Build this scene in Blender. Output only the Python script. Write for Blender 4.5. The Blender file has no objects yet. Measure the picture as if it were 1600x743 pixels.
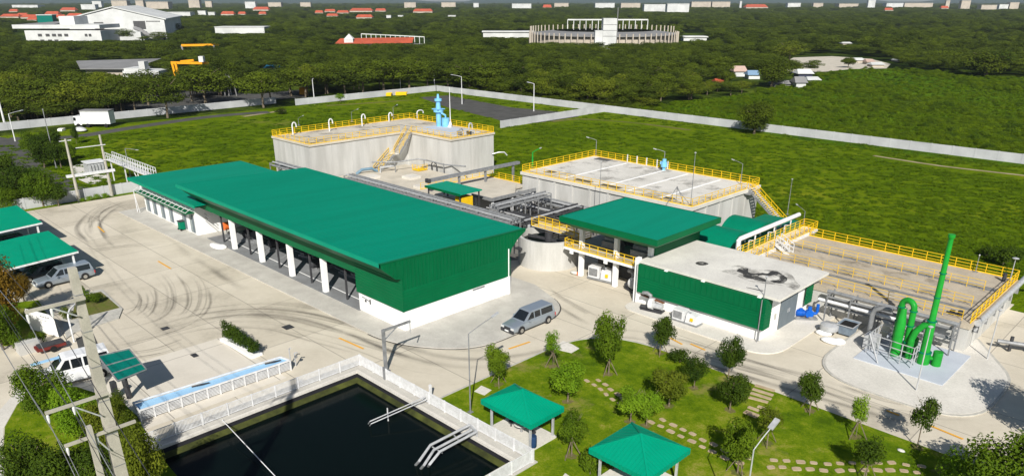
import bpy, bmesh, math, random
from mathutils import Vector, Matrix
S = bpy.context.scene
C = S.collection
R = math.radians
rnd = random.Random(7)

# ------------------------------------------------------------ camera
FPX, CX, CY, CAMH = 1165.0, 800.0, 480.0, 30.0
TH = math.atan(CY / FPX); CO, SI = math.cos(TH), math.sin(TH); Q = math.sqrt(.5)
cam_d = bpy.data.cameras.new('camera'); cam = bpy.data.objects.new('camera', cam_d); C.objects.link(cam)
cam.location = (0, 0, CAMH); cam.rotation_euler = (R(90) - TH, 0, R(45))
cam_d.sensor_width = 36; cam_d.lens = 36 * FPX / 1600
cam_d.shift_y = (CY - 371.5) / 1600
cam_d.clip_start = .5; cam_d.clip_end = 30000
S.camera = cam

# ------------------------------------------------------------ sky, sun, exposure
SUN_EL = R(36)
SUN_AZ = R(135 + 1)            # clockwise from +Y; the sun stands behind the camera
w = bpy.data.worlds.new('World'); S.world = w; w.use_nodes = True
nt = w.node_tree; bg = nt.nodes['Background']
sky = nt.nodes.new('ShaderNodeTexSky'); sky.sky_type = 'NISHITA'; sky.sun_disc = False
sky.sun_elevation = SUN_EL; sky.sun_rotation = SUN_AZ; sky.air_density = 1.0; sky.dust_density = .6; sky.ozone_density = 1.2
nt.links.new(sky.outputs[0], bg.inputs[0]); bg.inputs[1].default_value = .055
sd = bpy.data.lights.new('sun', 'SUN'); sd.energy = 4.9; sd.angle = R(.53); sd.color = (1, .955, .88)
so = bpy.data.objects.new('sun', sd); C.objects.link(so)
sdir = Vector((math.sin(SUN_AZ) * math.cos(SUN_EL), math.cos(SUN_AZ) * math.cos(SUN_EL), math.sin(SUN_EL)))
so.rotation_euler = (-sdir).to_track_quat('-Z', 'Y').to_euler(); so.location = (0, 0, 80)
S.view_settings.view_transform = 'Standard'; S.view_settings.look = 'None'
S.view_settings.exposure = .35; S.view_settings.gamma = 1
S.render.engine = 'CYCLES'
S.cycles.max_bounces = 6; S.cycles.transparent_max_bounces = 12

# ------------------------------------------------------------ photo pixel (1600 wide) -> place on the ground or at height h
def G(x, y, h=0.0):
    X = (x - CX) / FPX; Y = (y - CY) / FPX
    t = (CAMH - h) / (CO * Y + SI); F = (CO - SI * Y) * t; r = X * t
    return ((r - F) * Q, (r + F) * Q)
def G3(x, y, h=0.0):
    a = G(x, y, h); return (a[0], a[1], h)
def pix(u, v, z=0):
    r = (u + v) * Q; F = (v - u) * Q; dz = CAMH - z
    d = F * CO + dz * SI
    if d <= 1: return (-9999, -9999)
    return (CX + FPX * r / d, CY + FPX * (dz * CO - F * SI) / d)
def HH(bx, by, ty):
    u, v = G(bx, by); lo, hi = 0, 80
    for _ in range(40):
        m = (lo + hi) / 2
        if pix(u, v, m)[1] > ty: lo = m
        else: hi = m
    return lo

# ------------------------------------------------------------ materials
def nodes(name):
    m = bpy.data.materials.new(name); m.use_nodes = True
    n = m.node_tree.nodes; b = n['Principled BSDF']
    return m, n, m.node_tree.links, b
def lighten(c, f): return tuple(min(1, x * f) for x in c)
def mat(name, c, c2=None, sc=1.5, rough=.7, metal=0, bump=0, bsc=20, streak=None, spec=.12, fine=.12):
    """plain surface with large blotches between c and c2 and a fine grain"""
    m, n, l, b = nodes(name)
    c2 = c2 or lighten(c, .82)
    tc = n.new('ShaderNodeNewGeometry')
    mp = n.new('ShaderNodeMapping'); l.new(tc.outputs['Position'], mp.inputs[0])
    if streak: mp.inputs['Scale'].default_value = streak
    t = n.new('ShaderNodeTexNoise'); t.inputs['Scale'].default_value = sc; t.inputs['Detail'].default_value = 6; t.inputs['Roughness'].default_value = .62
    l.new(mp.outputs[0], t.inputs['Vector'])
    r = n.new('ShaderNodeValToRGB'); r.color_ramp.elements[0].position = .36; r.color_ramp.elements[1].position = .66
    r.color_ramp.elements[0].color = (*c2, 1); r.color_ramp.elements[1].color = (*c, 1)
    l.new(t.outputs['Fac'], r.inputs[0])
    t2 = n.new('ShaderNodeTexNoise'); t2.inputs['Scale'].default_value = bsc; t2.inputs['Detail'].default_value = 4
    l.new(tc.outputs['Position'], t2.inputs['Vector'])
    mr = n.new('ShaderNodeMapRange'); mr.inputs[1].default_value = .3; mr.inputs[2].default_value = .7
    mr.inputs[3].default_value = 1 - fine; mr.inputs[4].default_value = 1 + fine * .6
    l.new(t2.outputs['Fac'], mr.inputs[0])
    mx = n.new('ShaderNodeMix'); mx.data_type = 'RGBA'; mx.blend_type = 'MULTIPLY'; mx.inputs[0].default_value = 1
    l.new(r.outputs[0], mx.inputs[6]); l.new(mr.outputs[0], mx.inputs[7])
    l.new(mx.outputs[2], b.inputs['Base Color'])
    b.inputs['Roughness'].default_value = rough; b.inputs['Metallic'].default_value = metal
    b.inputs['Specular IOR Level'].default_value = spec
    if bump:
        bp = n.new('ShaderNodeBump'); bp.inputs['Strength'].default_value = bump; bp.inputs['Distance'].default_value = .05
        l.new(t2.outputs['Fac'], bp.inputs['Height']); l.new(bp.outputs[0], b.inputs['Normal'])
    return m
def foliage(name, c1, c2, tr=.25):
    m, n, l, b = nodes(name)
    g = n.new('ShaderNodeNewGeometry'); oi = n.new('ShaderNodeObjectInfo')
    r = n.new('ShaderNodeValToRGB'); r.color_ramp.elements[0].color = (*c1, 1); r.color_ramp.elements[1].color = (*c2, 1)
    ad = n.new('ShaderNodeMath'); ad.operation = 'MULTIPLY_ADD'; ad.inputs[1].default_value = .22
    m2 = n.new('ShaderNodeMath'); m2.operation = 'MULTIPLY'; m2.inputs[1].default_value = .36
    l.new(oi.outputs['Random'], m2.inputs[0]); l.new(g.outputs['Random Per Island'], ad.inputs[0])
    at = n.new('ShaderNodeAttribute'); at.attribute_name = 'clump'; m3 = n.new('ShaderNodeMath'); m3.operation = 'MULTIPLY_ADD'; m3.inputs[1].default_value = .42
    l.new(at.outputs['Fac'], m3.inputs[0]); l.new(m2.outputs[0], m3.inputs[2]); l.new(m3.outputs[0], ad.inputs[2])
    l.new(ad.outputs[0], r.inputs[0]); l.new(r.outputs[0], b.inputs['Base Color'])
    b.inputs['Roughness'].default_value = .7; b.inputs['Specular IOR Level'].default_value = .08
    tl = n.new('ShaderNodeBsdfTranslucent'); l.new(r.outputs[0], tl.inputs[0])
    ms = n.new('ShaderNodeMixShader'); ms.inputs[0].default_value = tr
    l.new(b.outputs[0], ms.inputs[1]); l.new(tl.outputs[0], ms.inputs[2])
    l.new(ms.outputs[0], n['Material Output'].inputs[0])
    return m
M = {}
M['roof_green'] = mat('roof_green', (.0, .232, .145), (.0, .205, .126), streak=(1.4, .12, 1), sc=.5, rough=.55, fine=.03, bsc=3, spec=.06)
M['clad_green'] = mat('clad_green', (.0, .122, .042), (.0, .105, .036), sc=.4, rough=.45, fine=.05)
M['white'] = mat('white_paint', (.86, .86, .85), (.80, .80, .79), sc=.6, rough=.6, fine=.03)
M['white_dirty'] = mat('white_dirty', (.62, .61, .57), (.45, .44, .4), sc=.5, rough=.8, fine=.08)
M['concrete'] = mat('tank_concrete', (.56, .555, .53), (.43, .425, .40), sc=.55, rough=.85, streak=(1, 1, .16), bump=.15, fine=.12)
M['slab_beige'] = mat('slab_beige', (.60, .55, .46), (.48, .44, .365), sc=.35, rough=.85, fine=.1, bsc=6)
M['slab_light'] = mat('slab_light', (.68, .65, .59), (.58, .555, .50), sc=.3, rough=.85, fine=.1, bsc=6)
M['apron'] = mat('apron', (.54, .52, .47), (.44, .42, .38), sc=.5, rough=.85, fine=.1, bsc=8)
M['kerb'] = mat('kerb', (.52, .50, .45), (.4, .39, .35), sc=2, rough=.85)
M['yellow'] = mat('yellow_paint', (.80, .52, .015), (.72, .45, .012), sc=2, rough=.5, fine=.05)
M['yellow_line'] = mat('yellow_line', (.85, .42, .03), (.7, .38, .08), sc=3, rough=.8, fine=.2)
M['grey_steel'] = mat('grey_steel', (.30, .31, .32), (.2, .205, .21), sc=2, rough=.5, metal=.2)
M['light_steel'] = mat('light_steel', (.58, .59, .60), (.45, .46, .47), sc=2, rough=.45, metal=.3)
M['dark_steel'] = mat('dark_steel', (.06, .062, .066), (.04, .04, .045), sc=2, rough=.55)
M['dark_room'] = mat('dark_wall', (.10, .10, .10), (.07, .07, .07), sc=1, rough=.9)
M['white_steel'] = mat('white_steel', (.74, .75, .76), (.6, .6, .6), sc=3, rough=.5)
M['blue'] = mat('blue_paint', (.01, .12, .55), (.008, .09, .42), sc=3, rough=.4)
M['sky_blue'] = mat('pale_blue_paint', (.22, .52, .80), (.17, .45, .72), sc=1, rough=.5)
M['lining_blue'] = mat('trough_lining', (.36, .60, .82), (.30, .52, .75), sc=1, rough=.6)
M['pipe_green'] = mat('pipe_green', (.018, .31, .035), (.014, .24, .028), sc=1.5, rough=.38)
M['vault_green'] = mat('cover_green', (.0, .19, .105), (.0, .16, .088), sc=.5, rough=.5)
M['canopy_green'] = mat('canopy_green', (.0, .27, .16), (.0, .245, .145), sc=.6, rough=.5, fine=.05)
M['bark'] = mat('bark', (.22, .18, .13), (.12, .095, .065), sc=6, rough=.9)
M['pole_conc'] = mat('pole_concrete', (.46, .435, .37), (.36, .34, .29), sc=1.5, rough=.85, fine=.12)
M['glass'] = mat('dark_glass', (.012, .016, .02), rough=.06, spec=.6, fine=0)
M['rubber'] = mat('rubber', (.02, .02, .02), rough=.8)
M['black_liner'] = mat('pond_liner', (.014, .014, .017), (.022, .022, .025), sc=.8, rough=.6)
M['algae'] = mat('algae_edge', (.075, .085, .02), (.03, .035, .012), sc=.8, rough=.8)
M['car_silver'] = mat('silver_paint', (.36, .41, .47), (.34, .39, .45), rough=.28, metal=.55, fine=0)
M['car_white'] = mat('white_car_paint', (.75, .76, .77), rough=.3, fine=0)
M['car_dark'] = mat('dark_car_paint', (.05, .06, .075), rough=.25, fine=0)
M['chrome'] = mat('chrome', (.6, .6, .6), rough=.2, metal=.9, fine=0)
M['red'] = mat('red', (.5, .02, .015), rough=.4)
M['orange'] = mat('orange', (.75, .16, .03), rough=.5)
M['lamp_amber'] = mat('clear_lens', (.7, .7, .68), rough=.15)
M['stone'] = mat('stepping_stone', (.50, .40, .27), (.38, .29, .19), sc=1.2, rough=.9, bump=.2)
M['asphalt'] = mat('asphalt', (.10, .098, .092), (.07, .07, .066), sc=.3, rough=.9, bump=.1)
M['dirt'] = mat('bare_earth', (.38, .31, .21), (.27, .21, .14), sc=.4, rough=.95)
M['pad_blue'] = mat('pad_grey_blue', (.50, .54, .60), (.45, .49, .55), sc=.6, rough=.8)
M['red_roof'] = mat('red_roof', (.48, .10, .05), (.36, .08, .045), sc=.2, rough=.8)
M['far_white'] = mat('far_white_wall', (.66, .67, .66), (.5, .51, .5), sc=.08, rough=.8)
M['far_grey'] = mat('far_grey_roof', (.26, .26, .26), (.2, .2, .2), sc=.1, rough=.8)
M['far_beige'] = mat('far_beige', (.52, .46, .38), (.42, .37, .31), sc=.1, rough=.8)
M['gold'] = mat('crane_orange', (.80, .36, .015), (.7, .3, .012), rough=.6)
M['teal'] = mat('teal_sheet', (.0, .17, .13), (.0, .13, .10), sc=4, rough=.4)
M['door_grey'] = mat('door_grey', (.16, .19, .21), (.14, .17, .19), rough=.6)
M['turf'] = foliage('leaf_hedge', (.02, .055, .008), (.05, .115, .012), .15)
M['leaf_mid'] = foliage('leaf_mid', (.026, .062, .004), (.15, .225, .010))
M['leaf_dark'] = foliage('leaf_dark', (.012, .032, .004), (.075, .12, .008), .2)
M['leaf_bright'] = foliage('leaf_bright', (.09, .19, .008), (.21, .33, .015), .3)
M['leaf_olive'] = foliage('leaf_olive', (.05, .085, .006), (.155, .18, .014))
M['leaf_autumn'] = foliage('leaf_autumn', (.07, .06, .008), (.22, .12, .012))
M['leaf_forest'] = foliage('leaf_forest', (.006, .016, .003), (.118, .16, .009), .12)
M['leaf_forest2'] = foliage('leaf_forest_light', (.02, .045, .004), (.18, .21, .013), .12)
M['scrub'] = foliage('scrub', (.06, .115, .002), (.14, .205, .004), .25)

# ------------------------------------------------------------ mesh builder
OFF = {}
def off(o): return OFF.get(o.name, Vector((0, 0, 0)))
class MB:
    def __init__(s): s.v = []; s.f = []; s.m = []
    def add(s, vs, fs, m=0):
        k = len(s.v); s.v += [tuple(x) for x in vs]; s.f += [tuple(k + i for i in f) for f in fs]; s.m += [m] * len(fs); return s
    def box(s, x0, x1, y0, y1, z0, z1, m=0):
        return s.add([(x0, y0, z0), (x1, y0, z0), (x1, y1, z0), (x0, y1, z0), (x0, y0, z1), (x1, y0, z1), (x1, y1, z1), (x0, y1, z1)],
                     [(3, 2, 1, 0), (4, 5, 6, 7), (0, 1, 5, 4), (1, 2, 6, 5), (2, 3, 7, 6), (3, 0, 4, 7)], m)
    def bar(s, a, b, w, h=None, m=0):
        a = Vector(a); b = Vector(b); h = h or w; d = (b - a)
        if d.length < 1e-6: return s
        d.normalize(); up = Vector((0, 0, 1)) if abs(d.z) < .95 else Vector((0, 1, 0))
        x = d.cross(up).normalized() * w / 2; y = x.cross(d).normalized() * h / 2
        vs = [p + i * x + j * y for p in (a, b) for (i, j) in ((-1, -1), (1, -1), (1, 1), (-1, 1))]
        return s.add(vs, [(3, 2, 1, 0), (4, 5, 6, 7), (0, 1, 5, 4), (1, 2, 6, 5), (2, 3, 7, 6), (3, 0, 4, 7)], m)
    def tube(s, pts, r, n=8, m=0, caps=True):
        pts = [Vector(p) for p in pts]; k = len(s.v); N = len(pts)
        rs = r if isinstance(r, (list, tuple)) else [r] * N
        up = Vector((0, 0, 1))
        for i, p in enumerate(pts):
            d = (pts[min(i + 1, N - 1)] - pts[max(i - 1, 0)]).normalized()
            ref = up if abs(d.z) < .9 else Vector((.8, .6, 0))
            if i == 0: x = d.cross(ref).normalized()
            else:
                x = (px - d * px.dot(d))
                x = x.normalized() if x.length > 1e-4 else d.cross(ref).normalized()
            px = x; y = d.cross(x)
            for j in range(n):
                a = 2 * math.pi * j / n
                s.v.append(tuple(p + (x * math.cos(a) + y * math.sin(a)) * rs[i]))
        for i in range(N - 1):
            for j in range(n):
                s.f.append((k + i * n + j, k + i * n + (j + 1) % n, k + (i + 1) * n + (j + 1) % n, k + (i + 1) * n + j)); s.m.append(m)
        if caps:
            s.f.append(tuple(k + j for j in range(n))[::-1]); s.m.append(m)
            s.f.append(tuple(k + (N - 1) * n + j for j in range(n))); s.m.append(m)
        return s
    def cyl(s, x, y, z0, z1, r, n=16, r2=None, m=0):
        r2 = r if r2 is None else r2
        return s.tube([(x, y, z0), (x, y, z1)], [r, r2], n, m)
    def prism(s, poly, z0, z1, m=0):
        n = len(poly)
        a = sum(poly[i][0] * poly[(i + 1) % n][1] - poly[(i + 1) % n][0] * poly[i][1] for i in range(n))
        if a < 0: poly = poly[::-1]
        vs = [(p[0], p[1], z0) for p in poly] + [(p[0], p[1], z1) for p in poly]
        return s.add(vs, [tuple(range(n))[::-1], tuple(range(n, 2 * n))] + [(i, (i + 1) % n, n + (i + 1) % n, n + i) for i in range(n)], m)
    def sheet(s, poly, z, m=0):
        n = len(poly)
        a = sum(poly[i][0] * poly[(i + 1) % n][1] - poly[(i + 1) % n][0] * poly[i][1] for i in range(n))
        if a < 0: poly = poly[::-1]
        return s.add([(p[0], p[1], z) for p in poly], [tuple(range(n))], m)
    def ext_u(s, prof, u0, u1, m=0):       # profile in (v, z), swept along u
        n = len(prof)
        a = sum(prof[i][0] * prof[(i + 1) % n][1] - prof[(i + 1) % n][0] * prof[i][1] for i in range(n))
        if a < 0: prof = prof[::-1]
        vs = [(u0, p[0], p[1]) for p in prof] + [(u1, p[0], p[1]) for p in prof]
        return s.add(vs, [tuple(range(n))[::-1], tuple(range(n, 2 * n))] + [(i, (i + 1) % n, n + (i + 1) % n, n + i) for i in range(n)], m)
    def ext_v(s, prof, v0, v1, m=0):       # profile in (u, z), swept along v
        n = len(prof)
        a = sum(prof[i][0] * prof[(i + 1) % n][1] - prof[(i + 1) % n][0] * prof[i][1] for i in range(n))
        if a < 0: prof = prof[::-1]
        vs = [(p[0], v1, p[1]) for p in prof] + [(p[0], v0, p[1]) for p in prof]
        return s.add(vs, [tuple(range(n))[::-1], tuple(range(n, 2 * n))] + [(i, (i + 1) % n, n + (i + 1) % n, n + i) for i in range(n)], m)
    def blob(s, c, r, n=10, m=0, sq=1.0):
        rings = 6; k = len(s.v); rx, ry, rz = r if isinstance(r, (tuple, list)) else (r, r, r)
        for i in range(1, rings):
            t = math.pi * i / rings
            for j in range(n):
                a = 2 * math.pi * j / n
                s.v.append((c[0] + rx * math.sin(t) * math.cos(a), c[1] + ry * math.sin(t) * math.sin(a), c[2] + rz * math.cos(t)))
        s.v.append((c[0], c[1], c[2] + rz)); s.v.append((c[0], c[1], c[2] - rz)); T = len(s.v) - 2; B = T + 1
        for i in range(rings - 2):
            for j in range(n):
                s.f.append((k + i * n + j, k + (i + 1) * n + j, k + (i + 1) * n + (j + 1) % n, k + i * n + (j + 1) % n)); s.m.append(m)
        for j in range(n):
            s.f.append((T, k + j, k + (j + 1) % n)); s.m.append(m)
            s.f.append((B, k + (rings - 2) * n + (j + 1) % n, k + (rings - 2) * n + j)); s.m.append(m)
        return s
    def mesh(s, name, mats, o=Vector((0, 0, 0)), smooth=False):
        me = bpy.data.meshes.new(name)
        me.from_pydata([(x - o.x, y - o.y, z - o.z) for x, y, z in s.v], [], s.f)
        for mm in (mats if isinstance(mats, (list, tuple)) else [mats]):
            me.materials.append(M[mm] if isinstance(mm, str) else mm)
        me.polygons.foreach_set('material_index', s.m)
        me.update()
        if smooth:
            me.polygons.foreach_set('use_smooth', [True] * len(me.polygons)); me.set_sharp_from_angle(angle=R(40))
        return me
    def build(s, name, mats, parent=None, label=None, cat=None, group=None, kind=None, smooth=False, base=None):
        if parent is not None: o = off(parent)
        elif base is not None: o = Vector(base)
        elif kind: o = Vector((0, 0, 0))
        else:
            xs = [p[0] for p in s.v]; ys = [p[1] for p in s.v]; zs = [p[2] for p in s.v]
            o = Vector(((min(xs) + max(xs)) / 2, (min(ys) + max(ys)) / 2, min(zs)))
        ob = bpy.data.objects.new(name, s.mesh(name, mats, o, smooth)); C.objects.link(ob)
        if parent is not None: ob.parent = parent; OFF[ob.name] = o
        else: ob.location = o; OFF[ob.name] = o
        tag(ob, label, cat, group, kind)
        return ob
def tag(o, label=None, cat=None, group=None, kind=None):
    if label: o['label'] = label
    if cat: o['category'] = cat
    if group: o['group'] = group
    if kind: o['kind'] = kind
    return o
def thing(name, label, cat, loc=(0, 0, 0), rz=0, group=None):
    o = bpy.data.objects.new(name, None); C.objects.link(o); o.location = loc; o.rotation_euler = (0, 0, rz)
    OFF[o.name] = Vector(loc); o.empty_display_size = .3
    return tag(o, label, cat, group)
def copy_tree(o, parent=None, loc=None, rz=None, label=None, group=None, sc=None):
    c = o.copy(); C.objects.link(c); c.parent = parent
    if loc is not None: c.location = loc
    if rz is not None: c.rotation_euler = (0, 0, rz)
    if sc is not None: c.scale = (sc, sc, sc) if not isinstance(sc, (tuple, list)) else sc
    if label: c['label'] = label
    if group: c['group'] = group
    for ch in list(o.children): copy_tree(ch, c)
    return c
def place(o, loc, rz=0, sc=None):
    o.location = loc; o.rotation_euler = (0, 0, rz)
    if sc: o.scale = (sc, sc, sc)
    return o
def smooth_line(pts, step=1.0, closed=False):
    P_ = [Vector(p) for p in pts]; out = []; n = len(P_)
    rng = range(n if closed else n - 1)
    for i in rng:
        if closed: a, b, c, d = P_[(i - 1) % n], P_[i], P_[(i + 1) % n], P_[(i + 2) % n]
        else: a, b, c, d = P_[max(i - 1, 0)], P_[i], P_[i + 1], P_[min(i + 2, n - 1)]
        k = max(1, int((c - b).length / step))
        for j in range(k):
            t = j / k
            out.append(.5 * ((2 * b) + (c - a) * t + (2 * a - 5 * b + 4 * c - d) * t * t + (3 * b - a - 3 * c + d) * t ** 3))
    if not closed: out.append(P_[-1])
    return out
def rounded(poly, r, n=6):
    """round the corners of a 2-D polygon; r a number or one per corner"""
    out = []; N = len(poly)
    for i in range(N):
        p = Vector(poly[i]); a = Vector(poly[i - 1]); b = Vector(poly[(i + 1) % N]); rr = r[i] if isinstance(r, (list, tuple)) else r
        if rr <= 0: out.append(tuple(p)); continue
        d1 = (a - p).normalized(); d2 = (b - p).normalized()
        s_, e = p + d1 * rr, p + d2 * rr
        for k in range(n + 1):
            t = k / n; out.append(tuple((1 - t) ** 2 * s_ + 2 * t * (1 - t) * p + t * t * e))
    return out
def railing(parent, pts, h=1.0, step=1.5, matn='yellow', name='railing', rails=3, r=.035, posts=True, kick=True):
    """one run of railing: rails and kick plate in one mesh, every post a child of it"""
    mb = MB()
    P_ = [Vector(p) for p in pts]
    for i in range(len(P_) - 1):
        a, b = P_[i], P_[i + 1]
        for k in range(rails):
            z = Vector((0, 0, h * (k + 1) / rails)); mb.bar(a + z, b + z, r * 1.5, r * 1.5)
        if kick: mb.bar(a + Vector((0, 0, .07)), b + Vector((0, 0, .07)), .03, .13)
    o = mb.build(name, matn, parent)
    if posts:
        pm = MB().box(-r, r, -r, r, 0, h + .02).mesh('post', matn)
        for i in range(len(P_) - 1):
            a, b = P_[i], P_[i + 1]; n = max(1, round((b - a).length / step))
            for k in range(n + (1 if i == len(P_) - 2 else 0)):
                q_ = a.lerp(b, k / n); po = bpy.data.objects.new('post', pm); C.objects.link(po); po.parent = o; po.location = q_ - off(parent)
    return o

# ============================================================ THE SETTING
def struct(mb, name, m): return mb.build(name, m, kind='structure')
# ---- ground materials
def ground_mat(name, cols, s1=.02, s2=.35, s3=3.0, bump=.6, bd=.25, rough=.9, stretch=(1, 1, 1), dry=None, ds=.05, dt=(.56, .66)):
    m, n, l, b = nodes(name)
    g = n.new('ShaderNodeNewGeometry'); mp = n.new('ShaderNodeMapping'); mp.inputs['Scale'].default_value = stretch
    l.new(g.outputs['Position'], mp.inputs[0])
    def nz(sc, det=5, ro=.6):
        t = n.new('ShaderNodeTexNoise'); t.inputs['Scale'].default_value = sc; t.inputs['Detail'].default_value = det; t.inputs['Roughness'].default_value = ro
        l.new(mp.outputs[0], t.inputs['Vector']); return t
    a, b_, c = nz(s1, 8, .65), nz(s2, 6, .7), nz(s3, 4, .7)
    m1 = n.new('ShaderNodeMath'); m1.operation = 'MULTIPLY'; m1.inputs[1].default_value = .45; l.new(a.outputs['Fac'], m1.inputs[0])
    m2 = n.new('ShaderNodeMath'); m2.operation = 'MULTIPLY_ADD'; m2.inputs[1].default_value = .33; l.new(b_.outputs['Fac'], m2.inputs[0]); l.new(m1.outputs[0], m2.inputs[2])
    m3 = n.new('ShaderNodeMath'); m3.operation = 'MULTIPLY_ADD'; m3.inputs[1].default_value = .22; l.new(c.outputs['Fac'], m3.inputs[0]); l.new(m2.outputs[0], m3.inputs[2])
    r = n.new('ShaderNodeValToRGB'); e = r.color_ramp.elements
    while len(e) < len(cols): e.new(.5)
    for i, (p, cc) in enumerate(cols): e[i].position = p; e[i].color = (*cc, 1)
    l.new(m3.outputs[0], r.inputs[0]); l.new(r.outputs[0], b.inputs['Base Color'])
    if dry:
        d_ = nz(ds, 9, .72); dm = n.new('ShaderNodeMapRange'); dm.inputs[1].default_value = dt[0]; dm.inputs[2].default_value = dt[1]; dm.inputs[4].default_value = .8; l.new(d_.outputs['Fac'], dm.inputs[0])
        dx = n.new('ShaderNodeMix'); dx.data_type = 'RGBA'; l.new(dm.outputs[0], dx.inputs[0]); l.new(r.outputs[0], dx.inputs[6]); dx.inputs[7].default_value = (*dry, 1); l.new(dx.outputs[2], b.inputs['Base Color'])
    b.inputs['Roughness'].default_value = rough; b.inputs['Specular IOR Level'].default_value = .02
    ad = n.new('ShaderNodeMath'); ad.operation = 'ADD'; l.new(b_.outputs['Fac'], ad.inputs[0]); l.new(c.outputs['Fac'], ad.inputs[1])
    bp = n.new('ShaderNodeBump'); bp.inputs['Strength'].default_value = bump; bp.inputs['Distance'].default_value = bd
    l.new(ad.outputs[0], bp.inputs['Height']); l.new(bp.outputs[0], b.inputs['Normal'])
    return m
M['field'] = ground_mat('field_grass', [(.38, (.034, .066, .002)), (.45, (.078, .135, .002)), (.53, (.125, .185, .003)), (.61, (.20, .23, .010))], s1=.03, s2=.28, s3=1.6, bump=.8, bd=.6, dry=(.21, .19, .055), ds=.045, dt=(.60, .72))
M['meadow'] = ground_mat('meadow_grass', [(.40, (.022, .055, .003)), (.47, (.05, .112, .003)), (.535, (.085, .165, .004)), (.61, (.15, .205, .012))], s1=.03, s2=.2, s3=1.2, bump=.9, bd=1.0)
M['lawn'] = ground_mat('lawn_grass', [(.41, (.052, .098, .004)), (.475, (.095, .158, .005)), (.53, (.15, .205, .008)), (.60, (.29, .26, .06))], s1=.09, s2=.8, s3=9, bump=.5, bd=.06, dry=(.27, .22, .08), ds=.16, dt=(.57, .68))
M['woodland_floor'] = ground_mat('woodland_floor', [(.42, (.010, .022, .003)), (.52, (.03, .05, .006)), (.60, (.10, .14, .012))], s1=.01, s2=.08, s3=.6, bump=.6, bd=1)
M['patchy'] = ground_mat('patchy_earth', [(.38, (.20, .15, .09)), (.5, (.13, .13, .04)), (.62, (.08, .13, .012))], s1=.1, s2=.7, s3=4, bump=.5, bd=.1)

def pavement_mat(name, ca, cb, pu=9.0, pv=5.1, ou=0.0, ov=0.0, joint=.035, stain=.55):
    m, n, l, b = nodes(name)
    g = n.new('ShaderNodeNewGeometry'); sp = n.new('ShaderNodeSeparateXYZ'); l.new(g.outputs['Position'], sp.inputs[0])
    def cell(sock, per, o):
        a = n.new('ShaderNodeMath'); a.operation = 'MULTIPLY_ADD'; a.inputs[1].default_value = 1 / per; a.inputs[2].default_value = o / per + 100; l.new(sock, a.inputs[0])
        fl = n.new('ShaderNodeMath'); fl.operation = 'FLOOR'; l.new(a.outputs[0], fl.inputs[0])
        fr = n.new('ShaderNodeMath'); fr.operation = 'FRACT'; l.new(a.outputs[0], fr.inputs[0])
        s_ = n.new('ShaderNodeMath'); s_.operation = 'SUBTRACT'; s_.inputs[1].default_value = .5; l.new(fr.outputs[0], s_.inputs[0])
        ab = n.new('ShaderNodeMath'); ab.operation = 'ABSOLUTE'; l.new(s_.outputs[0], ab.inputs[0])
        gt = n.new('ShaderNodeMath'); gt.operation = 'GREATER_THAN'; gt.inputs[1].default_value = .5 - joint / per; l.new(ab.outputs[0], gt.inputs[0])
        return fl.outputs[0], gt.outputs[0]
    fu, ju = cell(sp.outputs['X'], pu, ou); fv, jv = cell(sp.outputs['Y'], pv, ov)
    cb_ = n.new('ShaderNodeCombineXYZ'); l.new(fu, cb_.inputs[0]); l.new(fv, cb_.inputs[1])
    wn = n.new('ShaderNodeTexWhiteNoise'); wn.noise_dimensions = '3D'; l.new(cb_.outputs[0], wn.inputs['Vector'])
    t = n.new('ShaderNodeTexNoise'); t.inputs['Scale'].default_value = .11; t.inputs['Detail'].default_value = 9; t.inputs['Roughness'].default_value = .66
    l.new(g.outputs['Position'], t.inputs['Vector'])
    t3 = n.new('ShaderNodeTexNoise'); t3.inputs['Scale'].default_value = 2.2; t3.inputs['Detail'].default_value = 8; t3.inputs['Roughness'].default_value = .7
    l.new(g.outputs['Position'], t3.inputs['Vector'])
    a1 = n.new('ShaderNodeMath'); a1.operation = 'MULTIPLY_ADD'; a1.inputs[1].default_value = .16; l.new(wn.outputs['Value'], a1.inputs[0])
    l.new(t.outputs['Fac'], a1.inputs[2])
    a2 = n.new('ShaderNodeMath'); a2.operation = 'MULTIPLY_ADD'; a2.inputs[1].default_value = .22; l.new(t3.outputs['Fac'], a2.inputs[0]); l.new(a1.outputs[0], a2.inputs[2])
    r = n.new('ShaderNodeValToRGB'); e = r.color_ramp.elements; e.new(.5)
    e[0].position = .46; e[0].color = (*lighten(cb, stain + .12), 1); e[1].position = .62; e[1].color = (*cb, 1); e[2].position = .86; e[2].color = (*ca, 1)
    l.new(a2.outputs[0], r.inputs[0])
    mx = n.new('ShaderNodeMath'); mx.operation = 'MAXIMUM'; l.new(ju, mx.inputs[0]); l.new(jv, mx.inputs[1])
    mj = n.new('ShaderNodeMath'); mj.operation = 'MULTIPLY'; mj.inputs[1].default_value = .62; l.new(mx.outputs[0], mj.inputs[0])
    mix = n.new('ShaderNodeMix'); mix.data_type = 'RGBA'; mix.inputs[7].default_value = (.13, .12, .105, 1)
    l.new(mj.outputs[0], mix.inputs[0]); l.new(r.outputs[0], mix.inputs[6]); l.new(mix.outputs[2], b.inputs['Base Color'])
    b.inputs['Roughness'].default_value = .85; b.inputs['Specular IOR Level'].default_value = .2
    bp = n.new('ShaderNodeBump'); bp.inputs['Strength'].default_value = .12; bp.inputs['Distance'].default_value = .03
    l.new(t3.outputs['Fac'], bp.inputs['Height']); l.new(bp.outputs[0], b.inputs['Normal'])
    return m
M['yard'] = pavement_mat('yard_concrete', (.635, .58, .475), (.53, .48, .385), 9.6, 5.15, 3.0, -1.3)
M['yard_pale'] = pavement_mat('yard_concrete_pale', (.68, .635, .55), (.61, .565, .485), 12.5, 9, 2, 1, .04, .75)

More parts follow.
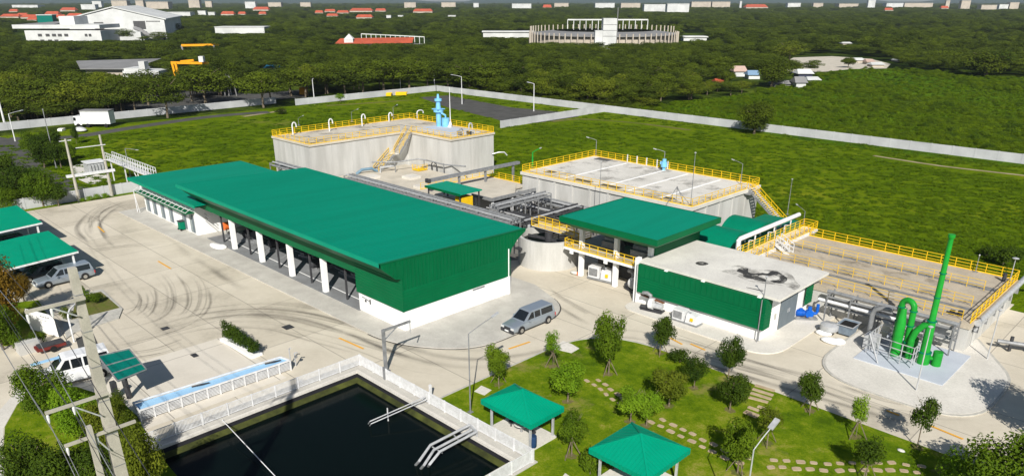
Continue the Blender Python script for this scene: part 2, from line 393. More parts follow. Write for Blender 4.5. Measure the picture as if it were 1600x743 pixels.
PU0, PU1, PV0, PV1 = -50.4, -31.3, 12.5, 31.35          # inner rim of the pond
OU0, OU1, OV1 = -51.6, -30.0, 32.55                       # outer edge of its coping
def around(mb, x0, x1, y0, y1, z, hx0=OU0, hx1=OU1, hy0=PV0 - 1, hy1=OV1):
    mb.add([(x0, y0, z), (hx0, y0, z), (hx0, y1, z), (x0, y1, z)], [(0, 1, 2, 3)])
    mb.add([(hx1, y0, z), (x1, y0, z), (x1, y1, z), (hx1, y1, z)], [(0, 1, 2, 3)])
    mb.add([(hx0, hy1, z), (hx1, hy1, z), (hx1, y1, z), (hx0, y1, z)], [(0, 1, 2, 3)])
    mb.add([(hx0, y0, z), (hx1, y0, z), (hx1, hy0, z), (hx0, hy0, z)], [(0, 1, 2, 3)])
# far ground: dark wooded land; the site field is a sheet on top of it
mb = MB(); around(mb, -14000, 14000, -6000, 16000, -.05); struct(mb, 'ground', 'woodland_floor')
mb = MB(); around(mb, -213.6, 160, -120, 175.6, -.03); struct(mb, 'field', 'field')
# field of scrub beyond the long wall
pf = [(985, 176), (1060, 158), (1150, 150), (1215, 137), (1300, 112), (1345, 106), (1450, 112), (1600, 122), (1900, 135), (2100, 300), (1600, 262), (1300, 226)]
struct(MB().sheet([G(*p) for p in pf], -.02), 'far_meadow', 'meadow')
# yard
mb = MB(); z = .0
around(mb, -131.6, 60, -40, 58, z)
mb.sheet([(-112.0, 58), (60, 58), (60, 88), (-14.2, 88), (-14.2, 90), (-49, 90), (-49, 84), (-80, 84), (-80, 93), (-112, 93)], z)
struct(mb, 'yard_pavement', 'yard')
# paler slabs
struct(MB().sheet([(-66, 9), (-54, 9), (-54, 26.6), (-57, 26.6), (-66, 26.4)], .004), 'parking_pavement', 'yard_pale')
pad = rounded([(-23.0, 59.4), (-9.8, 59.4), (-9.8, 70), (-14.3, 77), (-23.0, 77)], [5.5, 5, 2, 0, 0], 8)
struct(MB().prism(pad, -.02, .12), 'raised_pavement', 'slab_light')
pk = rounded([(-23.2, 59.2), (-9.6, 59.2), (-9.6, 70.2), (-14.2, 77.3), (-23.2, 77.3)], [5.6, 5.1, 2, 0, 0], 8)
struct(MB().prism(pk, -.03, .10), 'pavement_kerb', 'kerb')
# the curved slab by the gable and the hall apron
ap = rounded([(-121.0, 35.9), (-53.0, 36.9), (-46.4, 41.5), (-46.4, 55.0), (-54.2, 58), (-121, 58)], [0, 3.6, 3.6, 4, 0, 0], 8)
struct(MB().prism(ap, -.02, .10), 'hall_apron', 'apron')
ap2 = rounded([(-43.4, 59.5), (-26.2, 59.3), (-26.2, 74), (-43.4, 74)], [1.6, 3.2, 1, 0], 8)
struct(MB().prism(ap2, -.02, .11), 'annex_apron', 'slab_light')
gl = [Vector((p[0], p[1], 0)) for p in ap if p[0] > -120.9 and p[1] < 57.5]; gm = MB()
for a, b in zip(gl, gl[1:]):
    d = b - a
    if d.length < .01: continue
    d.normalize(); nrm = Vector((d.y, -d.x, 0)); gm.add([a + nrm * .02, a + nrm * .16, b + nrm * .16, b + nrm * .02], [(0, 1, 2, 3)])
gm.v = [(x, y, .012) for x, y, _ in gm.v]; struct(gm, 'gutter_line', 'asphalt')
# lawn of the park and its kerb
lw = [(-41.75, OV1 + .02), (-41.75, 46.2)] + [tuple(p) for p in rounded([(-41.75, 46.2), (-41.75, 53.85), (-34, 53.85)], [0, 7.5, 0], 10)][1:] + [(60, 53.85), (60, -30), (OU1 + .02, -30), (OU1 + .02, OV1 + .02)]
struct(MB().prism(lw, -.02, .06), 'park_lawn', 'lawn')
kb = MB()
edge = [Vector((p[0], p[1], 0)) for p in lw[:-4]]
for a, b in zip(edge, edge[1:]):
    d = (b - a)
    if d.length < .01: continue
    d.normalize(); nrm = Vector((-d.y, d.x, 0)); 
    kb.add([a, b, b + nrm * .16, a + nrm * .16, a + Vector((0, 0, .11)), b + Vector((0, 0, .11)), b + nrm * .16 + Vector((0, 0, .11)), a + nrm * .16 + Vector((0, 0, .11))],
           [(4, 5, 6, 7), (0, 1, 5, 4), (2, 3, 7, 6), (1, 2, 6, 5), (3, 0, 4, 7)])
struct(kb, 'lawn_kerb', 'kerb')
struct(MB().prism([G(*p) for p in [(862, 545), (880, 533), (893, 538), (905, 545), (893, 552), (880, 549)]], .0, .09), 'lawn_step', 'slab_light')
struct(MB().prism([G(*p) for p in [(741, 612), (752, 603), (768, 610), (757, 618)]], .0, .09), 'lawn_paving', 'slab_light')
# lawn at the lower left and the small planted islands
isl = [(60, 607), (28, 632), (8, 668), (6, 705), (18, 760), (40, 900), (380, 900), (290, 760), (240, 700), (214, 650), (190, 628), (120, 605)]
struct(MB().prism([G(*p) for p in isl], -.02, .10), 'corner_lawn', 'lawn')
i2 = [G(*p) for p in [(118, 462), (160, 453), (192, 483), (186, 498), (150, 510), (118, 520), (104, 530), (96, 500)]]
struct(MB().prism(i2, -.02, .12), 'island_kerb', 'kerb')
i3 = [G(*p) for p in [(120, 465), (158, 457), (187, 482), (140, 494), (112, 500)]]
struct(MB().prism(i3, .0, .15), 'planted_island', 'patchy')
i4 = [G(*p) for p in [(-40, 545), (10, 540), (40, 533), (84, 518), (88, 512), (60, 470), (-40, 480)]]
struct(MB().prism(i4, -.02, .12), 'shrub_bed', 'lawn')
struct(MB().sheet([(-133.0, 15), (-131.6, 15), (-131.6, 44.6), (-133.0, 44.6)], .02), 'verge', 'lawn')
# outer pavement along the corner lawn, seen at the lower left
struct(MB().sheet([G(*p) for p in [(60, 600), (36, 600), (-10, 650), (-30, 760), (14, 760), (4, 705), (6, 668), (26, 632)]], .012), 'footpath', 'slab_light')
# roads outside
def ribbon(pts, wd, z, name, m):
    L_ = smooth_line([(p[0], p[1], 0) for p in pts], 3); mb = MB()
    for i in range(len(L_) - 1):
        a, b = L_[i], L_[i + 1]
        d0 = (L_[min(i + 1, len(L_) - 1)] - L_[max(i - 1, 0)]).normalized(); d1 = (L_[min(i + 2, len(L_) - 1)] - L_[i]).normalized()
        n0 = Vector((-d0.y, d0.x, 0)) * wd / 2; n1 = Vector((-d1.y, d1.x, 0)) * wd / 2
        mb.add([a + n0, a - n0, b - n1, b + n1], [(0, 1, 2, 3)]); 
    for i, p in enumerate(mb.v): mb.v[i] = (p[0], p[1], z)
    return mb
struct(ribbon([G(*p) for p in [(-60, 212), (0, 222), (22, 243), (45, 268), (92, 292), (128, 306)]], 6.5, -.01, '', ''), 'outer_road', 'asphalt')
struct(ribbon([G(*p) for p in [(10, 217), (110, 214), (215, 198), (330, 182), (420, 175)]], 4.6, -.006, '', ''), 'service_road', 'asphalt')
struct(MB().sheet([G(*p) for p in [(655, 152), (700, 149), (800, 168), (880, 175), (905, 182), (855, 190), (800, 196), (775, 186), (700, 168)]], -.008), 'asphalt_lot', 'asphalt')
struct(MB().sheet([G(*p) for p in [(205, 152), (300, 140), (400, 147), (470, 140), (480, 152), (395, 158), (240, 176), (150, 184)]], -.012), 'street', 'asphalt')
struct(MB().sheet([G(*p) for p in [(110, 262), (122, 255), (152, 262), (176, 282), (140, 288), (118, 278)]], -.008), 'transformer_pavement', 'slab_light')
for nm_, pts in (('dirt_track', [(1365, 243), (1410, 250), (1470, 259), (1530, 266), (1610, 275)]), ('dirt_path', [(862, 190), (905, 186), (960, 189), (1010, 194), (1078, 203)]),
                 ('bare_strip', [(510, 165), (560, 162), (600, 159), (650, 156)]), ('worn_track', [(380, 182), (420, 176), (445, 172)])):
    mbx = ribbon([G(*p) for p in pts], 1.6 if nm_ != 'dirt_track' else 1.0, -.012, '', '')
    struct(mbx, nm_, 'patchy' if nm_ in ('bare_strip', 'dirt_path') else 'dirt')
sand = [G(*p) for p in [(1210, 104), (1240, 90), (1300, 88), (1360, 92), (1392, 100), (1385, 107), (1330, 108), (1290, 112), (1230, 114)]]
struct(MB().sheet(sand, .0), 'sandy_clearing', 'slab_beige')

# ---- tyre marks: dark rubber left in soft-edged bands
tm, n, l, b = nodes('tyre_rubber'); M['tyre_rubber'] = tm
uvn = n.new('ShaderNodeUVMap'); sp = n.new('ShaderNodeSeparateXYZ'); l.new(uvn.outputs[0], sp.inputs[0])
bell = n.new('ShaderNodeMath'); bell.operation = 'PINGPONG'; bell.inputs[1].default_value = .5; l.new(sp.outputs['X'], bell.inputs[0])
g = n.new('ShaderNodeNewGeometry'); t = n.new('ShaderNodeTexNoise'); t.inputs['Scale'].default_value = .16; t.inputs['Detail'].default_value = 5; l.new(g.outputs['Position'], t.inputs['Vector'])
cr = n.new('ShaderNodeMapRange'); cr.inputs[1].default_value = .28; cr.inputs[2].default_value = .62; l.new(t.outputs['Fac'], cr.inputs[0])
ends = n.new('ShaderNodeMath'); ends.operation = 'PINGPONG'; ends.inputs[1].default_value = .5; l.new(sp.outputs['Y'], ends.inputs[0])
e2 = n.new('ShaderNodeMath'); e2.operation = 'MULTIPLY'; e2.inputs[1].default_value = 4; e2.use_clamp = True; l.new(ends.outputs[0], e2.inputs[0])
q1 = n.new('ShaderNodeMath'); q1.operation = 'MULTIPLY'; l.new(bell.outputs[0], q1.inputs[0]); l.new(cr.outputs[0], q1.inputs[1])
q2 = n.new('ShaderNodeMath'); q2.operation = 'MULTIPLY'; l.new(q1.outputs[0], q2.inputs[0]); l.new(e2.outputs[0], q2.inputs[1])
am = n.new('ShaderNodeAttribute'); am.attribute_name = 'amount'; q3 = n.new('ShaderNodeMath'); q3.operation = 'MULTIPLY'; q3.use_clamp = True; l.new(q2.outputs[0], q3.inputs[0]); l.new(am.outputs['Fac'], q3.inputs[1])
tb = n.new('ShaderNodeBsdfTransparent'); ms = n.new('ShaderNodeMixShader'); b.inputs['Base Color'].default_value = (.06, .055, .05, 1); b.inputs['Roughness'].default_value = .8
l.new(q3.outputs[0], ms.inputs[0]); l.new(tb.outputs[0], ms.inputs[1]); l.new(b.outputs[0], ms.inputs[2]); l.new(ms.outputs[0], n['Material Output'].inputs[0])
marks = []
def mark(px, wd, k=1, gap=.9):
    for j in range(k): marks.append((px, wd, (j - (k - 1) / 2) * gap))
mark([(225, 306), (190, 316), (160, 330), (140, 352), (150, 372), (170, 392)], .9, 3, 1.3)
mark([(215, 312), (175, 322), (152, 340), (160, 366)], .5, 2, 1.0)
mark([(262, 425), (282, 448), (284, 478), (262, 500), (215, 515), (150, 527)], .45, 6, 1.0)
mark([(222, 450), (228, 468), (220, 485), (198, 497)], .3, 3, .7)
mark([(150, 540), (230, 512), (310, 490), (400, 481), (480, 489), (560, 512), (640, 542), (720, 560), (800, 556), (870, 543), (940, 527)], 1.1, 3, 1.7)
mark([(150, 545), (240, 520), (330, 500), (430, 500), (520, 520), (590, 540), (670, 566), (740, 570)], .45, 4, 1.2)
mark([(870, 540), (960, 527), (1040, 538), (1120, 562), (1220, 592), (1320, 622), (1400, 645), (1480, 655), (1600, 650)], 1.0, 3, 1.6)
mark([(1040, 530), (1150, 566), (1280, 600), (1380, 636), (1500, 648)], .5, 3, 1.1)
mark([(835, 440), (860, 462), (910, 492), (960, 516)], .9, 2, 1.6)
mark([(150, 560), (200, 556), (250, 548), (300, 530)], .35, 3, .9)
mark([(240, 360), (330, 420), (420, 480)], 1.4, 1)
mark([(100, 385), (140, 392), (200, 385), (300, 378)], .5, 2, 1.1)
mesh_v, mesh_f, uvs, amt, cuts = [], [], [], [], []
marks = [(px, wd * f_, o_ + rnd.uniform(-.35, .35)) for px, wd, o_ in marks for f_ in ((1.0, .55) if wd > .4 else (1.0, .7))]
for px, wd, o_ in marks:
    jit = rnd.uniform(-.12, .12)
    L_ = smooth_line([(*G(*p), 0) for p in px], .8); i0 = int(len(L_) * rnd.uniform(0, .3)); i1 = int(len(L_) * rnd.uniform(.7, 1)); L_ = L_[i0:max(i1, i0 + 3)]; N_ = len(L_); cuts.append(N_); k0 = len(mesh_v); a_mt = rnd.uniform(.25, .8); ph = rnd.uniform(0, 6)
    for i, p in enumerate(L_):
        d = (L_[min(i + 1, N_ - 1)] - L_[max(i - 1, 0)]).normalized(); nn = Vector((-d.y, d.x, 0)); c_ = p + nn * (o_ + jit + .22 * math.sin(i * .11 + ph) + .08 * math.sin(i * .37 + ph))
        mesh_v += [tuple(c_ - nn * wd / 2), tuple(c_ + nn * wd / 2)]
    for i in range(N_ - 1):
        mesh_f.append((k0 + 2 * i, k0 + 2 * i + 1, k0 + 2 * i + 3, k0 + 2 * i + 2)); amt.append(a_mt)
        uvs += [(0, i / N_), (1, i / N_), (1, (i + 1) / N_), (0, (i + 1) / N_)]
# each strip lies 0.4 mm above the one before, so that none share a plane
me = bpy.data.meshes.new('tyre_marks')
zz = {}
k0 = 0; vv = []
for idx, (px, wd, o_) in enumerate(marks):
    N_ = cuts[idx]
    vv += [(x, y, .016 + idx * .0003) for (x, y, _) in mesh_v[k0:k0 + 2 * N_]]; k0 += 2 * N_
me.from_pydata(vv, [], mesh_f); uvl = me.uv_layers.new(name='UVMap')
for i, c_ in enumerate(uvs): uvl.data[i].uv = c_
aa = me.attributes.new('amount', 'FLOAT', 'FACE'); aa.data.foreach_set('value', amt); me.materials.append(tm); ob = bpy.data.objects.new('tyre_marks', me); C.objects.link(ob); tag(ob, kind='structure')
# ---- yellow lane dashes
mb = MB()
for (a, b_) in (((530, 528), (568, 545)), ((247, 408), (267, 420)), ((153, 354), (163, 363)), ((795, 545), (828, 534)), ((825, 447), (852, 465)),
                ((1047, 528), (1066, 538)), ((1079, 537), (1102, 547)), ((1444, 661), (1505, 686)), ((1385, 641), (1405, 649))):
    p, q_ = Vector(G(*a)), Vector(G(*b_)); d = (q_ - p).normalized(); nn = Vector((-d.y, d.x)) * .11
    mb.add([(*(p - nn), 0), (*(q_ - nn), 0), (*(q_ + nn), 0), (*(p + nn), 0)], [(0, 1, 2, 3)])
mb.v = [(x, y, .052) for x, y, _ in mb.v]
struct(mb, 'lane_marking', 'yellow_line')
mb = MB()
for (a, wv, wu) in (((450, 511), .45, .5), ((258, 513), .35, .35), ((304, 555), .25, .4), ((1432, 611), .4, .4)):
    u, v = G(*a); mb.box(u - wu, u + wu, v - wv, v + wv, .03, .056)
struct(mb, 'drain_cover', 'dark_steel')

# ---- pond: coping, black liner, algae edge, water
def ring(mb, a, b, za, zb):
    (x0, x1, y0, y1), (X0, X1, Y0, Y1) = a, b
    P0 = [(x0, y0, za), (x1, y0, za), (x1, y1, za), (x0, y1, za)]; P1 = [(X0, Y0, zb), (X1, Y0, zb), (X1, Y1, zb), (X0, Y1, zb)]
    for i in range(4):
        j = (i + 1) % 4; mb.add([P0[i], P0[j], P1[j], P1[i]], [(0, 1, 2, 3)])
mb = MB()
o4 = (OU0, OU1, PV0 - 1, OV1)
ring(mb, o4, o4, -.06, .12); ring(mb, o4, (PU0 - .25, PU1 + .25, PV0, PV1 + .25), .12, .12)
struct(mb, 'pond_coping', 'apron')
mb = MB(); ring(mb, (PU0 - .25, PU1 + .25, PV0, PV1 + .25), (PU0 - .25, PU1 + .25, PV0, PV1 + .25), .12, .2)
ring(mb, (PU0 - .25, PU1 + .25, PV0, PV1 + .25), (PU0, PU1, PV0, PV1), .2, .2)
ring(mb, (PU0, PU1, PV0, PV1), (PU0, PU1, PV0, PV1), .2, 0.0); struct(mb, 'pond_rim', 'slab_light')
mb = MB(); ring(mb, (PU0, PU1, PV0, PV1), (PU0 + .1, PU1 - .1, PV0 + .1, PV1 - .1), 0, -.3); struct(mb, 'pond_lining', 'black_liner')
mb = MB(); ring(mb, (PU0 + .1, PU1 - .1, PV0 + .1, PV1 - .1), (PU0 + .6, PU1 - .6, PV0 + .6, PV1 - .6), -.3, -.95); struct(mb, 'pond_bank', 'algae')
wm, n, l, b = nodes('pond_water'); M['pond_water'] = wm
b.inputs['Base Color'].default_value = (.002, .005, .0045, 1); b.inputs['Roughness'].default_value = .12; b.inputs['IOR'].default_value = 1.33; b.inputs['Specular IOR Level'].default_value = .12
t = n.new('ShaderNodeTexNoise'); t.inputs['Scale'].default_value = 2.5; t.inputs['Detail'].default_value = 4; g = n.new('ShaderNodeNewGeometry'); l.new(g.outputs['Position'], t.inputs['Vector'])
bp = n.new('ShaderNodeBump'); bp.inputs['Strength'].default_value = .1; bp.inputs['Distance'].default_value = .02; l.new(t.outputs['Fac'], bp.inputs['Height']); l.new(bp.outputs[0], b.inputs['Normal'])
struct(MB().sheet([(PU0 + .2, PV0 + .2), (PU1 - .2, PV0 + .2), (PU1 - .2, PV1 - .2), (PU0 + .2, PV1 - .2)], -.66), 'pond_water', 'pond_water')

# ---- hills on the horizon
hm = mat('hill_wood', (.03, .06, .03), (.02, .045, .025), sc=.002, rough=1, fine=0); M['hill'] = hm
mb = MB(); nseg = 90
prev = None
for i in range(nseg + 1):
    a = R(45 - 52 + 104 * i / nseg)               # from +Y, counter-clockwise
    h = 70 + 45 * math.sin(i * .23) + 28 * math.sin(i * .71 + 1) + 12 * math.sin(i * 1.9)
    row = []
    for (rr, hh) in ((8600, -1), (9300, h * .55), (10200, h), (11500, h * .7), (12600, -1)):
        row.append((-math.sin(a) * rr, math.cos(a) * rr, max(hh, -1)))
    k = len(mb.v); mb.v += row
    if prev is not None:
        for j in range(4): mb.f.append((prev + j, prev + j + 1, k + j + 1, k + j)); mb.m.append(0)
    prev = k
struct(mb, 'hills', 'hill')

# ============================================================ THE BUILDINGS
def ribs_h(mb, axis, c, a0, a1, z0, z1, pitch=.32, d=.07, sgn=1, m=0):
    """horizontally ribbed cladding: a stepped profile swept along the wall; axis 'u' faces +-v, axis 'v' faces +-u"""
    prof = [(c - sgn * .02, z1), (c - sgn * .02, z0)]; z = z0
    while z < z1 - .01:
        zt = min(z + pitch, z1)
        prof += [(c + sgn * d, z), (c + sgn * d * .9, zt - .1 if zt - .1 > z else z), (c + sgn * .02, zt - .015 if zt - .015 > z else zt), (c + sgn * .02, zt)]
        z = zt
    (mb.ext_u if axis == 'u' else mb.ext_v)(prof, a0, a1, m)
def ribs_v(mb, axis, c, a0, a1, z0, z1f, pitch=.45, d=.06, sgn=1, m=0):
    """vertical ribs standing on a flat sheet; z1f gives the top height at a place along the wall"""
    n = int((a1 - a0) / pitch)
    for i in range(n + 1):
        a = a0 + (a1 - a0) * i / n; zt = z1f(a)
        lo, hi = sorted((c, c + sgn * d))
        if axis == 'u': mb.box(a - .05, a + .05, lo, hi, z0, zt, m)
        else: mb.box(lo, hi, a - .05, a + .05, z0, zt, m)

# ---------------- main process hall
GU, HV0, HV1 = -54.42, 39.7, 54.0
hall = thing('process_hall', 'long open-sided process hall with a wide flat green roof and white base walls', 'industrial hall', (-77, 46.8, 0))
zr = lambda v: 7.45 - .55 * (v - 37.5) / 19.0
mb = MB()
roofp = [(37.45, 7.47), (56.5, 6.93), (56.5, 6.73), (37.45, 7.17)]
mb.ext_u(roofp, -100.1, GU - .25); roof = mb.build('roof', 'roof_green', hall)
mb = MB()
for i in range(90):                                   # standing seams
    u = -100 + i * .5
    mb.add([(u, 37.5, 7.475), (u + .03, 37.5, 7.475), (u + .03, 56.4, 6.937), (u, 56.4, 6.937), (u, 37.5, 7.495), (u + .03, 37.5, 7.495), (u + .03, 56.4, 6.957), (u, 56.4, 6.957)],
           [(4, 5, 6, 7), (0, 1, 5, 4), (1, 2, 6, 5), (2, 3, 7, 6), (3, 0, 4, 7)])
mb.build('seam', 'roof_green', roof)
MB().ext_u([(37.3, 7.5), (37.45, 7.5), (37.45, 7.1), (37.3, 7.1)], -100.2, GU + .0).build('fascia', 'canopy_green', hall)
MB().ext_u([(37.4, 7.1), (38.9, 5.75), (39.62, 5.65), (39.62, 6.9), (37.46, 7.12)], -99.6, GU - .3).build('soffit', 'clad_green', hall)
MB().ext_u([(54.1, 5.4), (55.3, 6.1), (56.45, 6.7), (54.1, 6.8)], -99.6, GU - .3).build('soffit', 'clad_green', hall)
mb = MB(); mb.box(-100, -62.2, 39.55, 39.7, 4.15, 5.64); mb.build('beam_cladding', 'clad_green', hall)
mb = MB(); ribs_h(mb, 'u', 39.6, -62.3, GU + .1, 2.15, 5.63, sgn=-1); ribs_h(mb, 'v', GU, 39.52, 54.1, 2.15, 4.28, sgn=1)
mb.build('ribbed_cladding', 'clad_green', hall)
mb = MB()
mb.ext_v([(GU - .25, 4.28), (GU + .03, 4.28), (GU + .03, 4.34), (GU - .25, 4.34)], 39.55, 54.05)
gp = [(37.3, 7.5), (56.55, 6.95), (56.5, 6.7), (55.3, 6.05), (54.4, 5.2), (54.05, 4.3), (39.6, 4.3), (39.6, 5.5), (38.9, 5.65), (37.3, 7.08)]
mb.ext_u(gp, GU - .24, GU + .01)
ribs_v(mb, 'v', GU + .01, 39.9, 53.9, 4.36, lambda v: 7.42 - .55 * (v - 37.5) / 19.0)
ribs_v(mb, 'v', GU + .01, 37.7, 39.5, 7.0, lambda v: 7.42 - .55 * (v - 37.5) / 19.0)
for v, z0 in ((38.15, 6.5), (38.6, 6.1), (39.05, 5.8), (54.5, 5.5), (55.0, 5.95), (55.5, 6.3), (56.0, 6.6)):
    mb.box(GU + .01, GU + .06, v - .05, v + .05, z0, zr(v) - .05)
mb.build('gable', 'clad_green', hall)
mb = MB(); mb.box(GU - .27, GU + .07, 37.28, 56.6, 0, .06)
mb.v = [(x, y, z + (7.5 - .55 * (y - 37.3) / 19.2)) for x, y, z in mb.v]; mb.build('gable_trim', 'clad_green', hall)
mb = MB(); mb.box(-61.95, GU, HV0, HV0 + .25, .05, 2.3); mb.box(GU - .25, GU, HV0 + .25, HV1, .05, 2.3)
mb.box(-100, GU, HV1 - .2, HV1, .05, 5.4); mb.box(-62.2, -61.95, HV0 + .02, HV1, .05, 5.6); mb.box(GU, GU + .06, 53.55, 54.1, .05, 2.2)
hw = mb.build('wall', 'white', hall)
# fittings on the white walls
mb = MB(); mb.box(GU, GU + .03, 48.6, 50.3, 1.86, 2.02); mb.build('louvre', 'grey_steel', hall)
mb = MB(); mb.tube([(-61.5, 39.64, 1.75), (-60.6, 39.64, 1.65), (-60.1, 39.64, 1.55)], .03); mb.box(-60.15, -60.05, 39.6, 39.68, 1.3, 1.8); mb.box(-61.0, -60.8, 39.6, 39.68, 1.35, 1.55); mb.build('tap', 'dark_steel', hall)
MB().box(-98, -61.96, 39.45, 53.8, .1, .14).build('floor', mat('hall_floor', (.24, .25, .26), (.19, .195, .2), sc=.5, rough=.7), hall)
mb = MB(); mb.box(-96, -62.3, 41.15, 41.27, .14, .155); mb.box(-96, -62.3, 45.0, 45.1, .14, .155); mb.build('floor_line', 'white', hall)
cm = MB().box(-.26, .26, -.26, .26, 0, 5.7).mesh('column', 'white')
for u in (-69.1, -76.3, -83.5, -90.8):
    c = bpy.data.objects.new('column', cm); C.objects.link(c); c.parent = hall; c.location = Vector((u, 39.95, .1)) - off(hall)
sm = MB().box(-.09, .09, -.09, .09, 0, 5.5).mesh('post', 'dark_steel')
for u in (-65.4, -72.6, -79.9, -87.2, -94.6):
    for v in (40.3, 44.5):
        c = bpy.data.objects.new('post', sm); C.objects.link(c); c.parent = hall; c.location = Vector((u, v, .14)) - off(hall)
for u in (-72.6, -79.9, -87.2):
    mb = MB(); mb.tube([(u, 40.3, 1.2), (u, 41.3, 1.5), (u, 42.2, .3)], .05); mb.bar((u, 40.3, 3.6), (u, 44.5, 3.6), .1); mb.build('pipework', 'grey_steel', hall)
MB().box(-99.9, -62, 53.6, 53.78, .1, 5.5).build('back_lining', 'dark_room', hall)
mb = MB(); mb.tube([(GU + .12, 53.8, 5.3), (GU + .12, 53.8, .1)], .06); mb.build('downpipe', 'white', hall)

def pump(name='pump_unit', body='dark_steel', label='', cat='pump', loc=(0, 0, 0), rz=0, group=None, cab='white_steel', s=1.0, big=False):
    t = thing(name, label, cat, (0, 0, 0), 0, group)
    mb = MB(); mb.box(-1.1, 1.1, -.4, .4, 0, .16); mb.box(-1.0, -.6, -.3, .3, .16, .3); mb.box(.2, .8, -.3, .3, .16, .3); mb.build('base_frame', 'grey_steel', t)
    mb = MB(); mb.tube([(-1.05, 0, .62), (-.95, 0, .62), (-.2, 0, .62), (-.1, 0, .62)], [.2, .34, .34, .2], 12)
    for i in range(7): mb.tube([(-.88 + i * .1, 0, .62), (-.85 + i * .1, 0, .62)], .38, 12)
    mb.box(-.7, -.4, -.14, .14, .9, 1.12); mb.build('motor', body, t, smooth=True)
    mb = MB(); mb.tube([(-.1, 0, .6), (.3, 0, .6)], .1, 8); mb.tube([(.3, -.22, .6), (.3, .22, .6)], .42, 14); mb.tube([(.3, 0, .6), (.95, 0, .6), (1.05, 0, .75), (1.05, 0, 1.6)], .16, 10)
    mb.tube([(.3, 0, .9), (.3, 0, 1.3)], .2, 10); mb.build('volute', body, t, smooth=True)
    if cab: mb = MB(); mb.box(-.15, .15, .45, .7, .0, 1.3); mb.box(-.22, .22, .43, .75, 1.3, 1.36); mb.build('control_box', cab, t)
    place(t, loc, rz, s); return t
# machines standing inside the hall, seen through the open bays
spots = [(-65.0, 43.6, .3, 1.35), (-67.6, 47.0, 1.2, 1.5), (-71.5, 45.0, .1, 1.4), (-76.0, 43.8, 1.5, 1.3), (-80.5, 45.2, .2, 1.5), (-86.5, 44.2, 1.4, 1.35), (-92.0, 43.2, .4, 1.3)]
wh = ['beside the ribbed end wall', 'behind the second bay from the end wall', 'between the first and second white columns', 'behind the second white column',
      'between the second and third white columns', 'between the third and fourth white columns', 'in the bay next to the white wing']
for i, (u, v, a, s_) in enumerate(spots):
    pump('machine', 'dark_steel', 'dark pump set on the hall floor ' + wh[i], 'pump', (u, v, .14), a, 'pump sets inside the open hall', s=s_ * 1.15)
t = thing('hose_drum', 'orange drum hanging in the last open bay beside the white wing', 'drum', (-97.2, 42.0, .14))
MB().tube([(-97.2, 41.6, 1.5), (-97.2, 42.3, 1.5)], .55, 16).build('drum', 'orange', t, smooth=True)
mb = MB(); mb.bar((-97.2, 41.95, 0.14), (-97.2, 41.95, 1.5), .1); mb.bar((-97.7, 41.95, 0.2), (-96.7, 41.95, 0.2), .1); mb.build('stand', 'grey_steel', t)
mb = MB(); o_ = G(340, 386)
mb.blob((o_[0], o_[1], .12), (1.6, .7, .28), 12); mb.blob((o_[0] + .9, o_[1] + .3, .2), (.8, .5, .3), 10); mb.blob((o_[0] - .9, o_[1] - .1, .15), (.7, .45, .22), 10)
mb.build('plastic_sheet', 'white', label='crumpled white sheet lying on the apron by the open hall', cat='sheet', smooth=True)

# ---------------- office wing at the far end
wing = thing('office_wing', 'low white office wing with a flat green roof at the far end of the hall', 'office building', (-110, 46, 0))
mb = MB(); mb.box(-118.6, -100.1, 39.2, 39.4, .05, 4.7); mb.box(-118.6, -118.4, 39.4, 54, .05, 4.7); mb.box(-100.3, -100.1, 39.4, 54, .05, 4.9); mb.box(-118.4, -100.3, 53.8, 54, .05, 4.7)
mb.build('wall', 'white', wing)
MB().box(-120.3, -96.6, 37.9, 56.1, 5.0, 5.14).build('roof', 'roof_green', wing)
MB().box(-120.36, -96.54, 37.84, 37.9, 4.78, 5.18).build('fascia', 'canopy_green', wing)
MB().box(-119.9, -97, 38.2, 39.2, 4.72, 4.98).build('soffit', 'clad_green', wing)
MB().box(-107.3, -96.6, 56.1, 56.4, 4.8, 5.1).build('gutter', 'clad_green', wing)
mb = MB()
for u in (-117.2, -114.6, -111.6, -108.6, -104.0, -101.4):
    f = MB().box(u - .75, u + .75, 39.13, 39.2, .25, 2.95).build('window', 'light_steel', wing)
    MB().box(u - .66, u - .04, 39.10, 39.125, .35, 2.85).build('pane', mat('office_glass', (.2, .24, .25), (.3, .34, .34), sc=.6, rough=.15), f)
    MB().box(u + .04, u + .66, 39.10, 39.125, .35, 2.85).build('pane', 'door_grey', f)
cn = MB(); cn.box(-119.0, -100.2, 38.1, 39.19, 3.25, 3.33); cn.box(-119.0, -100.2, 38.04, 38.1, 3.15, 3.42); cn.build('canopy', 'clad_green', wing)
mb = MB()
for i in range(14):
    u = -118.9 + i * 1.43; mb.bar((u, 38.0, 3.45), (u, 39.15, 4.1), .05)
mb.bar((-119, 38.0, 3.45), (-100.2, 38.0, 3.45), .06); mb.bar((-119, 38.5, 3.75), (-100.2, 38.5, 3.75), .05); mb.bar((-118.9, 37.98, .1), (-118.9, 37.98, 3.4), .1); mb.bar((-117.9, 37.98, .1), (-118.9, 37.98, 2.9), .06)
mb.build('canopy_frame', 'white_steel', wing)
mb = MB(); 
for dz in (0, .5, 1.0): mb.bar((-99.9, 40.4, 2.0 + dz), (-98.2, 40.2, 1.9 + dz), .07)
mb.build('pipe_bracket', 'grey_steel', wing)
u, v = G(285, 360)
t = thing('wheeled_bin', 'dark green wheeled bin against the white office wall', 'bin', (u, v, .1))
mb = MB(); mb.prism([(u - .4, v - .35), (u + .4, v - .35), (u + .4, v + .35), (u - .4, v + .35)], .25, 1.35); mb.build('bin_body', 'vault_green', t)
mb = MB(); mb.prism([(u - .46, v - .42), (u + .46, v - .42), (u + .46, v + .42), (u - .46, v + .42)], 1.35, 1.45); mb.build('lid', 'dark_steel', t)
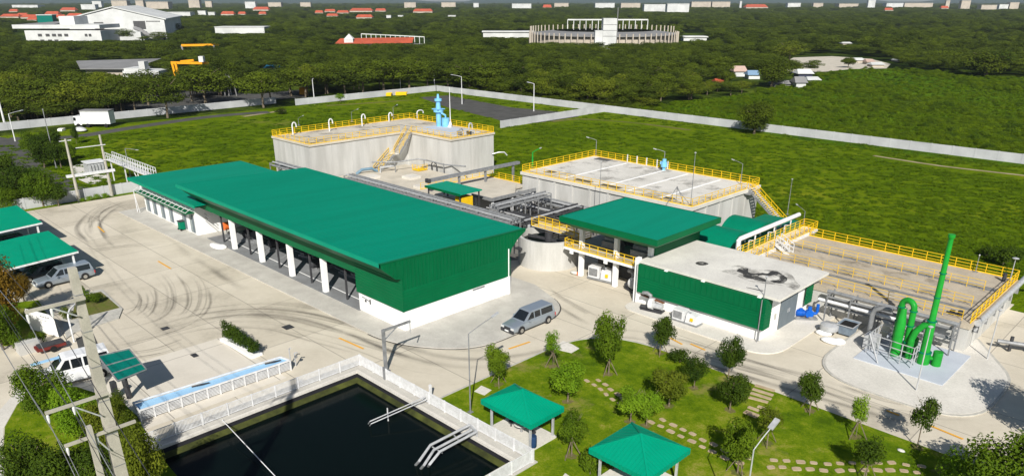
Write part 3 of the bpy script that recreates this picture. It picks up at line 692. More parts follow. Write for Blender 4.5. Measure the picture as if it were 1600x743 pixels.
for s_ in (-1, 1): MB().tube([(u + s_ * .42, v - .3, .24), (u + s_ * .5, v - .3, .24)], .14, 12).build('wheel', 'rubber', t)

# ---------------- annex: low building with concrete roof and green cladding
an = thing('blower_annex', 'low white annex with green ribbed cladding and a stained concrete roof', 'industrial building', (-36, 67, 0))
AZ = 4.75
mb = MB(); mb.box(-43.0, -28.9, 62.1, 62.35, .05, 4.5); mb.box(-29.15, -28.9, 62.35, 65.7, .05, 4.5); mb.box(-29.15, -28.9, 69.3, 71.9, .05, 4.5); mb.box(-29.15, -28.9, 65.7, 69.3, 4.1, 4.5)
mb.box(-43.0, -42.8, 62.35, 72, .05, 4.5); mb.box(-42.8, -29.15, 71.7, 71.9, .05, 4.5); mb.build('wall', 'white', an)
MB().box(-43.1, -27.35, 61.95, 72.4, 4.5, AZ).build('roof', mat('annex_roof', (.70, .68, .62), (.58, .56, .515), sc=.3, rough=.85, fine=.08, bsc=5), an)
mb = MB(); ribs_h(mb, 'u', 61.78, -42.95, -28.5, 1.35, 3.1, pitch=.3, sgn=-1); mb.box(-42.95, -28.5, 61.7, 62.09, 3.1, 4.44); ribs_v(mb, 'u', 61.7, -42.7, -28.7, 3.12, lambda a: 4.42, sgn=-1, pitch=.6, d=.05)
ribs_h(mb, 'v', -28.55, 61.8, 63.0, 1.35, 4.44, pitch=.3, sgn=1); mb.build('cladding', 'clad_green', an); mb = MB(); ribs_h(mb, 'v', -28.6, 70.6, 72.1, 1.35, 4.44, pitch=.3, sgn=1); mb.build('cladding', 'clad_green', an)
dr = MB().box(-28.88, -28.82, 65.75, 67.48, .12, 4.05).build('door', 'door_grey', an); MB().box(-28.81, -28.76, 67.3, 67.38, 1.5, 1.9).build('handle', 'light_steel', dr)
dr = MB().box(-28.88, -28.82, 67.52, 69.25, .12, 4.05).build('door', 'door_grey', an); MB().box(-28.81, -28.76, 67.62, 67.7, 1.5, 1.9).build('handle', 'light_steel', dr)
for u in (-39.6, -35.3, -29.3): MB().box(u - .18, u + .18, 61.72, 61.94, 4.2, 4.52).build('roof_spout', 'white', an)
for u in (-43.05, -28.9): 
    MB().tube([(u, 61.62, 4.4), (u, 61.62, .1)], .05).build('downpipe', 'grey_steel', an)
MB().box(-43.45, -43.05, 61.8, 62.4, .05, 5.0).build('pier', 'white', an)
mb = MB(); mb.box(-28.86, -28.8, 64.6, 64.9, 1.5, 2.1); mb.build('switch_box', 'white_dirty', an); 
def px4(x, y): return G(990 + x / 4.371, 380 + y / 4.371, AZ)
st = [(705, 190), (722, 170), (745, 162), (782, 170), (784, 196), (830, 206), (880, 200), (915, 205), (945, 186), (985, 192), (1012, 208), (1045, 232), (1048, 250), (1020, 272), (960, 268), (930, 255), (975, 250), (1000, 235), (960, 215), (930, 222), (880, 215), (850, 225), (900, 245), (905, 262), (850, 250), (800, 240), (750, 228), (745, 205)]
def blotch(name, col, sc, lo, hi, mx):
    m, n, l, b = nodes(name); b.inputs['Base Color'].default_value = (*col, 1); b.inputs['Roughness'].default_value = .7
    g = n.new('ShaderNodeNewGeometry'); t = n.new('ShaderNodeTexNoise'); t.inputs['Scale'].default_value = sc; t.inputs['Detail'].default_value = 8; t.inputs['Roughness'].default_value = .65; l.new(g.outputs['Position'], t.inputs['Vector'])
    r = n.new('ShaderNodeMapRange'); r.inputs[1].default_value = lo; r.inputs[2].default_value = hi; r.inputs[4].default_value = mx; l.new(t.outputs['Fac'], r.inputs[0])
    tb = n.new('ShaderNodeBsdfTransparent'); ms = n.new('ShaderNodeMixShader'); l.new(r.outputs[0], ms.inputs[0]); l.new(tb.outputs[0], ms.inputs[1]); l.new(b.outputs[0], ms.inputs[2]); l.new(ms.outputs[0], n['Material Output'].inputs[0]); return m
M['stain'] = blotch('damp_stain', (.04, .038, .034), 1.1, .36, .50, .93)
mb = MB(); mb.sheet([tuple(q_) for q_ in smooth_line([(*px4(*p), 0) for p in st], .3, True)] and [(q_[0], q_[1]) for q_ in smooth_line([(*px4(*p), 0) for p in st], .3, True)], AZ + .003); mb.build('roof_stain', 'stain', an); mb = MB()
mb.sheet([(q_[0], q_[1]) for q_ in smooth_line([(*px4(*p), 0) for p in [(422, 135), (445, 124), (490, 128), (512, 140), (480, 150), (440, 147)]], .2, True)], AZ + .003)
mb.build('roof_stain', 'stain', an)
damp = blotch('damp_concrete', (.22, .21, .19), .8, .42, .66, .6)
mb = MB(); mb.sheet([(q_[0], q_[1]) for q_ in smooth_line([(*px4(*p), 0) for p in [(690, 170), (640, 155), (720, 150), (800, 165), (900, 180), (1010, 185), (1080, 215), (1110, 260), (1140, 290), (1100, 318), (1060, 300), (990, 285), (860, 270), (760, 250), (690, 215), (600, 190)]], .3, True)], AZ + .0015)
mb.build('damp_patch', damp, an)
mb = MB(); mb.tube([px4(770, 300) + (AZ,), px4(885, 330) + (AZ + .1,)], .03); mb.build('roof_cable', 'dark_steel', an)

# ---------------- dewatering building: open two-storey frame under a green roof
dw = thing('dewatering_house', 'two-storey open frame building with a green roof and a yellow railed balcony', 'industrial building', (-48, 67, 0))
UZ = 7.6
mb = MB(); mb.box(-53.6, -40.6, 61.3, 73.4, UZ - .14, UZ); mb.build('roof', 'roof_green', dw)
mb = MB(); fx = (-53.7, -40.5, 61.2, 73.5); rings = [(.12, UZ + .03), (0, UZ + .03), (0, UZ - .6), (1.0, UZ - 1.25), (1.3, UZ - 1.25)]
fr = [[(fx[0] + d, fx[2] + d, z), (fx[1] - d, fx[2] + d, z), (fx[1] - d, fx[3] - d, z), (fx[0] + d, fx[3] - d, z)] for d, z in rings]
for k in range(len(fr) - 1):
    for i in range(4):
        j = (i + 1) % 4; mb.add([fr[k][i], fr[k][j], fr[k + 1][j], fr[k + 1][i]], [(3, 2, 1, 0)])
mb.build('fascia', 'clad_green', dw)
mb = MB(); mb.box(-42.9, -42.7, 64.3, 73, AZ - .6, UZ - .2); mb.box(-52.9, -42.9, 72.8, 73, 3.4, UZ - .2); mb.build('wall', 'clad_green', dw)
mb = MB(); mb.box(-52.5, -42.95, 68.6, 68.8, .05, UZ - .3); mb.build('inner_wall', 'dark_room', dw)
for (a0, a1) in ((-52.0, -48.2), (-47.2, -43.4)): 
    f = MB().box(a0, a1, 68.5, 68.59, 4.3, 6.4).build('window', 'dark_steel', dw); MB().box(a0 + .1, a1 - .1, 68.45, 68.49, 4.4, 6.3).build('pane', 'glass', f)
mb = MB(); mb.box(-54.6, -43.3, 63.15, 72.8, 3.15, 3.4); mb.build('floor_slab', 'white', dw)
MB().box(-54.5, -43.4, 63.2, 72.6, 3.4, 3.43).build('floor_topping', 'slab_beige', dw)
cm = MB().box(-.24, .24, -.24, .24, 0, 3.1).mesh('column', 'white'); cm2 = MB().box(-.24, .24, -.24, .24, 0, 3.6).mesh('column', 'white')
for u in (-52.6, -47.6, -43.1):
    for v in (64.05, 72.3):
        for cc, z in ((cm, .05), (cm2, 3.43)):
            c = bpy.data.objects.new('column', cc); C.objects.link(c); c.parent = dw; c.location = Vector((u, v, z)) - off(dw)
railing(dw, [(-54.5, 68, 3.43), (-54.5, 63.25, 3.43), (-43.5, 63.25, 3.43)], 1.0, 1.2)
mb = MB()
for a in (-53.6, -48.6): mb.box(a, a + .5, 63.05, 63.14, 2.8, 3.14)
mb.build('wall_lamp', 'white', dw)
for x0, x1, y0, y1, r in ((-51, -48.6, 65.6, 66.8, .35), (-46.6, -44.4, 65.2, 66.6, .4)):
    mb = MB(); mb.box(x0, x1, y0, y1, 3.43, 4.4); mb.tube([(x0 + .1, (y0 + y1) / 2, 4.6), (x1, (y0 + y1) / 2, 4.6)], r, 12); mb.build('screw_press', 'grey_steel', dw)

# ---------------- concrete tanks
def joints(mb, poly, z0, z1, step=3.0, d=.05, w_=.22):
    n = len(poly)
    for i in range(n):
        a = Vector((*poly[i], 0)); b = Vector((*poly[(i + 1) % n], 0)); L_ = (b - a).length; dd = (b - a).normalized(); nn = Vector((dd.y, -dd.x, 0)); k = max(1, round(L_ / step))
        for j in range(1, k):
            p = a + dd * (L_ * j / k); q1_ = p - dd * w_ / 2; q2_ = p + dd * w_ / 2
            mb.add([q1_, q2_, q2_ + nn * d, q1_ + nn * d] + [x + Vector((0, 0, z1)) for x in (q1_, q2_, q2_ + nn * d, q1_ + nn * d)], [(0, 3, 7, 4), (3, 2, 6, 7), (2, 1, 5, 6), (4, 7, 6, 5)])
            for t_ in range(8): mb.v[-8 + t_] = (mb.v[-8 + t_][0], mb.v[-8 + t_][1], z0 if t_ < 4 else z1)
A = [(-125.8, 65.2), (-113.4, 65.2), (-113.4, 85.7), (-100.8, 85.7), (-100.8, 96.0), (-125.8, 96.0)]
AH = 7.5
ta = thing('concrete_tank', 'tall L-shaped concrete tank with yellow railings and a blue tower on its deck', 'tank', (-114, 80, 0))
mb = MB().prism(A, -.05, AH - .35); joints(mb, A, .0, AH - .35, 4.2, .03, .12); mb.build('wall', 'concrete', ta)
mb = MB(); o_ = .18; A2 = [(-125.8 - o_, 65.2 - o_), (-113.4 + o_, 65.2 - o_), (-113.4 + o_, 85.7 - o_), (-100.8 + o_, 85.7 - o_), (-100.8 + o_, 96.0 + o_), (-125.8 - o_, 96.0 + o_)]
mb.prism(A2, AH - .35, AH); mb.build('deck', 'slab_beige', ta)
railing(ta, [(-125.8, 96, AH), (-125.8, 65.2, AH), (-113.4, 65.2, AH), (-113.4, 84.0, AH)], 1.05, 1.5)
railing(ta, [(-112.0, 85.7, AH), (-100.8, 85.7, AH), (-100.8, 96, AH), (-125.8, 96, AH)], 1.05, 1.5)
for (x0, x1, y0, y1) in ((-123.5, -120.6, 67.5, 69.6), (-120, -116.2, 69, 73), (-118.4, -115, 78, 80.5), (-122, -119.5, 84, 88), (-119.6, -116, 89, 90.2), (-115.8, -114.4, 66.2, 67.6)):
    f = MB().box(x0, x1, y0, y1, AH, AH + .1).build('hatch', 'grey_steel', ta); MB().box(x0 + .15, x1 - .15, y0 + .15, y1 - .15, AH + .1, AH + .13).build('hatch_lid', 'slab_beige', f)
MB().box(-114.2, -102.6, 88.2, 94.2, AH, AH + .12).build('painted_plinth', 'pad_blue', ta)
def goose(parent, u, v, z, h=1.9, du=0, dv=.7, r=.13, m='white_steel', name='vent_pipe'):
    pts = [(u, v, z), (u, v, z + h * .75)] + [(u + du * (1 - math.cos(t_)) / 2, v + dv * (1 - math.cos(t_)) / 2, z + h * .75 + .25 * h * math.sin(t_)) for t_ in [math.pi * k / 6 for k in range(1, 7)]] + [(u + du, v + dv, z + h * .6)]
    return MB().tube(pts, r, 8).build(name, m, parent, smooth=True)
for (x, y) in ((458, 211), (515, 205), (566, 197), (608, 190), (652, 186)):
    u, v = G(x, y, AH); goose(ta, u, v, AH, 2.2 if x < 600 else 1.7, 0, .8 if x != 652 else 1.6, .115)
# open stair down the face of the tank
def stair(parent, p0, p1, wdir, width=1.0, rail='yellow', under='grey_steel', h=1.0, slab=True):
    p0, p1 = Vector(p0), Vector(p1); wd = Vector(wdir).normalized() * width; n = max(2, int(abs(p0.z - p1.z) / .2)); mb = MB()
    for i in range(n):
        a = p0.lerp(p1, i / n); b = p0.lerp(p1, (i + 1) / n); b.z = a.z
        mb.add([a, b, b + wd, a + wd, a - Vector((0, 0, .05)), b - Vector((0, 0, .05)), b + wd - Vector((0, 0, .05)), a + wd - Vector((0, 0, .05))], [(0, 1, 2, 3), (7, 6, 5, 4), (0, 4, 5, 1), (1, 5, 6, 2), (2, 6, 7, 3), (3, 7, 4, 0)])
    st_ = mb.build('stair_flight', 'slab_light', parent)
    sb = MB()
    for w_ in (Vector((0, 0, 0)), wd): sb.bar(p0 + w_ + Vector((0, 0, -.15)), p1 + w_ + Vector((0, 0, -.15)), .1, .3)
    sb.build('stringer', under, st_)
    for w_ in (Vector((0, 0, 0)), wd):
        rb = MB()
        for k in (.5, 1.0): rb.bar(p0 + w_ + Vector((0, 0, h * k)), p1 + w_ + Vector((0, 0, h * k)), .06)
        m_ = max(2, int((p0 - p1).length / 1.2))
        for i in range(m_ + 1): q_ = p0.lerp(p1, i / m_) + w_; rb.bar(q_, q_ + Vector((0, 0, h)), .06)
        rb.build('stair_rail', rail, st_)
stair(ta, (-113.2, 85.4, AH), (-113.2, 80.6 + 1.8, 4.0), (1, 0, 0), 1.6)
mb = MB(); mb.box(-113.2, -111.6, 81.2, 82.4, 3.9, 4.0); mb.build('stair_landing', 'slab_light', ta)
stair(ta, (-113.2, 81.2, 4.0), (-113.2, 77.6, 1.2), (1, 0, 0), 1.6)
MB().tube([(-100.6, 95.4, 3.6), (-99.9, 96.4, 3.9), (-99.2, 97.2, 3.9), (-98.9, 97.6, 3.3)], .12).build('drain_pipe', 'light_steel', ta, smooth=True)
# the blue tower and the mast on the deck
u, v = G(686, 198, AH); bt = thing('scrubber_tower', 'tall pale blue steel tower on the tall tank deck', 'gas tower', (u, v, AH + .12))
top = HH(*[a_ for a_ in (686, 300)], 150)
zt = 0
lo, hi = AH, 60
for _ in range(40):
    mm = (lo + hi) / 2
    if pix(u, v, mm)[1] > 147: lo = mm
    else: hi = mm
zt = lo
H_ = zt - AH
mb = MB(); mb.tube([(u, v, AH + .1), (u, v, AH + H_ * .45), (u, v, AH + H_ * .46), (u, v, AH + H_ * .53), (u, v, AH + H_ * .54), (u, v, AH + H_ * .78), (u, v, AH + H_ * .79), (u, v, AH + H_ * .86), (u, v, AH + H_ * .87), (u, v, zt)],
                   [.5, .5, .95, .95, .5, .4, .7, .7, .28, .18], 14); mb.build('tower_body', 'sky_blue', bt, smooth=True)
mb = MB(); mb.tube([(u + 1.3, v + .6, AH + .1), (u + 1.3, v + .6, AH + 1.7)], .75, 14); mb.tube([(u + 1.3, v + .6, AH + 1.7), (u + 1.3, v + .6, AH + 2.2), (u + .7, v, AH + 2.7), (u, v, AH + 2.7)], .18, 8); mb.build('side_vessel', 'sky_blue', bt, smooth=True)
mb = MB(); mb.box(u - .9, u + .9, v - .9, v + .9, AH + H_ * .54, AH + H_ * .56); mb.build('service_ring', 'sky_blue', bt)
u, v = G(704, 200, AH); lo, hi = AH, 60
for _ in range(40):
    mm = (lo + hi) / 2
    if pix(u, v, mm)[1] > 136: lo = mm
    else: hi = mm
t = thing('lightning_mast', 'thin white mast beside the blue tower', 'mast', (u, v, AH)); MB().tube([(u, v, AH), (u, v, lo)], [.11, .05], 8).build('mast_pole', 'white_steel', t)
mb = MB(); mb.tube([(u - .3, v, AH), (u, v, AH + .7), (u, v, AH + 1.2)], [.45, .3, .15], 10); mb.build('mast_foot', 'white_steel', t)
for i, (x, y, lb, bc) in enumerate(((718, 212, 'small grey valve pipe standing on the deck right of the white mast', 'grey_steel'), (733, 212, 'dark bent pipe at the right end of the tall deck', 'dark_steel'))):
    u, v = G(x, y, AH); t = thing('valve_pipe', lb, 'valve', (u, v, AH)); goose(t, u, v, AH, 2.2 if i else 1.2, .2, .6, .13, 'light_steel' if i else 'grey_steel', 'pipe'); 
    MB().box(u - .5, u + .5, v - .2, v + .2, AH + .3, AH + .8).build('valve', bc, t)

BH = 5.5
B = [(-79.9, 82.2), (-49.6, 82.2), (-49.6, 99.6), (-79.9, 99.6)]
tb_ = thing('concrete_tank', 'wide concrete tank with a pale deck and yellow railings behind the annex', 'tank', (-64.7, 91, 0))
mb = MB().prism(B, -.05, BH - .45); joints(mb, B, .0, BH - .45, 3.4, .14, .35); mb.build('wall', 'concrete', tb_)
mb = MB(); o_ = .25; mb.box(-79.9 - o_, -49.6 + o_, 82.2 - o_, 99.6 + o_, BH - .45, BH); mb.build('deck', mat('pale_deck', (.68, .655, .60), (.57, .55, .50), sc=.25, rough=.85, fine=.07, bsc=4), tb_)
mb = MB()
for u in (-72.3, -64.8, -60.8, -55.2): mb.box(u - .14, u + .14, 83.2, 98.6, BH + .004, BH + .05)
mb.build('deck_joint', 'white', tb_)
for (x0, x1, y0, y1) in ((-77.2, -75.6, 84, 85.4), (-70.5, -67.4, 83.1, 84.2), (-65.6, -62.2, 83.2, 84.4), (-54.9, -53.4, 83.2, 84.2), (-78.2, -75.4, 97.4, 99)):
    f = MB().box(x0, x1, y0, y1, BH, BH + .09).build('hatch', 'grey_steel', tb_); MB().box(x0 + .14, x1 - .14, y0 + .14, y1 - .14, BH + .09, BH + .12).build('hatch_lid', 'asphalt', f)
railing(tb_, [(-79.9, 82.2, BH), (-49.6, 82.2, BH), (-49.6, 96.2, BH)], 1.05, 1.55)
railing(tb_, [(-49.6, 97.6, BH), (-49.6, 99.6, BH), (-79.9, 99.6, BH), (-79.9, 82.2, BH)], 1.05, 1.55)
stair(tb_, (-49.3, 96.3, BH), (-43.3, 96.3, .9), (0, 1, 0), 1.2)
mb = MB(); mb.box(-49.58, -48.6, 95.4, 98.6, BH - .6, BH - .45); mb.build('stair_landing', 'grey_steel', tb_)
for u in (-72.8, -70.9, -69, -67, -65): MB().box(u - .06, u + .06, 99.4, 99.52, BH, BH + 1.25).build('fence_stay', 'white_steel', tb_)
u, v = G(1037, 266, BH); t = thing('aerator', 'small pale blue mixer drive on the pale tank deck', 'mixer', (u, v, BH))
mb = MB(); mb.tube([(u, v, BH), (u, v, BH + .5), (u, v, BH + .55), (u, v, BH + 1.3)], [.25, .25, .5, .42], 12); mb.box(u - .6, u + .1, v - .25, v + .25, BH + .9, BH + 1.35); mb.build('drive', 'sky_blue', t, smooth=False)
MB().tube([(u, v, BH + 1.3), (u, v, BH + 1.75)], .3, 12).build('motor', 'sky_blue', t)
u, v = G(1056, 317, BH); t = thing('hoist_tripod', 'thin tripod of dark bars on the edge of the pale deck', 'tripod', (u, v, BH))
mb = MB()
for a_ in (0, 2.1, 4.2): mb.bar((u + 1.3 * math.cos(a_), v + 1.3 * math.sin(a_), BH), (u, v, BH + 2.2), .06)
mb.build('tripod_legs', 'grey_steel', t)

CH = 2.95; CU0, CU1, CV0, CV1 = -39.2, -14.4, 73.1, 89.1
tc_ = thing('aeration_basin', 'long low basin with yellow railings and two dark channels on the right', 'basin', (-27, 81, 0))
mb = MB(); ch = [(76.4, 77.6), (83.5, 85.2)]
mb = MB().box(CU0, CU1, CV0, CV1, -.05, CH - .6); joints(mb, [(CU0, CV0), (CU1, CV0), (CU1, CV1), (CU0, CV1)], 0, CH - .6, 2.6, .06, .2); mb.build('wall', 'concrete', tc_)
vv_ = [CV0 - .1, 76.4, 77.6, 83.5, 85.2, CV1 + .1]
mb = MB(); mb.box(CU0, CU1 + .1, CV0 - .1, 76.4, CH - .6, CH); mb.box(CU0, CU1 + .1, 77.6, 83.5, CH - .6, CH); mb.box(CU0, CU1 + .1, 85.2, CV1 + .1, CH - .6, CH)
mb.box(CU1 - .35, CU1 + .1, 76.4, 77.6, CH - .6, CH); mb.box(CU1 - .35, CU1 + .1, 83.5, 85.2, CH - .6, CH)
mb.build('deck', mat('basin_deck', (.50, .435, .34), (.39, .34, .265), sc=.35, rough=.88, fine=.12, bsc=5), tc_)
mb = MB(); mb.box(CU0 + .1, CU1 - .36, 76.42, 77.58, CH - .59, CH - .5); mb.box(CU0 + .1, CU1 - .36, 83.52, 85.18, CH - .59, CH - .5); mb.build('channel_water', 'glass', tc_)
mb = MB()
for k in (83.9, 84.3, 84.75, 76.8, 77.2): mb.bar((CU0, k, CH - .1), (CU1 - .4, k, CH - .1), .1)
mb.build('channel_bar', 'grey_steel', tc_)
railing(tc_, [(CU0 + 1, CV1, CH), (CU1, CV1, CH), (CU1, CV0, CH)], 1.05, 1.5)
railing(tc_, [(CU0 + 1, 83.3, CH), (CU1 - 1.6, 83.3, CH)], 1.0, 1.6, kick=False, r=.024)
railing(tc_, [(CU0 + 1, 77.75, CH), (CU1 - 1.2, 77.75, CH)], 1.0, 1.6, kick=False, r=.024)
railing(tc_, [(CU0 + 1, CV0 + .3, CH), (CU1 - .8, CV0 + .3, CH)], 1.0, 1.6, kick=False, r=.024)
mb = MB(); mb.tube([(CU1 + .35, CV0 + 1, CH - .2), (CU1 + .35, CV1 + 3, CH - .2), (CU1 + 9, CV1 + 6, CH - .2)], .3, 10); mb.tube([(CU1 + .3, CV0 + 1, CH - .9), (CU1 + .3, CV1 - 4, CH - .9)], .12, 8); mb.build('side_pipe', 'light_steel', tc_, smooth=True)
for k in range(6): MB().box(CU1 + .02, CU1 + .45, CV0 + 1.5 + k * 2.8, CV0 + 1.62 + k * 2.8, CH - 1.3, CH - .1).build('pipe_bracket', 'grey_steel', tc_)
for x, y in ((1504, 492), (1598, 468)): pass
for (du, lb_) in ((-16.2, 0), (-15.4, 1)): 
    pass
mb = MB(); mb.cyl(-15.6, 74.3, CH, CH + .5, .25, 10); mb.box(-16.5, -16.1, 74.1, 74.5, CH, CH + .4); mb.cyl(-15.3, 87.6, CH, CH + .9, .2, 8); mb.build('valve', 'dark_steel', tc_)
# pipe bridge in front of the basin
pr = thing('pipe_bridge', 'grey pipe bridge with one bright pipe running along the front of the basin', 'pipe rack', (-25, 71.8, 0))
mb = MB()
for z, v, r in ((3.0, 71.9, .2), (2.3, 72.2, .12), (1.6, 71.7, .16), (1.3, 72.4, .1)): mb.tube([(-27, v, z), (-15, v, z)], r, 8)
mb.build('pipe', 'grey_steel', pr, smooth=True); MB().tube([(-27.5, 71.2, 2.2), (-19.5, 71.2, 2.2)], .17, 10).build('bright_pipe', 'white_steel', pr, smooth=True)
for k in range(6):
    mb = MB(); u = -26.6 + k * 2.3; mb.bar((u, 71.0, .1), (u, 71.0, 3.1), .12); mb.bar((u, 72.6, .1), (u, 72.6, 3.1), .12); mb.bar((u, 70.9, 2.9), (u, 72.7, 2.9), .12); mb.bar((u, 70.9, 1.9), (u, 72.7, 1.9), .1); mb.build('portal_frame', 'grey_steel', pr)

# ---------------- round tank
rt = thing('round_tank', 'open round concrete tank with dark water beside the hall', 'tank', (-58.3, 64.6, 0))
RU, RV, RR, RH = -58.9, 65.3, 3.75, 3.5
mb = MB(); n_ = 48
for (r0, r1, z0, z1) in ((RR, RR, -.05, RH), (RR, RR - .35, RH, RH), (RR - .35, RR - .35, RH, RH - 1.1)):
    for j in range(n_):
        a0, a1 = 2 * math.pi * j / n_, 2 * math.pi * (j + 1) / n_
        mb.add([(RU + r0 * math.cos(a0), RV + r0 * math.sin(a0), z0), (RU + r0 * math.cos(a1), RV + r0 * math.sin(a1), z0), (RU + r1 * math.cos(a1), RV + r1 * math.sin(a1), z1), (RU + r1 * math.cos(a0), RV + r1 * math.sin(a0), z1)], [(0, 1, 2, 3)])
mb.build('wall', 'concrete', rt)
MB().sheet([(RU + (RR - .36) * math.cos(2 * math.pi * j / n_), RV + (RR - .36) * math.sin(2 * math.pi * j / n_)) for j in range(n_)], RH - .8).build('tank_water', 'pond_water', rt)
mb = MB(); mb.box(RU - 3.4, RU + 3.6, RV + .5, RV + 1.8, RH + .25, RH + .35); mb.build('walkway', 'slab_light', rt)
railing(rt, [(RU - 3.4, RV + .5, RH + .35), (RU + 3.6, RV + .5, RH + .35)], 1.0, 1.2)
railing(rt, [(RU - 3.4, RV + 1.8, RH + .35), (RU + 3.6, RV + 1.8, RH + .35)], 1.0, 1.2)
mb = MB(); mb.tube([(RU, RV, RH - .9), (RU, RV, RH + .3)], .5, 12); mb.bar((RU - 3, RV - .5, RH - .6), (RU + 3, RV + .3, RH - .6), .2, .3); mb.build('scraper', 'dark_steel', rt)
MB().box(RU - 1.9, RU - 1.0, RV - RR + .3 - .5, RV - RR + .36, 2.1, 2.3).build('tank_lamp', 'dark_steel', rt)
# ---------------- low settling tanks between the hall and the big tanks
lt = thing('settling_tank', 'low beige covered tank below the tall tank stair', 'tank', (-100, 72, 0))
MB().box(-112.9, -92.5, 69, 84.5, -.05, 1.3).build('wall', 'concrete', lt); MB().box(-113, -92.3, 68.8, 84.7, 1.3, 1.5).build('deck', 'slab_beige', lt)
for (a0, b0) in ((-109, 72), (-104, 77), (-97, 74)): MB().box(a0, a0 + 2.4, b0, b0 + 2.4, 1.5, 1.9).build('hatch', 'slab_light', lt)
lt = thing('settling_tank', 'low beige covered tank behind the small green canopy', 'tank', (-86, 78, 0))
MB().box(-90.5, -81.2, 70.5, 84.5, -.05, 2.6).build('wall', 'concrete', lt); MB().box(-90.7, -81, 70.3, 84.7, 2.6, 2.85).build('deck', 'slab_beige', lt)
railing(lt, [(-90.5, 70.5, 2.85), (-90.5, 84.4, 2.85)], 1, 1.6); railing(lt, [(-81.2, 84.4, 2.85), (-90.5, 84.4, 2.85)], 1, 1.6)
lt = thing('valve_chamber', 'open valve chamber roofed by a beige slab with grey edge beams', 'chamber', (-78, 76, 0))
MB().prism([(-80.9, 72.8), (-76.9, 72.8), (-76.9, 77.6), (-80.9, 81.8)], 3.2, 3.5).build('deck', 'slab_beige', lt)
mb = MB(); mb.bar((-81, 72.6, 3.3), (-76.7, 72.6, 3.3), .2, .45); mb.bar((-76.7, 72.6, 3.3), (-76.7, 81.8, 3.3), .2, .45); mb.build('edge_beam', 'grey_steel', lt)
for (a0, b0) in ((-80.7, 73), (-77, 73), (-77, 77), (-80.7, 80), (-77, 81.4)): MB().box(a0 - .15, a0 + .15, b0 - .15, b0 + .15, 0, 3.2).build('column', 'white_steel', lt)
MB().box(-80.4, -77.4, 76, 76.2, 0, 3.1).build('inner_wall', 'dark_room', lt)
# ---------------- green barrel covers and their tank
vt = thing('covered_tank', 'tank under two humped green covers beside the white overhead pipe', 'tank', (-42, 84, 0))
MB().box(-45.6, -40.6, 76.4, 94.6, -.05, 2.3).build('wall', 'vault_green', vt)
for (v0, v1) in ((76.6, 82.0), (82.3, 88.2)):
    prof = [(v0, 2.3)] + [((v0 + v1) / 2 - (v1 - v0) / 2 * math.cos(math.pi * k / 14), 2.3 + 2.35 * math.sin(math.pi * k / 14)) for k in range(15)] + [(v1, 2.3)]
    MB().ext_u(prof[1:-1], -45.5, -40.7).build('barrel_cover', 'vault_green', vt, smooth=True)
    MB().ext_u([(v0 - .1, 2.3), (v1 + .1, 2.3), (v1 + .1, 2.5), (v0 - .1, 2.5)], -45.6, -40.55).build('cover_rim', 'clad_green', vt)
MB().box(-45.6, -40.6, 88.4, 94.5, 2.3, 3.0).build('flat_cover', 'vault_green', vt)
for (v_, dv_) in ((78.5, .9), (81.9, 1.2), (87.2, 1.2)): goose(vt, -40.4, v_, 2.3, 2.0, 0, dv_, .11, 'white_steel')
op = thing('overhead_pipe', 'thick white overhead pipe rising beside the green covers', 'pipe', (-39.3, 76, 0))
MB().tube([(-39.2, 75.6, 1.2), (-39.2, 75.6, 4.75), (-39.2, 75.9, 4.9), (-39.2, 90.6, 4.9)], .27, 12).build('pipe', 'white_steel', op, smooth=True)
for v_ in (79.5, 84.2, 88.5): MB().tube([(-39.2, v_, 4.75), (-39.2, v_, 3.9), (-39.9, v_, 3.8), (-39.9, v_, 2.4)], .1, 8).build('branch_pipe', 'white_steel', op, smooth=True)
wk = thing('access_walkway', 'raised walkway with yellow railings and a white edge at the left end of the basin', 'walkway', (-37.9, 84, 0))
MB().box(-38.7, -37.0, 74.5, 91.5, 3.15, 3.3).build('deck', 'slab_light', wk)
MB().box(-36.98, -36.88, 74.5, 91.5, 2.95, 3.34).build('edge_plate', 'white_steel', wk)
for k in range(5):
    for uu in (-38.5, -37.1): MB().box(uu - .08, uu + .08, 75 + k * 4 - .08, 75 + k * 4 + .08, 0, 3.15).build('leg', 'grey_steel', wk)
railing(wk, [(-37.0, 74.6, 3.3), (-37.0, 80.0, 3.3)], 1, 1.3); railing(wk, [(-37.0, 81.6, 3.3), (-37.0, 91.4, 3.3), (-38.7, 91.4, 3.3)], 1, 1.3); railing(wk, [(-38.7, 74.6, 3.3), (-38.7, 91.4, 3.3)], 1, 1.3)
stair(wk, (-36.9, 80.2, 3.9), (-35.2, 80.2, 2.96), (0, 1, 0), 1.1, "white_steel", "white_steel")

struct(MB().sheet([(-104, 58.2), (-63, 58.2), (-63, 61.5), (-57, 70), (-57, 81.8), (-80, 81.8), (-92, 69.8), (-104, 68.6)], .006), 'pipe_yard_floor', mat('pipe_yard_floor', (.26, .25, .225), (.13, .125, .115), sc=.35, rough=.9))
bl = blotch('rain_stain', (.14, .125, .10), .3, .52, .80, .4)
mb = MB(); mb.box(-125.6, -113.5, 65.4, 84, AH + .002, AH + .003); mb.box(-125.6, -101, 85.9, 95.8, AH + .002, AH + .003); mb.build('rain_stain', bl, ta)
mb = MB(); mb.box(-79.7, -49.8, 82.4, 99.4, BH + .002, BH + .003); mb.build('rain_stain', bl, tb_)
mb = MB(); mb.box(CU0 + .2, CU1 - .2, 77.8, 83.3, CH + .002, CH + .003); mb.build('rain_stain', bl, tc_)

# ============================================================ OBJECTS ON THE SITE
def zat(u, v, y):
    lo, hi = -1, 90
    for _ in range(45):
        m_ = (lo + hi) / 2
        if pix(u, v, m_)[1] > y: lo = m_
        else: hi = m_
    return lo
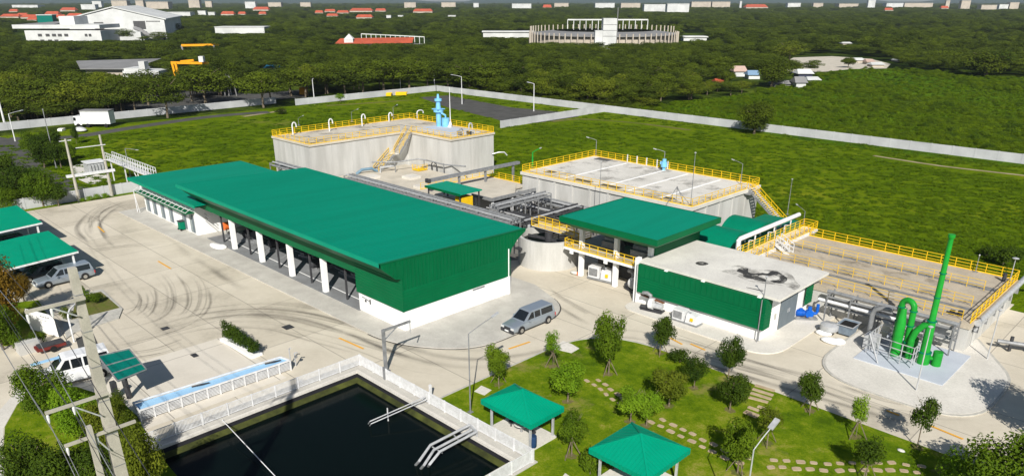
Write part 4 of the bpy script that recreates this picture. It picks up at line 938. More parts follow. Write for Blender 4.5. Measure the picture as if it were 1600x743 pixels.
# ---------------- pond fence: white railing with close pickets
def picket_fence(name, label, pts, h=1.02, gap=.095, post=2.0, z=.12, group=None):
    t = thing(name, label, 'fence', (pts[0][0], pts[0][1], z), 0, group)
    P_ = [Vector((p[0], p[1], z)) for p in pts]
    pm = MB().box(-.05, .05, -.05, .05, 0, h + .05).mesh('post', 'white_steel')
    for i in range(len(P_) - 1):
        a, b = P_[i], P_[i + 1]; L_ = (b - a).length; mb = MB()
        for zz_ in (.1, h): mb.bar(a + Vector((0, 0, zz_)), b + Vector((0, 0, zz_)), .045, .045)
        n = int(L_ / gap)
        for k in range(1, n): q_ = a.lerp(b, k / n); mb.bar(q_ + Vector((0, 0, .1)), q_ + Vector((0, 0, h)), .04, .04)
        mb.build('picket_panel', 'white_steel', t)
        n = max(1, round(L_ / post))
        for k in range(n + (1 if i == len(P_) - 2 else 0)):
            q_ = a.lerp(b, k / n); po = bpy.data.objects.new('post', pm); C.objects.link(po); po.parent = t; po.location = q_ - off(t)
    return t
RU0, RV1_, RU1 = -51.35, 32.3, -30.2
picket_fence('pond_fence', 'white picket railing along the pond on the trough side', [(RU0, 12.0), (RU0, RV1_)])
picket_fence('pond_fence', 'white picket railing along the pond on the van and gazebo side', [(RU0 + .12, RV1_), (RU1, RV1_)])
picket_fence('pond_fence', 'short end railing of the pond turning back near the first gazebo', [(RU1, RV1_ - .12), (RU1, 12.0)])
t = thing('fence_gate', 'dark grey gate post with hinge plate in the pond railing below the jib post', 'gate post', (-47.6, 32.3, .12)); MB().box(-47.75, -47.5, 32.2, 32.42, .12, 1.25).build('gate_post', 'grey_steel', t)
# aerator pipes reaching into the pond
def pond_pipe(label, pts, r, struts=True):
    t = thing('pond_pipe', label, 'pipe', pts[0]); m_ = MB()
    m_.tube(pts, r, 8); m_.build('pipe', 'light_steel', t, smooth=False); return t
a = G3(701, 664, .3)
w3 = [(1334 / 4 + 400, 425 / 4 + 557), (1090 / 4 + 400, 550 / 4 + 557), (1020 / 4 + 400, 650 / 4 + 557), (980 / 4 + 400, 695 / 4 + 557)]
offs = [((1334, 425), (1090, 550), (1020, 650), (978, 697)), ((1348, 455), (1112, 580), (1050, 675), (1014, 717)), ((1375, 468), (1150, 590), (1085, 670), (1070, 695))]
for i, pp in enumerate(offs):
    z_ = (.75, .55, .15, -1.45)
    pts = [G3(400 + x / 4, 557 + y / 4, z_[k]) for k, (x, y) in enumerate(pp)]
    pond_pipe(('upper', 'middle', 'lower')[i] + ' one of the three bent grey pipes dipping into the pond', pts, .1)
t = thing('pipe_support', 'grey frame carrying the three bent pipes over the pond edge', 'support', G3(730, 672, .1))
p0, p1 = Vector(G3(400 + 1334 / 4, 557 + 425 / 4, .6)), Vector(G3(400 + 1380 / 4, 557 + 470 / 4, .5)); mb = MB(); mb.bar(p0, p1, .15); mb.bar(p0, (p0.x, p0.y, .1), .1); mb.bar(p1, (p1.x, p1.y, .1), .1)
a_ = Vector(G3(400 + 1230 / 4, 557 + 480 / 4, .4)); b_ = Vector(G3(400 + 1270 / 4, 557 + 525 / 4, .35)); mb.bar(a_, b_, .07); a_ = Vector(G3(400 + 1100 / 4, 557 + 560 / 4, .2)); b_ = Vector(G3(400 + 1165 / 4, 557 + 600 / 4, .1)); mb.bar(a_, b_, .07)
mb.build('support_frame', 'light_steel', t)
pts = [G3(400 + 1055 / 4, 557 + 250 / 4, .8), G3(400 + 980 / 4, 557 + 285 / 4, .6), G3(400 + 712 / 4, 557 + 402 / 4, .0), G3(400 + 690 / 4, 557 + 435 / 4, -1.4)]
pond_pipe('single thin twin-rail pipe reaching into the middle of the pond', pts, .045)
t = thing('pond_pipe', 'lower rail of the single thin pipe arm over the pond', 'pipe', pts[0]); q_ = [Vector(p) + Vector((.22, -.05, -.1)) for p in pts]; mb = MB(); mb.tube(q_, .045, 6)
mb.build('pipe', 'light_steel', t)
pst = G3(400 + 830 / 4, 557 + 450 / 4, -1.4); t = thing('gauge_staff', 'thin pale staff standing in the pond under the single pipe arm', 'staff', pst); MB().bar(pst, (pst[0], pst[1], .5), .07).build('staff', 'white_steel', t)
r0 = Vector(G3(347, 655, .25)); r1 = Vector(G3(446, 760, -.63)); MB().tube([r0, r1], .035, 6).build('mooring_rope', 'white_steel', label='straight pale rope running from the railing down into the pond', cat='rope')
u, v = G(673, 620); t = thing('bollard_post', 'short white post behind the pond railing near the lawn corner', 'post', (u, v, .0)); MB().box(u - .09, u + .09, v - .09, v + .09, 0, 1.15).build('post_body', 'white_steel', t); MB().box(u - .2, u + .2, v - .2, v + .2, .0, .06).build('foot', 'grey_steel', t)

# ---------------- jib post beside the pond
ju, jv = -49.0, 33.4; t = thing('jib_post', 'grey steel jib post with a braced arm beside the pond corner', 'jib', (ju, jv, 0))
MB().box(ju - .12, ju + .12, jv - .12, jv + .12, 0, 3.95).build('post', 'grey_steel', t)
mb = MB(); mb.bar((ju, jv, 3.85), (ju, jv + 2.9, 3.85), .14, .2); mb.build('arm', 'grey_steel', t)
MB().bar((ju, jv, 2.9), (ju, jv + 1.4, 3.75), .08).build('brace', 'grey_steel', t); MB().bar((ju, jv + 2.85, 3.85), (ju, jv + 2.85, 2.75), .07).build('hanger', 'light_steel', t)
MB().box(ju - .3, ju + .3, jv - .3, jv + .3, 0, .1).build('foot', 'grey_steel', t)

# ---------------- lamps
def lamp(label, base, top_y=None, head=None, z0=0.0, h=None, r=.065, dz=1.0, m='grey_steel', group=None, headm='light_steel', hs=1.0):
    u, v = base if isinstance(base[0], float) and abs(base[0]) < 400 and len(base) == 3 else G(base[0], base[1], z0)
    h = h if h else zat(u, v, top_y) - z0
    t = thing('street_lamp', label, 'lamp', (u, v, z0), 0, group)
    MB().tube([(u, v, z0), (u, v, z0 + h * .5), (u, v, z0 + h)], [r, r * .8, r * .62], 8).build('pole', m, t, smooth=True)
    MB().box(u - .2, u + .2, v - .2, v + .2, z0, z0 + .08).build('base_plate', 'grey_steel', t)
    if head:
        e = Vector(G3(head[0], head[1], z0 + h + dz)); s_ = Vector((u, v, z0 + h)); d = e - s_
        MB().tube([s_ - Vector((0, 0, .2)), s_, s_ + d * .5 + Vector((0, 0, .04)), e], r * .5, 6).build('arm', m, t)
        dn = d.normalized(); hd = MB(); hd.bar(e - dn * .1 * hs, e + dn * .55 * hs, .26 * hs, .1 * hs); ho = hd.build('lamp_head', headm, t)
        MB().bar(e - dn * .02 * hs + Vector((0, 0, -.065 * hs)), e + dn * .45 * hs + Vector((0, 0, -.065 * hs)), .2 * hs, .025).build('lens', 'lamp_amber', ho)
    else:
        hd = MB(); hd.tube([(u, v, z0 + h), (u, v, z0 + h + .12), (u, v, z0 + h + .2)], [.12 * hs, .3 * hs, .12 * hs], 12); hd.build('lamp_head', headm, t)
    return t
lamp('tall grey lamp post with an angled arm left of the first gazebo', (735, 644), 521, (770, 494))
lamp('pale lamp post rising from the bottom edge among the park trees', (1157, 845), 702, (1205, 667), m='light_steel', dz=.9, hs=1.2)
lamp('leaning-looking grey lamp post on the curved kerb in front of the green stack', (1431, 611), 512, None, m='light_steel', hs=.7)
lamp('grey lamp post on the yard right of the white-blue pad', (1542, 562), 486, None, m='light_steel', hs=.6)
lamp('thin grey mast at the front corner of the annex', (1184, 534), 434, None, r=.06, hs=.5)
lamp('small mushroom lamp on the far right corner of the basin', (1578, 438), 405, None, z0=2.95, r=.06, m='light_steel', hs=1.1)
lamp('thin rod behind the right part of the basin railing', (1524, 425), 400, None, z0=2.95, r=.05, hs=.3)
lamp('lamp with a left-pointing arm at the back left corner of the pale deck', (931, 243), 219, (920, 215), z0=5.5, r=.07, dz=.35, hs=.8)
lamp('lamp with a left-pointing arm behind the pale blue mixer', (1037, 263), 237, (1025, 233), z0=5.5, r=.07, dz=.35, hs=.8)
lamp('thin mast on the front edge of the pale deck', (1079, 321), 240, None, z0=5.5, r=.05, hs=.5)
lamp('small lamp leaning left near the right end of the pale deck', (1157, 288), 256, (1147, 250), z0=5.5, r=.06, dz=.35, hs=.7)
lamp('thin rod in front of the pale-decked tank above the green roof', (934, 372), 254, None, r=.05, hs=.3)
lamp('thin tall mast in the grass behind the raised walkway', (1230, 335), 281, None, r=.06, hs=.5)
lamp('small bent lamp at the far end of the raised walkway', (1255, 350), 330, (1246, 320), z0=3.3, r=.06, dz=.35, hs=.6)
lamp('green and white lamp at the left corner of the pale deck', (832, 262), 238, (843, 232), z0=5.5, r=.16, dz=.3, m='pipe_green', hs=.9)
lamp('small lamp on the left back edge of the tall tank', (467, 196), 185, (473, 181), z0=7.5, r=.06, dz=.2, hs=.7)
lamp('second small lamp from the left on the tall tank', (550, 190), 175, (558, 171), z0=7.5, r=.06, dz=.2, hs=.8)
lamp('small lamp behind the deck railing just left of the blue tower', (615, 185), 168, (620, 164), z0=7.5, r=.06, dz=.2, hs=.8)
lamp('slim white lamp post on the asphalt lot beyond the tanks', (834, 174), 131, (827, 129), r=.16, dz=.2, m='white_steel', hs=1.6)
lamp('slim white mast on the asphalt lot behind the blue tower', (722, 163), 120, (707, 117), r=.14, dz=.2, m='white_steel', hs=1.4)
lamp('white lamp post behind the long wall in front of dark trees', (626, 140), 113, (622, 112), r=.15, dz=.2, m='white_steel', hs=1.4)
lamp('white post behind the long wall near its far corner', (679, 135), 111, (679, 110), r=.14, dz=.1, m='white_steel', hs=1.2)
lamp('white post at the left gap of the long wall', (491, 156), 125, (489, 123), r=.16, dz=.1, m='white_steel', hs=1.2)
lamp('slanted lamp post by the outer road at the far left', (24, 221), 178, (32, 173), r=.13, dz=.2, m='white_steel', hs=1.4)
lamp('thick white pole at the left edge behind the outer road', (8, 196), 152, None, r=.28, m='white_steel', hs=.5)
lamp('tall dark pole left of the twin concrete poles', (88, 262), 172, None, r=.11, hs=.5)
lamp('lamp post with a short arm behind the white catwalk', (204, 276), 232, (213, 234), r=.1, dz=.1, hs=.9)
lamp('post among the roadside trees beside the parked truck', (166, 172), 147, (150, 148), r=.14, dz=.1, m='white_steel', hs=1.2)
lamp('lamp post on the street beyond the left trees', (361, 148), 118, (352, 116), r=.2, dz=.1, m='white_steel', hs=1.6)

# ---------------- the big concrete power pole
PUu, PUv = -34.0, 7.85
zt_ = zat(PUu, PUv, 418)
pp = thing('power_pole', 'large square concrete power pole with crossarms in the left foreground', 'power pole', (PUu, PUv, 0))
mb = MB(); w0, w1 = .34, .15
mb.add([(PUu + s * w0, PUv + t_ * w0, 0) for s, t_ in ((-1, -1), (1, -1), (1, 1), (-1, 1))] + [(PUu + s * w1, PUv + t_ * w1, zt_) for s, t_ in ((-1, -1), (1, -1), (1, 1), (-1, 1))],
       [(3, 2, 1, 0), (4, 5, 6, 7), (0, 1, 5, 4), (1, 2, 6, 5), (2, 3, 7, 6), (3, 0, 4, 7)]); mb.build('shaft', 'pole_conc', pp)
mb = MB(); 
for k in range(7):
    z_ = zt_ - 1.2 - k * 1.7; wz = w0 + (w1 - w0) * z_ / zt_ + .012; mb.box(PUu - wz, PUu + wz, PUv - wz, PUv + wz, z_, z_ + .04)
mb.build('band', 'grey_steel', pp)
def on_v(x, y, u):            # place on the plane u = const seen at a pixel
    X = (x - CX) / FPX; Y = (y - CY) / FPX; rv = ((X - (CO - SI * Y)) * Q, (X + (CO - SI * Y)) * Q, -(CO * Y + SI)); k = u / rv[0]
    return Vector((u, rv[1] * k, CAMH + rv[2] * k))
arms = [((36, 487), (112, 462)), ((67, 642), (150, 612)), ((97, 692), (193, 657))]
ends = []
for (a_, b_) in arms:
    e0, e1 = on_v(*a_, PUu), on_v(*b_, PUu); zz_ = (e0.z + e1.z) / 2; e0.z = zz_; e1.z = zz_; e0.x = e1.x = PUu + .36
    ca = MB(); ca.bar(e0, e1 + Vector((0, .4, 0)), .12, .13); co = ca.build('crossarm', 'pole_conc', pp)
    br = MB(); br.bar(e0.lerp(e1, .45), (PUu + .36, PUv - .3, zz_ - 1.0 if a_[0] != 36 else zz_ - .7), .06); br.build('arm_brace', 'light_steel', pp)
    for f_ in (.03, .5):
        q_ = e0.lerp(e1, f_); ends.append(q_ - Vector((0, 0, .55)))
        ins = MB(); ins.tube([q_ - Vector((0, 0, .08)), q_ - Vector((0, 0, .15)), q_ - Vector((0, 0, .3)), q_ - Vector((0, 0, .5))], [.03, .06, .06, .03], 8); ins.build('insulator', 'white_steel', co)
q_ = Vector((PUu, PUv, zt_)); 
sp_ = thing('stay_pole', 'slender concrete pole standing left of the large power pole', 'pole', (PUu - 1.6, PUv - 1.2, 0))
su, sv = PUu - 1.6, PUv - 1.2
zs_ = 9.0
for _ in range(30):
    d_ = 33
    break
X0 = G(138, 665, 12.5); su, sv = X0[0], X0[1]; sp_.location = (su, sv, 0); OFF[sp_.name] = Vector((su, sv, 0))
mb = MB(); mb.add([(su + s * .2, sv + t_ * .2, 0) for s, t_ in ((-1, -1), (1, -1), (1, 1), (-1, 1))] + [(su + s * .11, sv + t_ * .11, 12.5) for s, t_ in ((-1, -1), (1, -1), (1, 1), (-1, 1))],
       [(3, 2, 1, 0), (4, 5, 6, 7), (0, 1, 5, 4), (1, 2, 6, 5), (2, 3, 7, 6), (3, 0, 4, 7)]); mb.build('shaft', 'pole_conc', sp_)
# power lines, each sagging from pole to pole
wl = ['outer top', 'inner top', 'outer middle', 'inner middle', 'outer lowest', 'inner lowest']
for i, e in enumerate(ends):
    pts = []
    for k in range(25):
        s_ = -60 + 120 * k / 24; f_ = abs(s_) / 60; pts.append((e.x + s_, e.y - .075 * s_, e.z - 4 * 2.2 * f_ * (1 - f_)))
    MB().tube(pts, .015, 5).build('power_line', 'dark_steel' if i % 2 else 'grey_steel', label=wl[i] + ' power line hanging on the large power pole', cat='cable', group='power lines on the large pole')
# ---------------- twin poles with a transformer platform, catwalk
tw = [(-132.3, 33.8), (-132.6, 38.9)]
tws = thing('transformer_structure', 'pair of white concrete poles joined by crossbeams at the left wall', 'power pole', (-132.4, 36.3, 0))
for (u, v) in tw:
    MB().tube([(u, v, 0), (u, v, 10.0)], [.25, .15], 8).build('pole', 'pole_conc', tws)
mb = MB(); mb.bar((-132.4, 32.8, 4.2), (-132.4, 40, 4.2), .5, .4); mb.build('platform_beam', 'white_steel', tws)
for z_, a_, b_ in ((8.4, 35, 39.4), (9.7, 32.9, 34.6), (6.0, 38, 39.6)): MB().bar((-132.4, a_, z_), (-132.4, b_, z_), .11).build('crossbeam', 'white_steel', tws)
tr = thing('transformer', 'pale grey transformer on the slab behind the twin poles', 'transformer', (*G(152, 268), 0)); u, v = G(150, 270)
mb = MB(); mb.box(u - 1.4, u + 1.4, v - 1.5, v + 1.5, .3, 2.1); mb.build('cabinet', 'light_steel', tr); mb = MB(); mb.box(u - 1.6, u + 1.6, v - 1.7, v + 1.7, 2.1, 2.25); mb.build('roof', 'white_steel', tr)
for k in range(5): MB().box(u + 1.4, u + 1.7, v - 1.3 + k * .55, v - 1.1 + k * .55, .5, 1.9).build('cooling_fin', 'light_steel', tr)
cw = thing('catwalk', 'white lattice catwalk on legs behind the left wall', 'walkway', (-134, 43, 0))
MB().box(-144.5, -124.8, 42.6, 43.8, 3.75, 3.9).build('deck', 'white_steel', cw)
for vv2 in (42.6, 43.8):
    mb = MB(); 
    for z_ in (3.9, 4.5, 5.1): mb.bar((-144.5, vv2, z_), (-124.8, vv2, z_), .08)
    for k in range(19): u = -144.5 + k * 1.09; mb.bar((u, vv2, 3.8), (u, vv2, 5.1), .08)
    mb.build('lattice', 'white_steel', cw)
for u in (-144.2, -137.5, -131.5): 
    MB().bar((u, 43.2, 0), (u, 43.2, 3.8), .16).build('leg', 'white_steel', cw)
MB().bar((-131.5, 43.2, 1.6), (-133.6, 43.2, 3.7), .1).build('brace', 'white_steel', cw)
# ---------------- walls
def wall(label, pts, h=1.75, th=.18, m='far_white', step=3.6, pil=.1, z=-.04, mm2=None):
    t = thing('boundary_wall', label, 'wall', (pts[0][0], pts[0][1], z))
    for i in range(len(pts) - 1):
        a = Vector((*pts[i], z)); b = Vector((*pts[i + 1], z)); d = (b - a).normalized(); L_ = (b - a).length
        MB().bar(a + Vector((0, 0, h / 2)), b + Vector((0, 0, h / 2)), th, h).build('wall_panel', m, t)
        n = max(1, min(90, round(L_ / step))); pm = MB().box(-.11, .11, -.14, .14, 0, h + .05).mesh('pillar', mm2 or m)
        for k in range(n + 1):
            q_ = a.lerp(b, k / n); po = bpy.data.objects.new('pillar', pm); C.objects.link(po); po.parent = t; po.location = q_ - off(t); po.rotation_euler = (0, 0, math.atan2(d.y, d.x))
    return t
M['wall_grey'] = mat('wall_plaster', (.52, .53, .54), (.40, .41, .42), sc=.2, rough=.8, fine=.05)
wall('long white wall along the back of the field below the woods', [(-213.8, 175.9), (110, 175.9)], 1.9, .2, 'wall_grey', 4.2)
wall('white wall closing the far left side of the field in front of the street', [(-214.2, 120), (-214.2, 175.5)], 1.9, .2, 'wall_grey', 4.5)
wall('white wall running left from the street trees towards the parked truck', [(-223, 30), (-223, 118)], 1.9, .2, 'wall_grey', 5)
wall('pale wall between the asphalt lot and the field', [(-138, 134), (-138, 175.6)], 1.8, .2, 'wall_grey', 3.6)
wall('pale wall along the left end of the yard behind the twin poles', [(-133.2, 12), (-133.2, 46.5)], 1.75, .2, 'wall_grey', 3.0)
# ---------------- gazebos
def gazebo(label, u0, u1, v0, v1, z=2.6, apex=3.75, base=True):
    cu, cv = (u0 + u1) / 2, (v0 + v1) / 2; t = thing('gazebo', label, 'gazebo', (cu, cv, .06))
    mb = MB(); cr_ = [(u0, v0, z), (u1, v0, z), (u1, v1, z), (u0, v1, z)]; ap_ = (cu, cv, apex)
    mb.add(cr_ + [ap_], [(0, 1, 4), (1, 2, 4), (2, 3, 4), (3, 0, 4)])
    mb.add([(a[0], a[1], a[2] - .05) for a in cr_] + [(cu, cv, apex - .05)], [(4, 1, 0), (4, 2, 1), (4, 3, 2), (4, 0, 3)])
    cs = cr_
    for i in range(4):                                             # roof sheet ribs
        a, b = Vector(cs[i]), Vector(cs[(i + 1) % 4]); ap2_ = Vector(ap_); mid = (a + b) / 2
        for k in range(1, 16):
            f = k / 16; p = a.lerp(b, f); top = (p + (ap2_ - mid) * (1 - abs(2 * f - 1)))
            nn = (b - a).cross(ap2_ - a).normalized() * .02
            mb.bar(p + nn, top + nn, .03, .03)
    ro = mb.build('roof', 'canopy_green', t)
    mb = MB()
    for i in range(4): mb.bar(Vector(cs[i]) + Vector((0, 0, .03)), Vector(ap_) + Vector((0, 0, .04)), .14, .06)
    mb.build('hip_cap', 'canopy_green', ro)
    mb = MB(); mb.box(u0, u1, v0 - .03, v0, z - .33, z + .01); mb.box(u0, u1, v1, v1 + .03, z - .33, z + .01); mb.box(u0 - .03, u0, v0, v1, z - .33, z + .01); mb.box(u1, u1 + .03, v0, v1, z - .33, z + .01)
    for k in range(14):
        f = (k + .5) / 14; mb.box(u1 + .03, u1 + .06, v0 + (v1 - v0) * f - .03, v0 + (v1 - v0) * f + .03, z - .33, z); mb.box(u0 + (u1 - u0) * f - .03, u0 + (u1 - u0) * f + .03, v0 - .06, v0 - .03, z - .33, z)
    mb.build('valance', 'canopy_green', t)
    for (a, b) in ((u0 + .55, v0 + .55), (u1 - .55, v0 + .55), (u1 - .55, v1 - .55), (u0 + .55, v1 - .55)): MB().box(a - .07, a + .07, b - .07, b + .07, .06, z - .05).build('post', 'light_steel', t)
    MB().box(u0 + .35, u1 - .35, v0 + .35, v1 - .35, .04, .24).build('plinth', 'slab_light', t)
    return t
gazebo('green hipped gazebo next to the pond railing', -35.95, -30.85, 31.55 + 1.15, 36.2)
gazebo('green hipped gazebo at the bottom edge of the park', -26.1, -21.35, 33.3, 38.0)
# furniture under the first gazebo
u, v = -33.4, 34.4
t = thing('picnic_table', 'pale round table under the gazebo next to the pond', 'table', (u, v, .24)); MB().cyl(u, v, .92, .98, .6, 20).build('tabletop', 'white_dirty', t); MB().cyl(u, v, .24, .92, .1, 10).build('leg', 'grey_steel', t)
for k, (du, dv, w_) in enumerate(((-1.1, 0, 'left'), (1.1, .1, 'right'), (0, 1.0, 'far'))):
    t = thing('stool', 'dark round stool on the ' + w_ + ' side of the table under the pond gazebo', 'stool', (u + du, v + dv, .24)); MB().cyl(u + du, v + dv, .62, .68, .22, 14).build('seat', 'dark_steel', t); MB().cyl(u + du, v + dv, .24, .62, .06, 8).build('leg', 'dark_steel', t)
u, v = G(833, 697, .24); t = thing('drum_barrel', 'dark blue upright post drum at the edge of the pond gazebo', 'barrel', (u, v, .24)); MB().tube([(u, v, .24), (u, v, .3), (u, v, .6), (u, v, 1.1), (u, v, 1.15)], [.24, .26, .27, .26, .24], 14).build('drum', mat('navy', (.02, .05, .12), rough=.5), t, smooth=True)
MB().prism([G(*p) for p in [(883, 742), (868, 760), (900, 790), (925, 770)]], .06, .2).build('paving_slab', 'slab_light', label='pale square slab in the grass at the bottom edge left of the second gazebo', cat='slab')

# ---------------- trough
tr_ = thing('trough', 'long pale blue trough with slatted grey sides beside the pond', 'trough', (*G(330, 620), 0))
c4 = [Vector(G3(x, y, .95)) for x, y in ((207.5, 628.6), (217.5, 641), (453, 562.5), (438, 557))]
n1 = (c4[1] - c4[0]).normalized() * .07; n2 = (c4[2] - c4[1]).normalized() * .07
mb = MB(); mb.add([c4[0] + n1 - Vector((0, 0, .12)), c4[1] - n1 - Vector((0, 0, .12)), c4[2] - n1 - Vector((0, 0, .12)), c4[3] + n1 - Vector((0, 0, .12))], [(0, 1, 2, 3)]); mb.build('lining', 'lining_blue', tr_)
mb = MB(); 
for i in range(4): mb.bar(c4[i], c4[(i + 1) % 4], .1, .12)
mb.build('rim', 'white_steel', tr_)
mb = MB()
for i in range(4):
    for k in range(7): z_ = Vector((0, 0, .15 + k * .12 - .95)); mb.bar(c4[i] + z_, c4[(i + 1) % 4] + z_, .04, .05)
mb.build('side_slats', 'white_steel', tr_)
mb = MB(); ins_ = [c4[0] + n1 * 2, c4[1] - n1 * 2, c4[2] - n1 * 2, c4[3] + n1 * 2]; mb.prism([(p.x, p.y) for p in ins_], .02, .7); mb.build('basin', 'light_steel', tr_)
for k in range(13):
    q_ = c4[1].lerp(c4[2], k / 12); MB().box(q_.x - .05, q_.x + .05, q_.y - .05, q_.y + .05, 0, .95).build('post', 'white_steel', tr_)
for k, f in enumerate((.42, .93)):
    q_ = c4[0].lerp(c4[3], f) + n1 * 8; t = thing('trough_fitting', ('dark paddle lying on the middle of the blue trough', 'dark pipe fitting on the far end of the blue trough')[k], 'fitting', tuple(q_)); mb = MB(); mb.tube([q_ + Vector((-.3, -.7, -.05)), q_ + Vector((0, 0, .02)), q_ + Vector((.1, .6, .0))], [.06, .08, .05], 8); mb.build('paddle', 'dark_steel', t)
q_ = c4[2] + Vector((-.2, .1, 0)); t = thing('tap_stand', 'cluster of white and grey taps at the far end of the trough', 'tap', (q_.x, q_.y, 0)); mb = MB(); mb.tube([(q_.x - .9, q_.y + .5, 0), (q_.x - .9, q_.y + .5, 1.5), (q_.x - .6, q_.y + .5, 1.65)], .06, 8); mb.tube([(q_.x - .2, q_.y + .6, 0), (q_.x - .2, q_.y + .6, 1.3), (q_.x + .1, q_.y + .7, 1.4)], .06, 8); mb.build('tap_pipe', 'light_steel', t)
MB().box(q_.x - .1, q_.x + .1, q_.y + .5, q_.y + .7, .9, 1.1).build('valve', 'grey_steel', t)
# ---------------- small sheet-green shelter
sh = [Vector(G3(x, y, zz_)) for x, y, zz_ in ((153, 556, 3.1), (202, 545, 3.1), (229, 577, 2.75), (184, 595, 2.75))]
t = thing('sloping_shelter', 'small sloping teal sheet shelter on one dark post', 'shelter', (*G(203, 620), 0))
mb = MB(); dn = Vector((0, 0, .08)); mb.add(sh + [p - dn for p in sh], [(0, 1, 2, 3)[::-1], (4, 5, 6, 7), (0, 1, 5, 4), (1, 2, 6, 5), (2, 3, 7, 6), (3, 0, 4, 7)]); mb.build('sheet_roof', 'teal', t)
mb = MB()
for f in (0, .4, .72, 1): mb.bar(sh[0].lerp(sh[3], f) + dn * .3, sh[1].lerp(sh[2], f) + dn * .3, .1, .08)
for f in (0, 1): mb.bar(sh[0].lerp(sh[1], f) + dn * .3, sh[3].lerp(sh[2], f) + dn * .3, .09, .08)
mb.build('roof_frame', 'grey_steel', t)
u, v = G(203, 621); c_ = (sh[0] + sh[1] + sh[2] + sh[3]) / 4
MB().tube([(u, v, 0), (u - .1, v - .1, 1.6), (c_.x, c_.y, 2.8)], .22, 8).build('post', 'dark_steel', t); mb = MB(); mb.box(u - 1.0, u - .5, v - 1.0, v - .6, 0, 1.5); mb.build('control_box', 'dark_steel', t)
# ---------------- hedge in a white planter
hb0, hb1 = Vector(G3(352, 529)), Vector(G3(402, 557)); t = thing('hedge_planter', 'dark clipped hedge in a low white edging on the pale yard', 'hedge', tuple((hb0 + hb1) / 2))
mb = MB(); d_ = (hb1 - hb0).normalized(); nn = Vector((-d_.y, d_.x, 0)) * .55; mb.prism([tuple((hb0 - nn)[:2]), tuple((hb1 - nn)[:2]), tuple((hb1 + nn)[:2]), tuple((hb0 + nn)[:2])], 0, .22); mb.build('planter', 'white', t)
HEDGE = (t, hb0, hb1)

